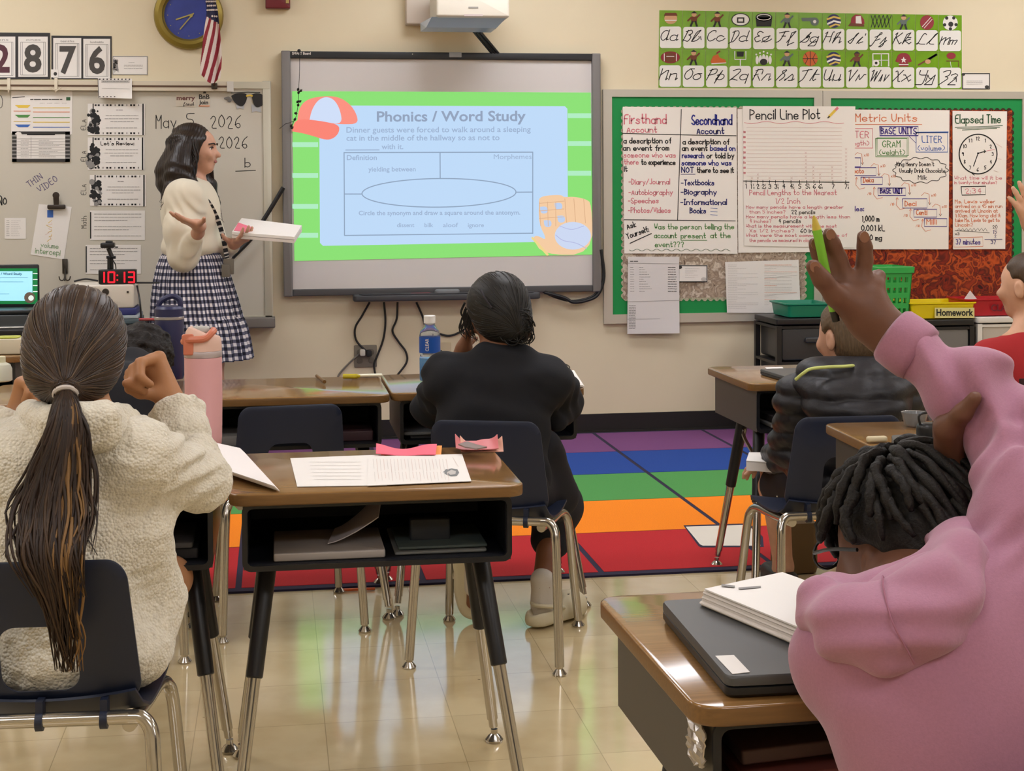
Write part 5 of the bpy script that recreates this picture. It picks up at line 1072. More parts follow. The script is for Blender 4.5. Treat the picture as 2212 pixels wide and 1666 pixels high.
# ---------------------------------------------------------------- storage along the back wall, right
def storage():
    yfront = -.47
    def cart(label, ua, ub, vt, col, ncol, drawers, drw, yf=yfront, name='drawer_cart', handle=True):
        a = at(ua, vt, y=yf); b = at(ub, vt, y=yf); zt = (a[2]+b[2])/2; x0, x1 = a[0], b[0]; dp = .38
        r = empty(name, ((x0+x1)/2, yf+dp/2, 0), label, 'storage cart'); M_ = mat(*col)
        m = MB(); t = .022
        m.rbox(((x0+x1)/2, yf+dp/2, zt-.015), (x1-x0, dp, .03), .015, .004); m.build('top', [M_], r)
        m = MB()
        for x in (x0+.014, x1-.014):
            for y in (yf+.014, yf+dp-.014): m.box((x, y, zt/2-.01), (.026, .026, zt-.05))
        n = drawers
        for k in range(n+1): z = .03+(zt-.075)*k/n; m.box(((x0+x1)/2, yf+dp/2, z), (x1-x0-.004, dp-.01, .014))
        m.build('frame', [M_], r, smooth=False)
        for k in range(n):
            z0 = .04+(zt-.075)*k/n; h = (zt-.075)/n-.02; w = (x1-x0)-.062; m = MB(); m.rbox(((x0+x1)/2, yf+dp/2-.006, z0+h/2+.004), (w, h, dp-.03), .015, .006, axis='y')
            d = m.build('drawer', [drw], r); m = MB(); m.rbox(((x0+x1)/2, yf+.002, z0+h*.66), (w*.42, .028, .028), .012, .006, axis='y'); m.build('handle', [drw], d)
        return zt
    smoke = mat('smoke_plastic', '#6f6c69', .3, trans=.0); blackp = ('black_plastic', '#1c1b1d', .4)
    dk = mat('dark_drawer', '#333335', .35)
    za = cart('left black plastic drawer cart below the green bulletin board', 1678, 1868, 688, blackp, 1, 3, dk)
    zb = cart('black drawer cart with grey drawers under the yellow tray', 1874, 2106, 692, blackp, 1, 3, smoke)
    zc = cart('white drawer cart with clear drawers behind the boy in red', 2112, 2330, 684, ('white_plastic', '#d8d4cc', .35), 1, 3, mat('clear_drawer', '#b5aca0', .2))
    def tray(ua, ub, vt, vb, zt, col, label, text=None, dp=.30, yf=yfront+.02, tm=None):
        a = at(ua, vt, y=yf); b = at(ub, vt, y=yf); z1 = a[2]; x0, x1 = a[0], b[0]; h = z1-zt-.002; M_ = mat(*col); tp = .022
        r = empty('paper_tray', ((x0+x1)/2, yf+dp/2, zt), label, 'tray', 'plastic paper trays'); m = MB()
        R_ = lambda i, z: [(x, y, z) for x, y in rrect(x1-x0-2*i, dp-2*i, .02, 4, (x0+x1)/2, yf+dp/2)]
        m.loops([R_(tp, zt+.003), R_(tp-.004, zt+.006), R_(.010, z1-.012), R_(.0, z1-.006), R_(.0, z1), R_(.012, z1), R_(tp+.004, zt+.010)], 0, True, True); m.build('tray_body', [M_], r)
        if text:
            mb = MB(); P = wallplane(yf+.010); u0 = ua+(ub-ua)*text[1]; u1 = ua+(ub-ua)*text[2]
            f = lambda u, v, off=0: at(u, v, y=yf+.0035-off)
            if text[3]: fill(mb, box4(u0-3, text[4]-17, u1+3, text[4]+5), f, 1)
            type_(mb, text[0], u0, text[4], 14, f, 0, .03, u1-u0, off=.0012); mb.build('lettering', [tm or M_black, mat('tape_cream', '#d8cf8c', .6)], r, smooth=False)
    tray(1700, 1800, 657, 688, za, ('tray_teal', '#0f7f63', .35), 'dark green empty paper tray on the left black cart')
    tray(1967, 2112, 655, 690, zb, ('tray_yellow', '#e8cf0e', .35), 'yellow paper tray lettered Homework on the black cart', ('Homework', .38, .93, True, 682))
    tray(2085, 2270, 647, 680, zc, ('tray_red', '#b01826', .35), 'red paper tray on the white cart beside the boy in red', ('CLASSWORK', .30, .88, False, 672), yf=yfront+.03, dp=.25, tm=mat('print_maroon', '#6a1020', .6))
    s = MB(); p = [at(2082, 648, y=-.25), at(2096, 628, y=-.25), at(2112, 648, y=-.25)]; s.prism(p, (0, .004, 0)); 
    for q in range(3): pass
    tag(s.build('paper', [M_paper], smooth=False), 'corner of white paper sticking up out of the red tray', 'paper')
    # green crate with square holes
    yf = yfront+.03; a, b = at(1895, 578, y=yf), at(1972, 578, y=yf); zt = a[2]; zb_ = zb; x0, x1 = a[0], b[0]; dp = .26; r = empty('basket', ((x0+x1)/2, yf+dp/2, zb), 'tall green plastic basket with square holes on the cart', 'basket')
    M_ = mat('basket_green', '#35a84e', .4); tpr = .018; n, rows = 4, 4
    def wall(pfun, width, name):
        m = MB(); us = [0]; 
        c = 5; pad = .14; holes = []; xs = [0]; 
        for i in range(c): xs += [pad*.5+(1-pad)*(i+.22)/c, pad*.5+(1-pad)*(i+.78)/c]
        xs.append(1); zs = [0]
        for i in range(rows): zs += [.06+.80*(i+.25)/rows, .06+.80*(i+.75)/rows]
        zs.append(1)
        for i in range(len(xs)-1):
            for j in range(len(zs)-1):
                if i % 2 == 1 and j % 2 == 1: continue
                q = [pfun(xs[i], zs[j], 0), pfun(xs[i+1], zs[j], 0), pfun(xs[i+1], zs[j+1], 0), pfun(xs[i], zs[j+1], 0)]; q2 = [pfun(xs[i], zs[j], 1), pfun(xs[i+1], zs[j], 1), pfun(xs[i+1], zs[j+1], 1), pfun(xs[i], zs[j+1], 1)]
                m.loops([q, q2])
        m.build(name, [M_], r, smooth=False)
    th = .005; H = zt-zb-.004
    ins = lambda z: tpr*(1-z)
    wall(lambda s, z, o: (x0+ins(z)+(x1-x0-2*ins(z))*s, yf+ins(z)+o*th, zb+.003+H*z), 1, 'side_wall'); wall(lambda s, z, o: (x0+ins(z)+(x1-x0-2*ins(z))*s, yf+dp-ins(z)-o*th, zb+.003+H*z), 1, 'side_wall')
    wall(lambda s, z, o: (x0+ins(z)+o*th, yf+ins(z)+(dp-2*ins(z))*s, zb+.003+H*z), 1, 'side_wall'); wall(lambda s, z, o: (x1-ins(z)-o*th, yf+ins(z)+(dp-2*ins(z))*s, zb+.003+H*z), 1, 'side_wall')
    m = MB(); R_ = lambda i, z: [(x, y, z) for x, y in rrect(x1-x0-2*i, dp-2*i, .012, 4, (x0+x1)/2, yf+dp/2)]
    m.loops([R_(-.008, zt-.03), R_(-.010, zt), R_(.004, zt+.003), R_(.006, zt-.03), R_(-.008, zt-.03)], 0, False, False); m.build('rim', [M_], r)
    m = MB(); m.box(((x0+x1)/2, yf+dp/2, zb+.006), (x1-x0-2*tpr, dp-2*tpr, .006)); m.build('base', [M_], r, smooth=False)
    mb = MB(); q = at(1968, 655, y=-.12); mb.box2((q[0]-.05, -.35, zb+.002), (q[0]+.5, -.10, zb+.012)); 
storage()

# ---------------------------------------------------------------- teacher's cart, left
def teacher_cart():
    y0 = -1.15; a = at(-60, 690, y=y0); b = at(300, 690, y=y0); zt = .70; x0, x1 = a[0], b[0]
    r = empty('media_cart', ((x0+x1)/2, y0+.3, 0), 'black media cart loaded with electronics beside the teacher', 'cart'); B = mat('cart_black', '#1b1a1c', .45)
    m = MB(); m.rbox(((x0+x1)/2, y0+.28, zt-.015), (x1-x0, .56, .03), .01, .004); m.build('top', [B], r)
    m = MB(); m.rbox(((x0+x1)/2, y0+.28, .36), (x1-x0-.04, .54, .02), .01, .004); m.build('shelf', [B], r)
    for x in (x0+.03, x1-.03):
        for y in (y0+.03, y0+.53): m = MB(); m.tube([(x, y, zt-.03), (x, y, .0)], .015, 10); m.build('leg', [B], r)
    m = MB(); m.box2((x0+.03, y0+.545, .38), (x1-.03, y0+.555, zt-.03)); m.build('back_panel', [mat('panel_dark', '#2a2022', .6)], r, smooth=False)
    # laptop at the left, open, screen showing the slide
    l = empty('laptop', at(20, 672, y=-.95), 'open laptop mirroring the phonics slide on the media cart', 'laptop'); P = wallplane(-.80); K = mat('laptop_black', '#1d2124', .35)
    m = MB(); c0, c1 = at(-75, 573, y=-.80), at(85.5, 664, y=-.80); m.rbox(((c0[0]+c1[0])/2, -.795, (c0[2]+c1[2])/2), (c1[0]-c0[0], c0[2]-c1[2], .012), .008, .004, axis='y'); m.build('lid', [K], l)
    bz = at(0, 668, y=-.9)[2]; m = MB(); m.rbox(((c0[0]+c1[0])/2, -.92, bz-.006), (c1[0]-c0[0], .23, .018), .012, .005); m.build('keyboard_base', [K], l)
    S = wallplane(-.8025); em = lambda n, c, s: mat('screen_'+n, c, .4, emit=c, es=s); m = MB()
    fill(m, box4(-72, 580, 81, 657), S, 0, .0004)
    for k in range(4): fill(m, box4(71, 590+k*13, 81, 592+k*13), S, 3, .001)
    fill(m, box4(-60, 586, 70, 650), S, 1, .001); type_(m, '/ Word Study', 2, 594, 5, S, 2, .03, 46, off=.0016); line(m, [(-50, 600), (60, 600)], .7, S, 2, .0016)
    for v, u in ((609, 30), (635, 0)): line(m, [(u-40, v), (u+20, v)], .7, S, 2, .0016)
    fill(m, [(64+12*math.cos(t), 643+12*math.sin(t)) for t in np.linspace(0, 6.28, 16)[:-1]], S, 4, .0016); fill(m, [(67+6*math.cos(t), 644+6*math.sin(t)) for t in np.linspace(0, 6.28, 12)[:-1]], S, 3, .002)
    m.build('screen', [em('green', '#0f7d42', .5), em('blue', '#9fdcf2', .75), em('ink', '#31566a', .4), em('white', '#dfeee8', .6), em('tan', '#6a5a4e', .4)], l, smooth=False)
    # support for the laptop: a black stand
    m = MB(); m.rbox(((c0[0]+c1[0])/2, -.92, (zt+bz-.016)/2), (c1[0]-c0[0]-.02, .24, bz-.016-zt-.002), .02, .006); tag(m.build('laptop_stand', [mat('stand_grey', '#3a3e40', .5)]), 'dark stand under the open laptop on the media cart', 'stand')
    # papers on the front of the cart
    for k, (u, v, rz) in enumerate(((30, 706, .1), (48, 700, -.1))):
        m = MB(); p = at(u, v, z=zt+.004+.004*k); m.rbox(p, (.12, .09, .004), .004, .0015, rz=rz); tag(m.build('paper_packet', [mat('packet_white', '#ded9d2', .5)]), ('lower', 'upper')[k]+' white packet at the front edge of the media cart', 'paper')
    # stack: blue binders, white document camera base, clock
    yk = -.95; q = lambda u, v: at(u, v, y=yk)
    z = zt+.002
    for k, (u0, u1, hh, c, lab, n) in enumerate(((150, 300, .022, '#54636a', 'grey green binder at the bottom of the stack on the media cart', 'binder'), (152, 298, .016, '#a9b4bd', 'pale folder in the stack on the media cart', 'folder'), (150, 294, .03, '#343a78', 'blue binder under the white projector on the media cart', 'binder'))):
        m = MB(); xx0, xx1 = q(u0, 650)[0], q(u1, 650)[0]; m.rbox(((xx0+xx1)/2, yk+.13, z+hh/2), (xx1-xx0, .27, hh), .006, .004); tag(m.build(n, [mat('binder_'+c[1:], c, .4)]), lab, n); z += hh+.001
    ztop = at(200, 616, y=yk)[2]; xx0, xx1 = q(146, 630)[0], q(290, 630)[0]
    vb = empty('flat_projector', ((xx0+xx1)/2, yk+.13, z), 'white flat projector on the blue binder beside the red digit clock', 'projector'); m = MB(); m.rbox(((xx0+xx1)/2, yk+.13, (z+ztop)/2), (xx1-xx0, ztop-z, .26), .012, .008, axis='y'); m.build('casing', [mat('casing_white', '#d9d2c6', .4)], vb)
    m = MB(); m.lathe([(0, 0), (.016, 0), (.014, .006), (0, .006)], at(228, 631, y=yk), 16, 0, RYZ); m.box(at(276, 631, y=yk-.002), (.008, .006, .008)); m.build('lens', [mat('lens_dark', '#3a3430', .3)], vb)
    # red digit clock
    c0, c1 = at(212, 583, y=yk+.02), at(294, 615, y=yk+.02); zc = max(c1[2], ztop+.002)
    ck = empty('digital_clock', ((c0[0]+c1[0])/2, yk+.05, zc), 'black digital clock with red digits reading 10:13', 'clock'); m = MB(); m.rbox(((c0[0]+c1[0])/2, yk+.05, (c0[2]+zc)/2), (c1[0]-c0[0], c0[2]-zc, .055), .006, .005, axis='y'); m.build('casing', [mat('clock_black', '#131114', .3)], ck)
    m = MB(); S = wallplane(yk+.0215); seg = {'1': 'bc', '0': 'abcdef', '3': 'abgcd'}
    def digit(ch, u, v, w, h):
        P_ = dict(a=((u, v), (u+w, v)), b=((u+w, v), (u+w, v+h/2)), c=((u+w, v+h/2), (u+w, v+h)), d=((u, v+h), (u+w, v+h)), e=((u, v+h/2), (u, v+h)), f=((u, v), (u, v+h/2)), g=((u, v+h/2), (u+w, v+h/2)))
        for s in seg[ch]: a, b = np.array(P_[s]); t = (b-a)*.1; line(m, [a+t, b-t], 3.4, S, 0, .001)
    for ch, u in (('1', 212), ('0', 234), ('1', 256), ('3', 277)): digit(ch, u, 588, 13, 22)
    for v in (595, 605): fill(m, box4(252, v-1.5, 255, v+1.5), S, 0, .001)
    m.build('digits', [mat('led_red', '#ff1a28', .4, emit='#ff1428', es=1.6)], ck, smooth=False)
    # document camera arm behind
    d = empty('document_camera', at(235, 616, y=-.83), 'black gooseneck document camera behind the digital clock', 'camera'); K = mat('camera_black', '#17171a', .4); q = lambda u, v: at(u, v, y=-.84)
    m = MB(); m.tube([q(236, 615), q(236, 558)], .009); m.tube([q(243, 615), q(242, 558)], .006); m.tube([q(242, 556), q(234, 536)], .010); m.tube([q(230, 556), q(250, 556)], .007); m.build('arm', [K], d)
    m = MB(); m.rbox(q(233, 530), (.062, .06, .024), .01, .006); m.rbox(q(236, 524), (.03, .04, .016), .006, .004); m.box(q(252, 534), (.012, .01, .006)); m.build('camera_head', [K], d)
    m = MB(); m.tube(spline([q(243, 560), q(250, 575), q(249, 600), q(244, 615)]), .0025); m.build('cord', [K], d)
    m = MB(); m.rbox(at(238, 618, y=-.84), (.14, .12, .012), .02, .004); m.build('base', [K], d)
    for pts, lab in (([(98, 692), (102, 655), (112, 634), (130, 622), (150, 618), (163, 615)], 'thin black cord arching left of the white projector box'), ([(296, 618), (302, 650), (304, 690), (296, 740), (293, 790), (292, 880), (292, 962)], 'black cord hanging down the right side of the media cart'), ([(160, 608), (185, 603), (212, 607)], 'short black cord behind the digital clock'), ([(294, 611), (345, 611)], 'black cord running right from the digital clock')):
        m = MB(); m.tube(spline([at(u, v, y=-1.0 if u < 250 or v > 620 else -.9) for u, v in pts]), .004 if v < 700 else .005); tag(m.build('cord', [mat('cable_black')]), lab, 'cord')
    m = MB(); p = [at(300, 690, y=-1.02), at(336, 690, y=-1.02)]; m.tube(p, .006); tag(m.build('rod', [mat('rod_red', '#a8484a', .4)]), 'thin red rod sticking out at the right end of the media cart', 'rod')
teacher_cart()

# ---------------------------------------------------------------- things on the desks
def topthings():
    TP = topplane(ZD+.001); z0 = ZD+.001
    def paper(px, label, t=.0012, z=0., m=None, name='worksheet', cat='paper', curl=0.):
        return sheet(name, px, 0, label, cat, m=m, plane=topplane(z0+z), t=t)
    o = paper([(627, 990), (830, 982), (836, 1048), (642, 1051)], 'left white worksheet on the centre desk, faint printing'); P = topplane(z0+.0012); mb = MB()
    for k in range(6): dashes(mb, 668+k*2, 780, 998+k*7.5, 1.4, P, 0, k)
    mb.build('printing', [mat('print_faint', '#d3cec8', .8)], o, smooth=False)
    o = paper([(795, 986), (998, 981), (1018, 1039), (793, 1049)], 'right worksheet on the centre desk with a grey badge drawing', z=.0016); P = topplane(z0+.0028); mb = MB()
    for k in range(22): u = 806+k*7.5; line(mb, [(u, 992), (u+2+k*.12, 1012+(k*7) % 9)], 1.1, P, k % 2); line(mb, [(u+3, 1020), (u+4.5+k*.1, 1040-(k*5) % 8)], 1.0, P, k % 2)
    line(mb, [(978, 988), (990, 1008)], .9, P, 1)
    fill(mb, [(957, 1020), (963, 1014), (976, 1012), (988, 1014), (992, 1021), (987, 1028), (974, 1029), (964, 1025)], P, 2); fill(mb, [(966, 1020), (975, 1015), (985, 1018), (984, 1024), (973, 1026)], P, 3, .001); mb.build('printing', [mat('print_faint'), mat('print_blush', '#d8c8c0', .8), mat('badge_print', '#77797a', .7), M_lgrey], o, smooth=False)
    # pink folded papers
    def folded(name, q, lab, m1, m2, lift, seed, zz=.003):
        r = random.Random(seed); G = []; A = np.array(q, float)
        for i in range(9):
            row = []
            for j in range(17):
                a, b = i/8, j/16; uv = (A[0]*(1-b)+A[1]*b)*(1-a)+(A[3]*(1-b)+A[2]*b)*a; p = np.array(at(uv[0], uv[1], z=z0+zz))
                p[2] += lift*(.35+.65*(abs(b-.5)*2)**1.5)*(1-.75*a)*(1+.25*math.sin(b*9+seed)); row.append(p)
            G.append(row)
        m = MB(); m.grid(G, 0, thick=.0015); o = m.build(name, [m1], smooth=True, angle=60); 
        m = MB(); H = [[p+np.array([.012, .004, -.005-.0006*i]) for p in row] for i, row in enumerate(G)]; m.grid(np.maximum(np.array(H), [-99, -99, z0+.0006]), 0, thick=.0012); m.build('under_sheet', [m2], o, smooth=True)
        return tag(o, lab, 'paper')
    folded('folded_paper', [(813, 976), (944, 972), (941, 985), (812, 984)], 'bright pink folded papers at the back of the centre desk', mat('neon_pink', '#f0687e', .7), mat('neon_orange', '#f09a4a', .7), .016, 1)
    r = folded('crumpled_wrapper', [(984, 966), (1074, 962), (1077, 974), (985, 975)], 'crumpled pink wrapper at the back right corner of the centre desk', mat('wrapper_rose', '#c9686c', .45), mat('wrapper_pale', '#d8a08a', .5), .030, 3)
    m = MB(); pts = [at(u, v, z=z0+.02) for u, v in ((990, 962), (1010, 956), (1030, 963), (1052, 968), (1030, 972), (1005, 968))]; m.prism(pts, (0, 0, .003)); m.build('foil_strip', [mat('wrapper_grey', '#8d7a74', .35, .2)], r, smooth=False)
    # open notebook overhanging between the two desks
    n = empty('notebook', at(520, 1000, z=z0), 'white notebook fanned open across the gap beside the fleece sleeve', 'notebook'); mm = mat('page_white', '#ece6e4', .75); B0 = [(440, 952), (527, 966), (604, 1049), (470, 1016)]
    def pg(dz, du, nm, mt):
        G = []; A = np.array(B0, float)
        for i in range(7):
            row = []
            for j in range(7):
                a, b = i/6, j/6; uv = (A[0]*(1-b)+A[1]*b)*(1-a)+(A[3]*(1-b)+A[2]*b)*a; p = np.array(at(uv[0], uv[1], z=z0+.014)); p[2] = z0+.0025+dz+.020*(1-.9*b)*(1-.35*a)*(.3+.7*a); p[0] += du; row.append(p)
            G.append(row)
        m = MB(); m.grid(G, 0, thick=.0016); m.build(nm, [mt], n, smooth=True)
    for k in range(4): pg(.003*k, -.003*k, 'page', mm if k else mat('page_edge', '#d9cfc8', .8))
    # contents of book boxes
    def inbox(key, dx, y_in, w, d, t, z, lab, col, name='book', rz=0., tilt=0., cat='book'):
        D = DESKS[key].location; m = MB(); M_ = np.array(Matrix.Rotation(rz, 3, 'Z') @ Matrix.Rotation(tilt, 3, 'Y')); m.rbox((D[0]+dx, D[1]-.22+y_in+d/2, .525+z+t/2), (w, d, t), .005, min(.003, t*.4), M=M_); return tag(m.build(name, [mat('cover_'+col[1:], col, .6)]), lab, cat)
    inbox('D', -.098, .005, .225, .22, .016, 0, 'thick pale workbook in the left half of the centre desk box', '#a39a94', 'workbook'); inbox('D', .13, .02, .19, .24, .006, 0, 'grey folder in the right half of the centre desk box', '#6f706e', 'folder', cat='folder'); inbox('D', .135, .03, .185, .2, .006, .008, 'dark green folder on top of the grey folder in the centre desk', '#46504e', 'folder', cat='folder')
    inbox('D', .115, .09, .085, .03, .045, .012, 'small dark box at the back of the centre desk tray', '#26282c', 'box', cat='box')
    D = DESKS['D'].location; G = []
    for i in range(6):
        row = []
        for j in range(8):
            a, b = i/5, j/7; row.append((D[0]-.10+.02*a+.105*b, D[1]-.16+.14*a, .545+.085*b**1.4*(.6+.4*a)))
        G.append(row)
    m = MB(); m.grid(G, thick=.002); tag(m.build('loose_sheet', [mat('shade_paper', '#b8b0b0', .8)], smooth=True), 'curling loose sheet standing up inside the centre desk box', 'paper')
    inbox('E', .12, .03, .24, .2, .022, 0, 'dark grey book in the fleece girl\'s desk', '#34343a'); inbox('E', .10, .02, .26, .2, .012, .024, 'grey folder above the dark book in the fleece girl\'s desk', '#55565c', 'folder', cat='folder')
    inbox('B', .15, .03, .2, .2, .03, 0, 'dark maroon book inside the far row desk with the highlighter', '#3a2226'); inbox('B', -.17, .0, .2, .2, .03, 0, 'grey book at the left inside the far row desk with the highlighter', '#777370')
    inbox('C', -.16, -.0, .2, .2, .010, .012, 'thin grey folder inside the water bottle desk', '#66696e', 'folder', cat='folder'); inbox('C', -.14, .01, .2, .2, .010, 0, 'bottom folder inside the water bottle desk', '#3f4147', 'folder', cat='folder')
    inbox('F', -.10, .0, .24, .2, .012, 0, 'silver folder in the puffer boy\'s desk box', '#8d8a86', 'folder', cat='folder'); inbox('F', -.10, .01, .22, .2, .02, .014, 'dark book on the silver folder in the puffer boy\'s desk', '#3a3434'); inbox('F', -.06, .04, .18, .2, .03, .042, 'pale olive workbook on top inside the puffer boy\'s desk', '#a8a692', 'workbook', tilt=-.10)
    inbox('G', .0, .01, .46, .3, .03, 0, 'dark maroon book lying lowest in the nearest desk box', '#5c3630'); inbox('G', -.02, .0, .40, .3, .024, .032, 'red brown book in the nearest desk box', '#7a4038', tilt=-.06); inbox('G', -.04, .02, .36, .3, .018, .064, 'brown grey book on top in the nearest desk box', '#4a3430', tilt=-.06)
    inbox('G', .20, -.02, .06, .2, .07, .03, 'teal pouch at the right of the nearest desk box', '#1f6a80', 'pouch', cat='pouch')
    # laptop on the nearest desk
    def laptop(px, lab, t=.022, m_=None, zz=0., stick=None, w=None):
        A = np.array(px, float); r = empty('laptop', at(*A.mean(0), z=z0+zz), lab, 'laptop'); tp = [np.array(at(u, v, z=z0+zz+t)) for u, v in A]; c = sum(tp)/4
        def ring(k, z): L = []; 
        def rr(k, z):
            out = []
            for i in range(4):
                p, a, b = tp[i], tp[i-1], tp[(i+1) % 4]; ra = .014; e1 = N3(a-p); e2 = N3(b-p)
                for q in range(5):
                    s = q/4; pt = (1-s)**2*(p+e1*ra)+2*s*(1-s)*p+s*s*(p+e2*ra); pt = pt+(c-pt)*k; out.append((pt[0], pt[1], z))
            return out[::-1]
        zt = z0+zz+t
        m = MB(); m.loops([rr(.02, z0+zz+.0005), rr(0, z0+zz+.004), rr(0, z0+zz+t*.46), rr(.012, z0+zz+t*.5)]); m.build('base', [mat('laptop_base', '#1c1d20', .4)], r)
        m = MB(); m.loops([rr(.012, z0+zz+t*.52), rr(0, z0+zz+t*.56), rr(0, zt-.003), rr(.012, zt)]); m.build('lid', [m_ or mat('laptop_lid', '#4a4a4a', .42)], r)
        if stick:
            m = MB(); f = topplane(zt+.0004); m.prism([f(u, v) for u, v in stick], (0, 0, .0006)); m.build('sticker', [M_paper], r, smooth=False)
        return zt
    zt = laptop([(1428, 1297), (1760, 1280), (1905, 1446), (1570, 1463)], 'closed black laptop with white sticker on the nearest desk', .026, stick=[(1545, 1418), (1585, 1416), (1620, 1453), (1582, 1457)])
    laptop([(1640, 797), (1755, 794), (1800, 812), (1700, 815)], 'closed dark laptop on the puffer boy\'s desk', .018, stick=[(1652, 794), (1690, 793), (1692, 796), (1656, 797)])
    laptop([(1925, 940), (2060, 934), (2075, 965), (1935, 972)], 'closed grey laptop on the desk behind the pink hoodie sleeve', .020)
    # thick paper stack on the laptop
    s = empty('paper_stack', at(1680, 1290, z=zt), 'thick stack of white workbook pages on the nearest laptop', 'paper stack'); A = np.array([(1522, 1272), (1690, 1236), (1880, 1330), (1748, 1364)], float); A2 = np.array([(1522, 1304), (1700, 1270), (1870, 1370), (1740, 1378)], float)
    r_ = random.Random(2); LS = []
    for k in range(15):
        f = k/14; jit = r_.uniform(-.0022, .0022); zz = zt+.001+.0225*f; base = [np.array(at(u, v, z=zt+.0245)) for u, v in A]; L_ = []
        for i in range(4):
            p0, p1 = base[i], base[(i+1) % 4]
            for q in range(4): p = p0+(p1-p0)*q/4; L_.append((p[0]+jit-.006*(1-f), p[1]+jit*.6+.004*(1-f), zz))
        LS.append(L_[::-1])
    m = MB(); m.loops(LS); m.build('pages', [mat('page_block', '#d8d0ca', .8, noise=(60, .1, (1, 1, 40)))], s, smooth=False)
    tpz = lambda u, v, o=0: at(u, v, z=zt+.0258+o); G = []
    for i in range(7):
        row = []
        for j in range(7):
            a, b = i/6, j/6; uv = (A[0]*(1-b)+A[1]*b)*(1-a)+(A[3]*(1-b)+A[2]*b)*a; p = np.array(tpz(*uv)); p[2] += .006*math.sin(a*3)*b; row.append(p)
        G.append(row)
    m = MB(); m.grid(G, thick=.002); c = m.build('cover_page', [M_paper], s, smooth=True); m = MB()
    for a, b, k in (((1560, 1264), (1586, 1267), 0), ((1597, 1271), (1642, 1268), 0)): line(m, [a, b], 4, tpz, k, .0022)
    m.build('printing', [M_grey], s, smooth=False)
    # crinkled foil tape on the side of the nearest desk
    G = []; D = DESKS['G'].location; xs = D[0]-.27-.001; r_ = random.Random(5)
    for i in range(15):
        row = []
        for j in range(7):
            a, b = i/14, j/6; hw = .5*math.sqrt(max(.02, 1-abs(2*a-1)**4)); p = np.array([xs-.002-r_.uniform(0, .006), D[1]-.197+.072*(b-.5)*hw*2, .644-.062*a]); row.append(p)
        G.append(row)
    m = MB(); m.grid(np.array(G)[:, ::-1], thick=.002); o = m.build('foil_tape', [mat('crinkled_foil', '#b3aaa0', .28, .75)], smooth=False); tag(o, 'crinkled silver tape stuck on the side of the nearest desk', 'tape')
    # water bottle with blue label
    b = empty('water_bottle', at(929, 826, z=z0), 'clear plastic water bottle with blue label and white cap', 'bottle'); c = np.array(at(929, 824, z=z0)); sc = 1.0; k = np.linalg.norm(c-CAM)/FPX; rr_ = 22.5*k; H = 142*k
    prof = [(0.6, 0), (.95, .01), (1, .04), (1, .36), (.95, .38), (.95, .41), (1, .43), (1, .62), (.96, .66), (1, .70), (.92, .76), (.62, .83), (.5, .86), (.5, .90)]
    pl = mat('clear_plastic', '#dfeaf2', .08, trans=.92, ior=1.2); m = MB(); m.lathe([(r*rr_, z*H) for r, z in prof], c, 28); m.build('bottle_body', [pl], b)
    m = MB(); m.lathe([(rr_*.86, .02*H), (rr_*.93, .05*H), (rr_*.93, .36*H)], c, 28); m.build('water', [mat('blue_water', '#4f9fd8', .1, spec=.4)], b)
    m = MB(); m.lathe([(rr_*1.02, .44*H), (rr_*1.02, .68*H)], c, 28, cap=False); m.build('label', [mat('label_blue', '#1c52a8', .35)], b)
    m = MB(); ang0 = -math.pi/2-.35
    def lab(x, y): a = ang0+.15-y*14; return (c[0]+rr_*1.035*math.cos(a), c[1]+rr_*1.035*math.sin(a), c[2]+.47*H+x)
    font_mesh(m, 'CLEAR', lambda x, y: lab(x, y), .022, 0, .01, width=.19*H); m.build('lettering', [M_paper], b, smooth=False)
    m = MB(); m.lathe([(rr_*.52, .88*H), (rr_*.56, .885*H), (rr_*.56, .99*H), (rr_*.5, 1.0*H)], c, 24); m.build('cap', [mat('cap_white', '#e4e2de', .4)], b)
    # pink tumbler
    c = np.array(at(441, 962, z=z0)); k = ((c-CAM)@_fw)/FPX; r0 = 40*k; H = 250*k; b = empty('tumbler', c, 'tall pink steel tumbler with orange flip straw lid', 'bottle'); pk = mat('tumbler_pink', '#d9a3a4', .45)
    m = MB(); m.lathe([(r0*.86, 0), (r0*.93, .004), (r0*.96, .02), (r0*1.0, .4*H), (r0*1.0, .765*H)], c, 40); m.build('cup', [pk], b)
    m = MB(); m.lathe([(r0*1.0, .768*H), (r0*1.01, .772*H), (r0*1.01, .815*H), (r0*.99, .82*H)], c, 40); m.build('band', [mat('band_grey', '#b7aaa9', .35, .3)], b)
    m = MB(); LS = []
    for z_, f, sl in ((.822, 1, 0), (.88, .99, .0), (.93, .97, .2), (.965, .9, .55), (.985, .76, .9), (.99, .6, 1.)):
        LS.append([(c[0]+r0*f*math.cos(a), c[1]+r0*f*math.sin(a), c[2]+z_*H+sl*.012*(-math.cos(a))) for a in np.arange(40)*2*np.pi/40])
    m.loops(LS); m.build('lid', [mat('lid_blush', '#dcb7a6', .4)], b)
    m = MB(); cc = c+np.array([-.0, -r0*.55, 0]); m.tube(spline([c+[-r0*1.0, -r0*.35, .905*H], c+[-r0*.7, -r0*.82, .925*H], c+[r0*.1, -r0*1.0, .935*H], c+[r0*.45, -r0*.8, .975*H], c+[r0*.6, -r0*.4, 1.0*H]]), .0085, 10); m.rbox(c+[-r0*.72, -r0*.82, .885*H], (.024, .05, .008), .004, .003, axis='y'); m.rbox(c+[-r0*.85, -r0*.55, .93*H], (.02, .03, .022), .006, .004); m.build('handle_loop', [mat('loop_orange', '#c9765a', .4)], b)
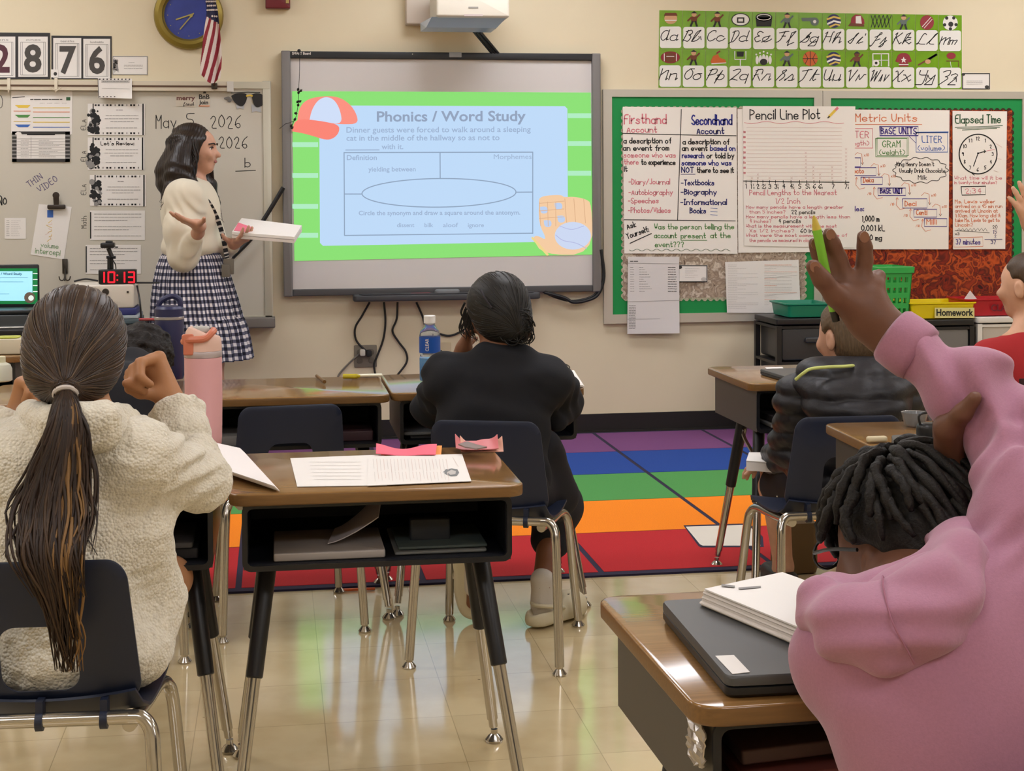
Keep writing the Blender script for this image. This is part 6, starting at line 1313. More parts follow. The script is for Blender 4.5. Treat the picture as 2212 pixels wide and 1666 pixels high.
    m = MB(); m.rbox(c+[-r0*.1, 0, 1.005*H], (r0*.9, r0*.8, .014), .008, .004); m.tube([c+[-r0*.3, 0, .985*H], c+[-r0*.15, 0, 1.02*H]], .010); m.build('spout_cover', [mat('spout_grey', '#b9b8b4', .35)], b)
    # navy bottle
    c = np.array(at(367, 818, z=z0)); k = ((c-CAM)@_fw)/FPX; r0 = 31*k; H = 178*k; b = empty('thermos', c, 'tall navy bottle with carry loop on the far left desk', 'bottle'); nv = mat('bottle_navy', '#2d2f52', .38)
    m = MB(); m.lathe([(r0*.92, 0), (r0, .012), (r0, .70*H), (r0*.98, .72*H)], c, 32); m.build('cup', [nv], b); m = MB(); m.lathe([(r0*1.0, .722*H), (r0*1.02, .725*H), (r0*1.02, .752*H), (r0, .755*H)], c, 32); m.build('band', [mat('band_silver', '#b5afae', .3, .6)], b)
    m = MB(); m.lathe([(r0*.99, .757*H), (r0*.99, .85*H), (r0*.85, .88*H), (.5*r0, .89*H)], c, 32); m.build('lid', [nv], b); m = MB(); m.tube(spline([c+[-r0*.75, 0, .87*H], c+[-r0*.5, 0, .95*H], c+[r0*.2, 0, 1.0*H], c+[r0*.7, 0, .96*H], c+[r0*.8, 0, .87*H]]), .009, 10); m.build('carry_loop', [nv], b)
    m = MB(); line(m, [(356, 742), (358, 750)], 1.2, lambda u, v, o=0: at(u, v, d=((c-CAM)@_fw)-r0-.002), 0, 0); m.build('logo', [mat('band_silver')], b, smooth=False)
    # pencil stub, highlighter, slip, notebook at the far row
    m = MB(); m.tube([at(684, 812, z=z0+.006), at(701, 825, z=z0+.006)], [.005, .006], 8); tag(m.build('pencil_stub', [mat('stub_brown', '#6f4f22', .4)]), 'short brown pencil stub on the far row desk', 'pencil')
    m = MB(); m.rbox(at(793, 811, z=z0+.005), (.10, .022, .008), .003, .003, 0); tag(m.build('eraser', [mat('slip_white', '#e2dfc8', .5)]), 'white strip lying beside the yellow highlighter', 'eraser')
    m = MB(); p = np.array(at(758, 813, z=z0+.009)); m.tube([p+[-.025, .004, 0], p+[.02, -.004, 0]], .008, 10); m.tube([p+[.02, -.004, 0], p+[.03, -.005, 0]], [.008, .004], 10); tag(m.build('highlighter', [mat('highlighter_yellow', '#b9a91c', .4)]), 'yellow highlighter at the back of the far row desk', 'highlighter')
    for k in range(3): paper([(1198+k*3, 801), (1240, 800), (1262-k, 834-k), (1205, 835-k)], ('bottom', 'middle', 'top')[k]+' sheet of the paper pile on the water bottle desk', t=.004, z=.0055*k, name='paper_sheet')
    m = MB(); q = np.array(at(1210, 800, z=z0+.02)); m.tube(spline([q, q+[.01, 0, .02], q+[.03, 0, .012], q+[.03, 0, -.002]]), .002); m.tube(spline([q+[-.01, 0, -.002], q+[-.015, 0, .015], q+[.0, 0, .018]]), .003); tag(m.build('paper_clip', [mat('dark_steel')]), 'dark wire clip on the paper pile beside the girl in black', 'clip')
    # far-left desk: tissue box, cup
    p = np.array(at(16, 768, z=z0)); bx = empty('tissue_box', p+[0, .09, 0], 'pale box with yellow green lid on the far left desk', 'box'); m = MB(); m.rbox(p+[0, .09, .03], (.11, .12, .058), .006, .004); m.build('carton', [mat('carton_cream', '#cfc6ae', .6)], bx); m = MB(); m.rbox(p+[-.01, .09, .0625], (.085, .09, .005), .02, .002); m.build('lid', [mat('lid_lime', '#b8bd4a', .5)], bx)
    p = np.array(at(2, 824, z=z0)); cp = empty('jug', p, 'white plastic jug at the left edge on the navy bottle\'s desk', 'jug'); m = MB(); m.lathe([(.03, 0), (.036, .004), (.036, .04), (.03, .055), (.016, .062)], p, 24); m.build('jug_body', [mat('jug_white', '#c9c8b6', .4)], cp); m = MB(); m.lathe([(.014, .06), (.016, .062), (.016, .08), (.012, .082)], p, 16); m.build('cap', [mat('jug_cap', '#d4cfae', .4)], cp)
    # desk behind the hoodie: case, glasses bowl, eraser
    p = np.array(at(2015, 950, z=z0+.021)); m = MB(); m.rbox(p+[0, 0, .02], (.07, .05, .04), .015, .012); m.tube(spline([p+[-.03, 0, .03], p+[-.03, 0, .06], p+[.03, 0, .06], p+[.03, 0, .03]]), .003); tag(m.build('pencil_case', [mat('case_black', '#18181b', .35)]), 'black case on the grey laptop behind the hoodie sleeve', 'case')
    p = np.array(at(1990, 925, z=z0+.001)); m = MB(); m.lathe([(.022, 0), (.026, .004), (.034, .035), (.030, .034), (.022, .006)], p+[0, .04, 0], 24); tag(m.build('bowl', [mat('clear_bowl', '#a9abac', .15, trans=.6)]), 'clear plastic cup beside the black case', 'cup')
    p = np.array(at(1868, 957, z=z0)); m = MB(); m.rbox(p+[.03, 0, .008], (.05, .018, .014), .006, .005); tag(m.build('eraser', [mat('eraser_cream', '#c9bb9a', .6)]), 'cream eraser on the desk edge behind the dark curls', 'eraser')
    # orange pencil on the floor
    m = MB(); m.tube([at(738, 1275, z=.005), at(810, 1272, z=.005)], .0045, 7); tag(m.build('pencil', [mat('pencil_orange', '#d9601f', .45)]), 'orange pencil on the floor at the edge of the rug', 'pencil')
topthings()
# ---------------------------------------------------------------- people
def J(u, v, d): return np.array(at(u, v, d=d))
def skin(n, c='#7d5138'): return mat('skin_'+n, c, .5, spec=.4, noise=(40, .05), bump=('noise', 400, .08, .001))
UP = np.array([0, 0, 1.])
def strand_tubes(mb, paths, r, m=None, n=5, taper=True):
    for i, P in enumerate(paths):
        k = len(P); t = np.linspace(0, 1, k); rr = r*(1-.75*t**2) if taper else np.full(k, r)
        mb.tube(P, rr, n, random.randrange(m) if isinstance(m, int) and m > 1 else (0 if m is None or m == 1 else m[i]))
def hairmat(n, c, rough=.45): return mat('hair_'+n, c, rough, spec=.45, noise=(30, .3, (14, 14, 1.2)))

def ringprims(c, ax, R_, r_, n=12, k=.012):
    ax = N3(ax); e1 = N3(np.cross(ax, [.2, .3, 1])); e2 = np.cross(ax, e1); p = [c+(e1*math.cos(a)+e2*math.sin(a))*R_ for a in np.arange(n+1)*2*np.pi/n]
    return [cap(p[i], p[i+1], r_, r_, k) for i in range(n)]
def band(name, c, ax, prof, m, parent, n=32):
    ax = N3(ax); e1 = N3(np.cross(ax, [.2, .3, 1])); e2 = np.cross(ax, e1); mb = MB()
    mb.loops([[c+ax*t+(e1*math.cos(a)+e2*math.sin(a))*r for a in np.arange(n)*2*np.pi/n] for r, t in prof], 0, False, False); return mb.build(name, [m], parent, angle=180)
# ---- girl in the cream fleece jacket, ponytail
def fleece_girl():
    sk = skin('tan', '#ab7852'); fl = mat('fleece', '#dcd4c2', .95, noise=(60, .05), bump=('voronoi', 190, .6, -.005), sheen=.3)
    root = empty('person', J(150, 1400, 2.72)*[1, 1, 0]+[0, 0, .37], 'girl with long brown ponytail and cream fleece jacket, hands at her face', 'person')
    H = .205; hc = J(166, 752, 2.76); r, f, u = basis((.12, .98, -.14))
    nb = J(160, 895, 2.74); ch = J(158, 1060, 2.72); wa = J(152, 1260, 2.70); pe = J(150, 1400, 2.72); pe[2] = .455
    sL, sR = J(22, 1000, 2.70), J(298, 990, 2.70); eR, wR = J(432, 1040, 2.84), J(376, 880, 2.95); eL, wL = J(-75, 1040, 2.82), J(30, 915, 2.93)
    P = head_prims(hc, r, f, u, H); P += [cap(hc-u*.22*H-f*.05*H, nb, .046, .05, .03), cap(nb, sL, .045, .045, .04), cap(nb, sR, .045, .045, .04), ell(ch, (.125, .085, .13), k=.05), ell(wa, (.11, .08, .12), k=.05), ell(pe, (.125, .10, .085), k=.05)]
    P += chain([sR, eR, wR], [.042, .033, .024], .02); P += chain([sL, eL, wL], [.042, .033, .024], .02)
    P += chain([pe+[-.07, 0.02, 0.01], J(-70, 1290, 3.12), J(-95, 1600, 3.08), J(-95, 1800, 3.05)], [.056, .048, .032, .03], .03); P += chain([pe+[.07, 0, 0], J(366, 1250, 3.08), J(230, 1440, 2.76)], [.064, .040, .030], .03)
    P += [cap(J(-95, 1800, 3.05), J(-95, 1760, 3.2), .026, .022, .02), cap(J(230, 1440, 2.76), J(150, 1430, 2.74), .027, .022, .02)]
    # right hand: bent down from a raised wrist, knuckles up, fingers to the cheek
    kn = J(330, 792, 2.98); dR = N3(kn-wR)
    fw = N3(J(255, 815, 2.90)-kn)
    P += [cap(wR, kn, .024, .026, .02)]; s_ = N3(np.cross(dR, fw))
    for k, (o, ln) in enumerate(((.030, .052), (.010, .056), (-.010, .052), (-.028, .042))):
        b = kn+np.cross(dR, s_)*0+s_*o*.9+dR*.004; q1 = b+fw*ln; q2 = q1+N3(fw*.5-dR*.8)*ln*.7; q3 = q2+N3(-dR*.7-fw*.55)*ln*.45
        P += [cap(wR+dR*.03+s_*o*.5, b, .014, .0125, .012), cap(b, q1, .0115, .0105, .005), cap(q1, q2, .0105, .0095, .005), cap(q2, q3, .0095, .008, .005)]
    t0 = wR+dR*.03-s_*.0+fw*.012; P += [cap(t0, J(300, 845, 2.93), .015, .012, .012), cap(J(300, 845, 2.93), J(272, 828, 2.90), .0115, .0085, .006)]
    # left hand curled by the jaw
    kl = J(66, 838, 2.95); dl = N3(kl-wL); fl_ = N3(J(98, 868, 2.9)-kl); s_ = N3(np.cross(dl, fl_)); P += [cap(wL, kl, .024, .026, .02)]
    for k, (o, ln) in enumerate(((.028, .034), (.009, .038), (-.010, .036), (-.027, .03))):
        b = kl+s_*o*.9; q1 = b+N3(fl_+dl*.3)*ln; q2 = q1+N3(fl_*.7-dl*.7)*ln*.7; q3 = q2+N3(-dl-fl_*.2)*ln*.5
        P += [cap(wL+dl*.02, b, .014, .012, .012), cap(b, q1, .011, .010, .005), cap(q1, q2, .010, .009, .005), cap(q2, q3, .009, .008, .005)]
    P += [cap(wL+dl*.02+fl_*.012, J(88, 885, 2.9), .014, .011, .012), cap(J(88, 885, 2.9), J(100, 862, 2.89), .011, .0085, .006)]
    blob('body', P, sk, root, .0038); eyes(hc, r, f, u, H, root)
    # jacket
    def nub(X, d): return d+.0035*noise3(X, 120, 3)+.002*noise3(X, 260, 5)
    Jk = [ell(ch+[-.01, .0, -.02], (.140, .113, .15), k=.06), ell(wa+[-.012, .01, 0], (.134, .116, .17), k=.07), ell(pe+[.0, .0, .0], (.172, .135, .088), k=.06)]
    Jk += [cap(nb-[0, 0, .045], sL, .058, .062, .05), cap(nb-[0, 0, .045], sR, .058, .062, .05)]
    Jk += [cap(sR, eR, .064, .056, .04, (.006, 2.5, .5)), cap(eR, wR+(eR-wR)*.22, .054, .040, .02, (.005, 2., 1.)), cap(sL, eL, .074, .064, .04, (.005, 2.5, 0)), cap(eL, wL+(eL-wL)*.16, .062, .046, .03, (.005, 2, 2))]
    Jk += [cap(J(300, 1150, 2.74), J(338, 1290, 2.80), .06, .045, .05), cap(J(338, 1290, 2.80), J(318, 1425, 2.74), .045, .032, .04)]
    Jk += [cut(cap(wR-(wR-eR)*.10, wR+(wR-eR)*.3, .033, .036, .01)), cut(cap(wL-(wL-eL)*.10, wL+(wL-eL)*.3, .033, .036, .01))]
    blob('fleece_jacket', Jk, fl, root, .0045, nub, 1)
    # cuffs rolled at the wrists, fold-over collar
    Cf = ringprims(wR+(eR-wR)*.13, wR-eR, .040, .015); blob('cuff', Cf+[cap(wR+(eR-wR)*.14, wR+(eR-wR)*.35, .046, .054, .01), cut(cap(wR+(eR-wR)*.30, wR-(eR-wR)*.3, .034, .034, .01))], fl, root, .0045, nub, 1)
    Cf = ringprims(wL+(eL-wL)*.13, wL-eL, .040, .015); blob('cuff', Cf+[cap(wL+(eL-wL)*.14, wL+(eL-wL)*.35, .046, .054, .01), cut(cap(wL+(eL-wL)*.30, wL-(eL-wL)*.3, .034, .034, .01))], fl, root, .0045, nub, 1)
    pts = [J(64, 895, 2.80), J(80, 905, 2.69), J(120, 910, 2.635), J(170, 908, 2.62), J(224, 902, 2.64), J(262, 908, 2.72), J(305, 930, 2.80)]
    blob('collar', [cap(pts[i], pts[i+1], .026, .026, .02) for i in range(len(pts)-1)]+[cap(pts[i]-[0, -.01, .032], pts[i+1]-[0, -.01, .032], .024, .024, .03) for i in range(len(pts)-1)], fl, root, .0045, nub, 1)
    # hair: smooth cap gathered at the nape
    hm = hairmat('brown', '#3a2a20', .42); tie = J(142, 842, 2.645)
    Hp = [ell(hc+u*.085*H-f*.045*H, np.array((.43, .49, .47))*H, np.stack([r, f, u], 1), .03), ell(hc-u*.16*H-f*.17*H, np.array((.385, .36, .34))*H, np.stack([r, f, u], 1), .04), cap(hc-u*.25*H-f*.30*H, tie, .052, .022, .04)]
    Hp += [cut(ell(hc-u*.12*H+f*.44*H, np.array((.40, .42, .52))*H, np.stack([r, f, u], 1), .03))]
    def groove(X, d):
        q = X-tie; a = np.arctan2((X-hc)@r+.004*noise3(X, 60, 1), (X-tie)@u+.03); return d+.0003*np.sin(a*95)
    blob('hair', Hp, hm, root, .003, groove, 1)
    mb = MB(); r0_ = random.Random(5)
    for i in range(230):
        a = r0_.uniform(-math.pi, math.pi); s0 = hc+H*(.45*r*math.sin(a)+u*(.50*math.cos(a)+.05)+f*r0_.uniform(-.35, .25)); t = np.linspace(0, 1, 13)[:, None]
        Q_ = s0*(1-t)+(tie+_uu*.004)*t+(-f*.10*H)*np.sin(t*np.pi); Q_ = drape(Q_, Hp, r0_.uniform(-.0002, .0009)); mb.tube(Q_, .0011+.0006*r0_.random(), 5, r0_.choice((0, 0, 0, 1, 2)))
    mb.build('hair_strands', [hm, mat('strand_dark', '#2b1e17', .4, spec=.5), mat('strand_light', '#54402c', .4, spec=.5)], root, angle=180)
    mb = MB(); ax = N3(J(142, 860, 2.63)-J(143, 832, 2.65)); e1 = N3(np.cross(ax, UP+[.3, 0, 0])); e2 = np.cross(ax, e1)
    for k in range(3): p = [tie+ax*(.007*k-.004)+(e1*math.cos(a)+e2*math.sin(a))*.0185 for a in np.arange(25)*2*np.pi/24]; mb.tube(p, .0048, 8)
    mb.build('hair_tie', [mat('tie_white', '#c9bfb8', .8)], root)
    pal = ['#33241a', '#281c15', '#412f1f', '#7a5a34', '#4b3622', '#2d2016']; mb = MB(); r_ = random.Random(11); paths = []; ms = []
    for i in range(330):
        a = r_.uniform(-1, 1); lay = r_.uniform(0, 1); L = r_.uniform(.58, 1.0) if abs(a) < .75 else r_.uniform(.5, .75)
        vv = [842, 880, 940, 1020, 1110, 1200, 1290, 1380, 1450]; w_ = [8, 28, 50, 76, 100, 96, 64, 50, 30]; cx = [142, 144, 140, 126, 112, 108, 130, 146, 150]; dd = [2.635, 2.575, 2.55, 2.53, 2.50, 2.455, 2.452, 2.462, 2.468]
        n = max(4, int(len(vv)*L+.5)); ph = r_.uniform(0, 6.28); pts = []
        for q in range(n):
            wob = (math.sin(q*1.5+ph)*12+r_.uniform(-4, 4))*(q/8)**.7; sl = -18*a*0
            pts.append(J(cx[q]+a*w_[q]*(.55+.45*r_.random())+wob, vv[q]+r_.uniform(-4, 4), dd[q]-.012*lay*min(1, q/2)+(.03*abs(a)**2 if q < 5 else 0)*min(1, q/3)))
        paths.append(spline(pts, 4)); ms.append((3 if (abs(a-.45) < .28 and r_.random() < .55) else r_.choice((0, 1, 0, 5, 1, 5, 2, 0))))
    for P_, m_ in zip(paths, ms): k = len(P_); t = np.linspace(0, 1, k); mb.tube(P_, (.0026+.0016*r_.random())*(.55+.6*np.sin(np.minimum(t*1.6, 1)*1.57))*(1-.85*t**3), 5, m_)
    Z = spline([tie, J(142, 900, 2.605), J(132, 1000, 2.60), J(122, 1100, 2.60), J(124, 1170, 2.605), J(130, 1215, 2.61)], 6); mb.tube(Z, np.interp(np.linspace(0, 1, len(Z)), [0, .15, .45, .8, 1], [.016, .026, .042, .036, .008]), 14, 1, flat=.4)
    mb.build('ponytail', [mat('strand_%d' % i, c, .5, spec=.3) for i, c in enumerate(pal)], root, angle=180)
    mb = MB(); paths = []
    for i in range(14): a = r_.uniform(-60, 110); paths.append(spline([J(142+a*.5, 930, 2.58), J(130+a*1.0, 1030, 2.575), J(118+a*1.1+r_.uniform(-12, 12), 1130+r_.uniform(-20, 40), 2.555), J(112+a*1.1, 1200+r_.uniform(-30, 60), 2.55)], 5))
    strand_tubes(mb, paths, .0009, 1); mb.build('loose_strands', [hm], root, angle=180)
    mb = MB(); sh = lambda u0: J(u0, 1845, 3.02)
    for p in (J(-95, 1800, 3.10),): mb.rbox(np.array([p[0], p[1]+.03, .035]), (.075, .20, .07), .035, .02)
    mb.build('shoe', [mat('shoe_grey', '#6c6a6a', .6)], root)
fleece_girl()

# ---- girl in the pink hoodie, right foreground, arm raised with a green pen
def hoodie_girl():
    sk = skin('deep', '#6a4635'); hd = mat('hoodie_pink', '#a67289', .9, noise=(300, .05), bump=('noise', 500, .25, .001), sheen=.25)
    root = empty('person', J(2130, 1900, 1.72)*[1, 1, 0]+[0, 0, .36], 'girl in pink hoodie with dark locs, raising an arm and holding a green pen', 'person')
    H = .210; hc = J(1962, 1186, 1.93); r, f, u = basis((-.44, .87, -.22), (-.10, .0, 1))
    nb = J(1985, 1290, 1.84); ch = J(2065, 1490, 1.72); wa = J(2165, 1700, 1.70); pe = J(2235, 1930, 1.72); pe[2] = .455
    sL, sR = J(1842, 1415, 1.74), J(2265, 1300, 1.74); eR, wR = J(2225, 960, 1.86), J(1912, 716, 1.95)
    eL, wL = J(2010, 1200, 2.10), J(2058, 1000, 1.90)
    P = head_prims(hc, r, f, u, H); P += [cap(hc-u*.25*H-f*.05*H, nb, .045, .05, .03), cap(nb, sL, .045, .045, .04), cap(nb, sR, .045, .045, .04), ell(ch, (.13, .085, .12), k=.05), ell(wa, (.115, .085, .12), k=.05), ell(pe, (.13, .11, .085), k=.05)]
    P += chain([sR, eR, wR], [.044, .034, .026], .02)+chain([sL, eL, wL], [.042, .030, .0165], .02)
    for s, kx in ((-1, -.07), (1, .07)): P += chain([pe+[kx, 0, 0], pe+[kx*1.2, .38, .02], pe+[kx*1.2, .36, -.36]], [.07, .05, .03], .03)+[cap(pe+[kx*1.2, .36, -.36], pe+[kx*1.2, .48, -.37], .028, .022, .02)]
    # raised right hand, back of the hand towards us: thumb low at the left
    L = .150; df = N3(J(1800, 560, 1.955)-wR); pn = N3(_fw+df*0); sd = N3(np.cross(df, pn))     # towards thumb side?
    if (sd@_rt) > 0: sd = -sd
    A = lambda u_, v_, d_=1.955: J(u_, v_, d_)
    kn = [A(1800, 626), A(1828, 606), A(1862, 604), A(1892, 618)]
    P += [cap(wR, A(1886, 690, 1.952), .026, .029, .02)]
    for q in kn: P.append(cap(A(1880, 688, 1.952), q, .024, .0115, .012))
    P += [cap(A(1868, 655, 1.952), A(1836, 642, 1.952), .024, .019, .012)]
    fg = [[kn[0], A(1782, 578), A(1768, 548, 1.955), A(1759, 526, 1.952)], [kn[1], A(1811, 558), A(1799, 528, 1.95), A(1791, 506, 1.945)], [kn[2], A(1868, 562), A(1868, 534, 1.952), A(1864, 511, 1.948)], [kn[3], A(1898, 598, 1.968), A(1893, 598, 1.990), A(1882, 612, 1.992)]]
    for q, rr in zip(fg, (.0102, .0108, .0104, .0090)): P += [cap(q[0], q[1], rr*1.12, rr, .006), cap(q[1], q[2], rr, rr*.93, .005), cap(q[2], q[3], rr*.93, rr*.80, .005)]
    th = [A(1856, 675, 1.945), A(1806, 640, 1.932), A(1776, 604, 1.922), A(1757, 576, 1.918)]
    P += [cap(th[0], th[1], .020, .0142, .012), cap(th[1], th[2], .0138, .0120, .006), cap(th[2], th[3], .0120, .0098, .005)]
    # left hand gripping the raised arm from behind, thumb showing
    g = J(2050, 925, 1.872); P += [cap(wL, g, .0165, .0185, .01), cap(g, J(2080, 892, 1.842), .0155, .0115, .01), cap(J(2080, 892, 1.842), J(2106, 860, 1.828), .011, .0088, .006)]
    for k in range(4): b = g+(_uu*(.018-.014*k))+_fw*.02; q1 = b+_rr*.010+_fw*.045; q2 = q1+_rr*.035+_fw*.012; q3 = q2+_rr*.03-_fw*.006; P += [cap(b, q1, .012, .011, .008), cap(q1, q2, .011, .0095, .005), cap(q2, q3, .0095, .008, .005)]
    blob('body', P, sk, root, .0033); eyes(hc, r, f, u, H, root, '#1c120c')
    nm = MB(); 
    for q in fg[:3]+[th]: d_ = N3(q[3]-q[2]); c = q[3]-_fw*.0085-d_*.001; s1 = N3(np.cross(d_, _fw)); nm.loops([[c+s1*(.0062*math.cos(a))+d_*(.0075*math.sin(a))+o for a in np.arange(14)*2*np.pi/14] for o in (_fw*.002, -_fw*.0006)])
    nm.build('fingernails', [mat('nail', '#8f6450', .3)], root)
    # hoodie
    def fold(X, d): return d+.0022*noise3(X, 24, 8)+.0010*noise3(X, 60, 4)
    Hd = [ell(ch, (.150, .105, .16), k=.08), ell(wa, (.150, .115, .17), k=.08), ell(pe+[0, 0, .02], (.16, .125, .10), k=.08), cap(nb-[0, 0, .06], sL, .056, .058, .06), cap(nb-[0, 0, .06], sR, .06, .072, .06)]
    Hd += [cap(sR+[0, 0, -.02], J(2255, 1110, 1.78), .080, .074, .05, (.006, 2.2, .3)), cap(J(2255, 1110, 1.78), eR, .074, .066, .04, (.006, 2., 1.5)), cap(eR, J(2085, 838, 1.90), .064, .050, .03), cap(J(2085, 838, 1.90), J(1978, 762, 1.935), .049, .036, .02)]
    Hd += [cap(sL, J(1890, 1360, 1.92), .058, .050, .04), cap(J(1890, 1360, 1.92), J(1975, 1250, 2.08), .050, .042, .03)]
    def fold2(X, d):
        d = fold(X, d)
        a = wR; ax = N3(eR-wR); t = (X-a)@ax; w_ = np.clip((t-.025)/.05, 0, 1)*np.clip((.33-t)/.06, 0, 1)
        side = (X-a)@N3(np.cross(ax, _fw)); return d+.0075*w_*np.sin(t*66+26*side+2.2*np.sin(side*45))*np.clip(1.0+side*12, .25, 1.4)
    blob('hoodie', Hd, hd, root, .0042, fold2, 2)
    c0, c1 = J(1925, 722, 1.950), J(1990, 768, 1.932); L_ = np.linalg.norm(c1-c0); band('cuff', c0, c1-c0, [(.030, .02), (.032, .002), (.035, -.001), (.0385, .004), (.0395, .02), (.0395, L_*.8), (.037, L_), (.030, L_)], hd, root, 40)
    # the hood lying on the shoulders
    hp = [J(1800, 1292, 1.80), J(1788, 1322, 1.72), J(1835, 1362, 1.665), J(1915, 1376, 1.635), J(1990, 1355, 1.63), J(2050, 1300, 1.65), J(2085, 1238, 1.70), J(2085, 1185, 1.78), J(2030, 1195, 1.84)]; hr = [.026, .031, .036, .038, .038, .038, .036, .032, .028]
    hp = [p+_fw*.012 for p in hp]
    Hh = chain(hp, hr, .02)+[cap(J(1800, 1300, 1.79), J(1900, 1285, 1.74), .022, .026, .02), cap(J(1900, 1285, 1.74), J(2030, 1240, 1.76), .026, .028, .02), cap(J(1860, 1330, 1.68), J(1990, 1310, 1.67), .034, .034, .03)]
    def hoodf(X, d): return d+.003*noise3(X, 34, 12)+.0028*np.sin(((X-nb)@_uu)*150-((X-nb)@_rt)*70+6*noise3(X, 14, 2))
    blob('hood', Hh, hd, root, .0038, hoodf, 2)
    mb = MB(); sm = drape(spline([J(1915, 1268, 1.72), J(1920, 1320, 1.62), J(1940, 1370, 1.60), J(1968, 1412, 1.62)], 8), Hh, .0016, 8); mb.tube(sm, .0011, 6); mb.build('hood_seam', [mat('seam_pink', '#9a6478', .9)], root)
    # locs
    hm = mat('locs_black', '#17130f', .6, spec=.35, bump=('noise', 260, .6, .003)); M3 = np.stack([r, f, u], 1)
    cp = [ell(hc+u*.08*H-f*.06*H, np.array((.435, .50, .46))*H, M3, .03), ell(hc-u*.12*H-f*.26*H+r*.05*H, np.array((.39, .34, .36))*H, M3, .04), cut(ell(hc-u*.14*H+f*.40*H, np.array((.50, .42, .48))*H, M3, .03)), cut(ell(hc-u*.15*H+f*.02*H-r*.44*H, np.array((.19, .25, .30))*H, M3, .01))]
    blob('hair', cp, hm, root, .004, lambda X, d: d+.003*noise3(X, 90, 7))
    mb = MB(); r_ = random.Random(21); top = hc+u*.10*H-f*.05*H
    for ring_, (el, n) in enumerate(((1.45, 8), (1.2, 14), (.95, 19), (.68, 22), (.40, 24), (.12, 22), (-.15, 18), (-.42, 14))):
        for k in range(n):
            az = 6.283*(k+.5*(ring_ % 2))/n+r_.uniform(-.12, .12)
            if el < .3 and abs((az % 6.283)-1.57) < .75: continue          # keep the face clear
            if el < .5 and abs((az % 6.283)-3.0) < .95: continue           # and the left ear
            P_ = []; a0, e0 = az, el; ln = (r_.choice((5, 6, 7))+(2 if math.sin(az) < .2 and el > .3 else 0) if el > 0 else 5) if abs((az % 6.283)-2.9) > 1.0 else (4 if el > 1.1 else 3)
            for q in range(ln):
                e = el-.30*q; ro = 1.06+.06*math.sin(min(q, 3))+r_.uniform(-.02, .05)+.06*max(0, math.cos(az)); low = max(0, -e-.25)
                a = az+r_.uniform(-.07, .07)+.10*q*math.sin(az*2)
                d_ = r*math.cos(a)*math.cos(max(e, -.35))*.44+f*math.sin(a)*math.cos(max(e, -.35))*.50+u*(math.sin(max(e, -.55))*.47-low*.22)
                P_.append(top+d_*H*ro)
            rr = r_.uniform(.0066, .0092); S_ = spline(P_, 5); t = np.linspace(0, 1, len(S_)); mb.tube(S_, rr*(.85+.18*np.sin(t*26+k))*(1-.5*t**6), 7)
    mb.build('locs', [hm], root, angle=180)
    # glasses temple, earring
    mb = MB(); ear = hc-r*.40*H-u*.0*H; mb.tube(spline([ear+f*.02*H+u*.09*H-r*.01*H, ear+f*.24*H+u*.10*H-r*.0*H, hc-r*.34*H+f*.44*H+u*.07*H], 6), .0026, 6)
    for s in (-1, 1): c = hc+r*s*.17*H+f*.50*H+u*.03*H; mb.tube([c+(r*math.cos(a)*.12+u*math.sin(a)*.09)*H for a in np.arange(25)*2*np.pi/24], .002, 6)
    mb.tube([ear*1+r*.80*H+f*.02*H+u*.09*H, hc+r*.34*H+f*.44*H+u*.07*H], .0026, 6); mb.build('glasses', [mat('glasses_black', '#15120f', .3)], root)
    mb = MB(); e = hc-r*.405*H-f*.02*H-u*.21*H; a_ = np.linspace(-1.57, 1.57, 7); mb.lathe([(.0028*math.cos(t), .0028*math.sin(t)) for t in a_], e, 10); mb.tube([e, e+UP*.02], .0006, 5); mb.build('earring', [mat('silver', '#e4dcd4', .15, .9)], root)
    # trousers and shoes below the frame
    tr = []
    for kx in (-.07, .07): tr += chain([pe+[kx, 0, 0], pe+[kx*1.2, .38, .02], pe+[kx*1.2, .36, -.30]], [.082, .062, .045], .03)
    blob('trousers', tr, mat('denim_dark', '#2a2c38', .9), root, .006)
    # pen held between the fingers
    a, b = J(1758, 466, 1.930), J(1806, 694, 1.952); d_ = N3(b-a); mb = MB(); q = lambda s: a+(b-a)*s
    pn_ = empty('pen', q(.5), 'green pen with yellow tip held in the raised hand', 'pen'); mb.tube([q(.13), q(.90)], .0060, 12); mb.build('barrel', [mat('pen_green', '#7fc23a', .35)], pn_)
    mb = MB(); mb.tube([q(0), q(.03), q(.13)], [.0012, .003, .0058], 12); mb.build('tip', [mat('pen_tip', '#c9b24a', .4)], pn_); mb = MB(); mb.tube([q(.90), q(1.0)], [.0056, .005], 12); mb.build('end_cap', [mat('pen_dark', '#1c1a1a', .4)], pn_)
    return pe
_pe = hoodie_girl()
place_chair('G', _pe[0], _pe[1]-.02, -.05, 'navy school chair under the girl in the pink hoodie')

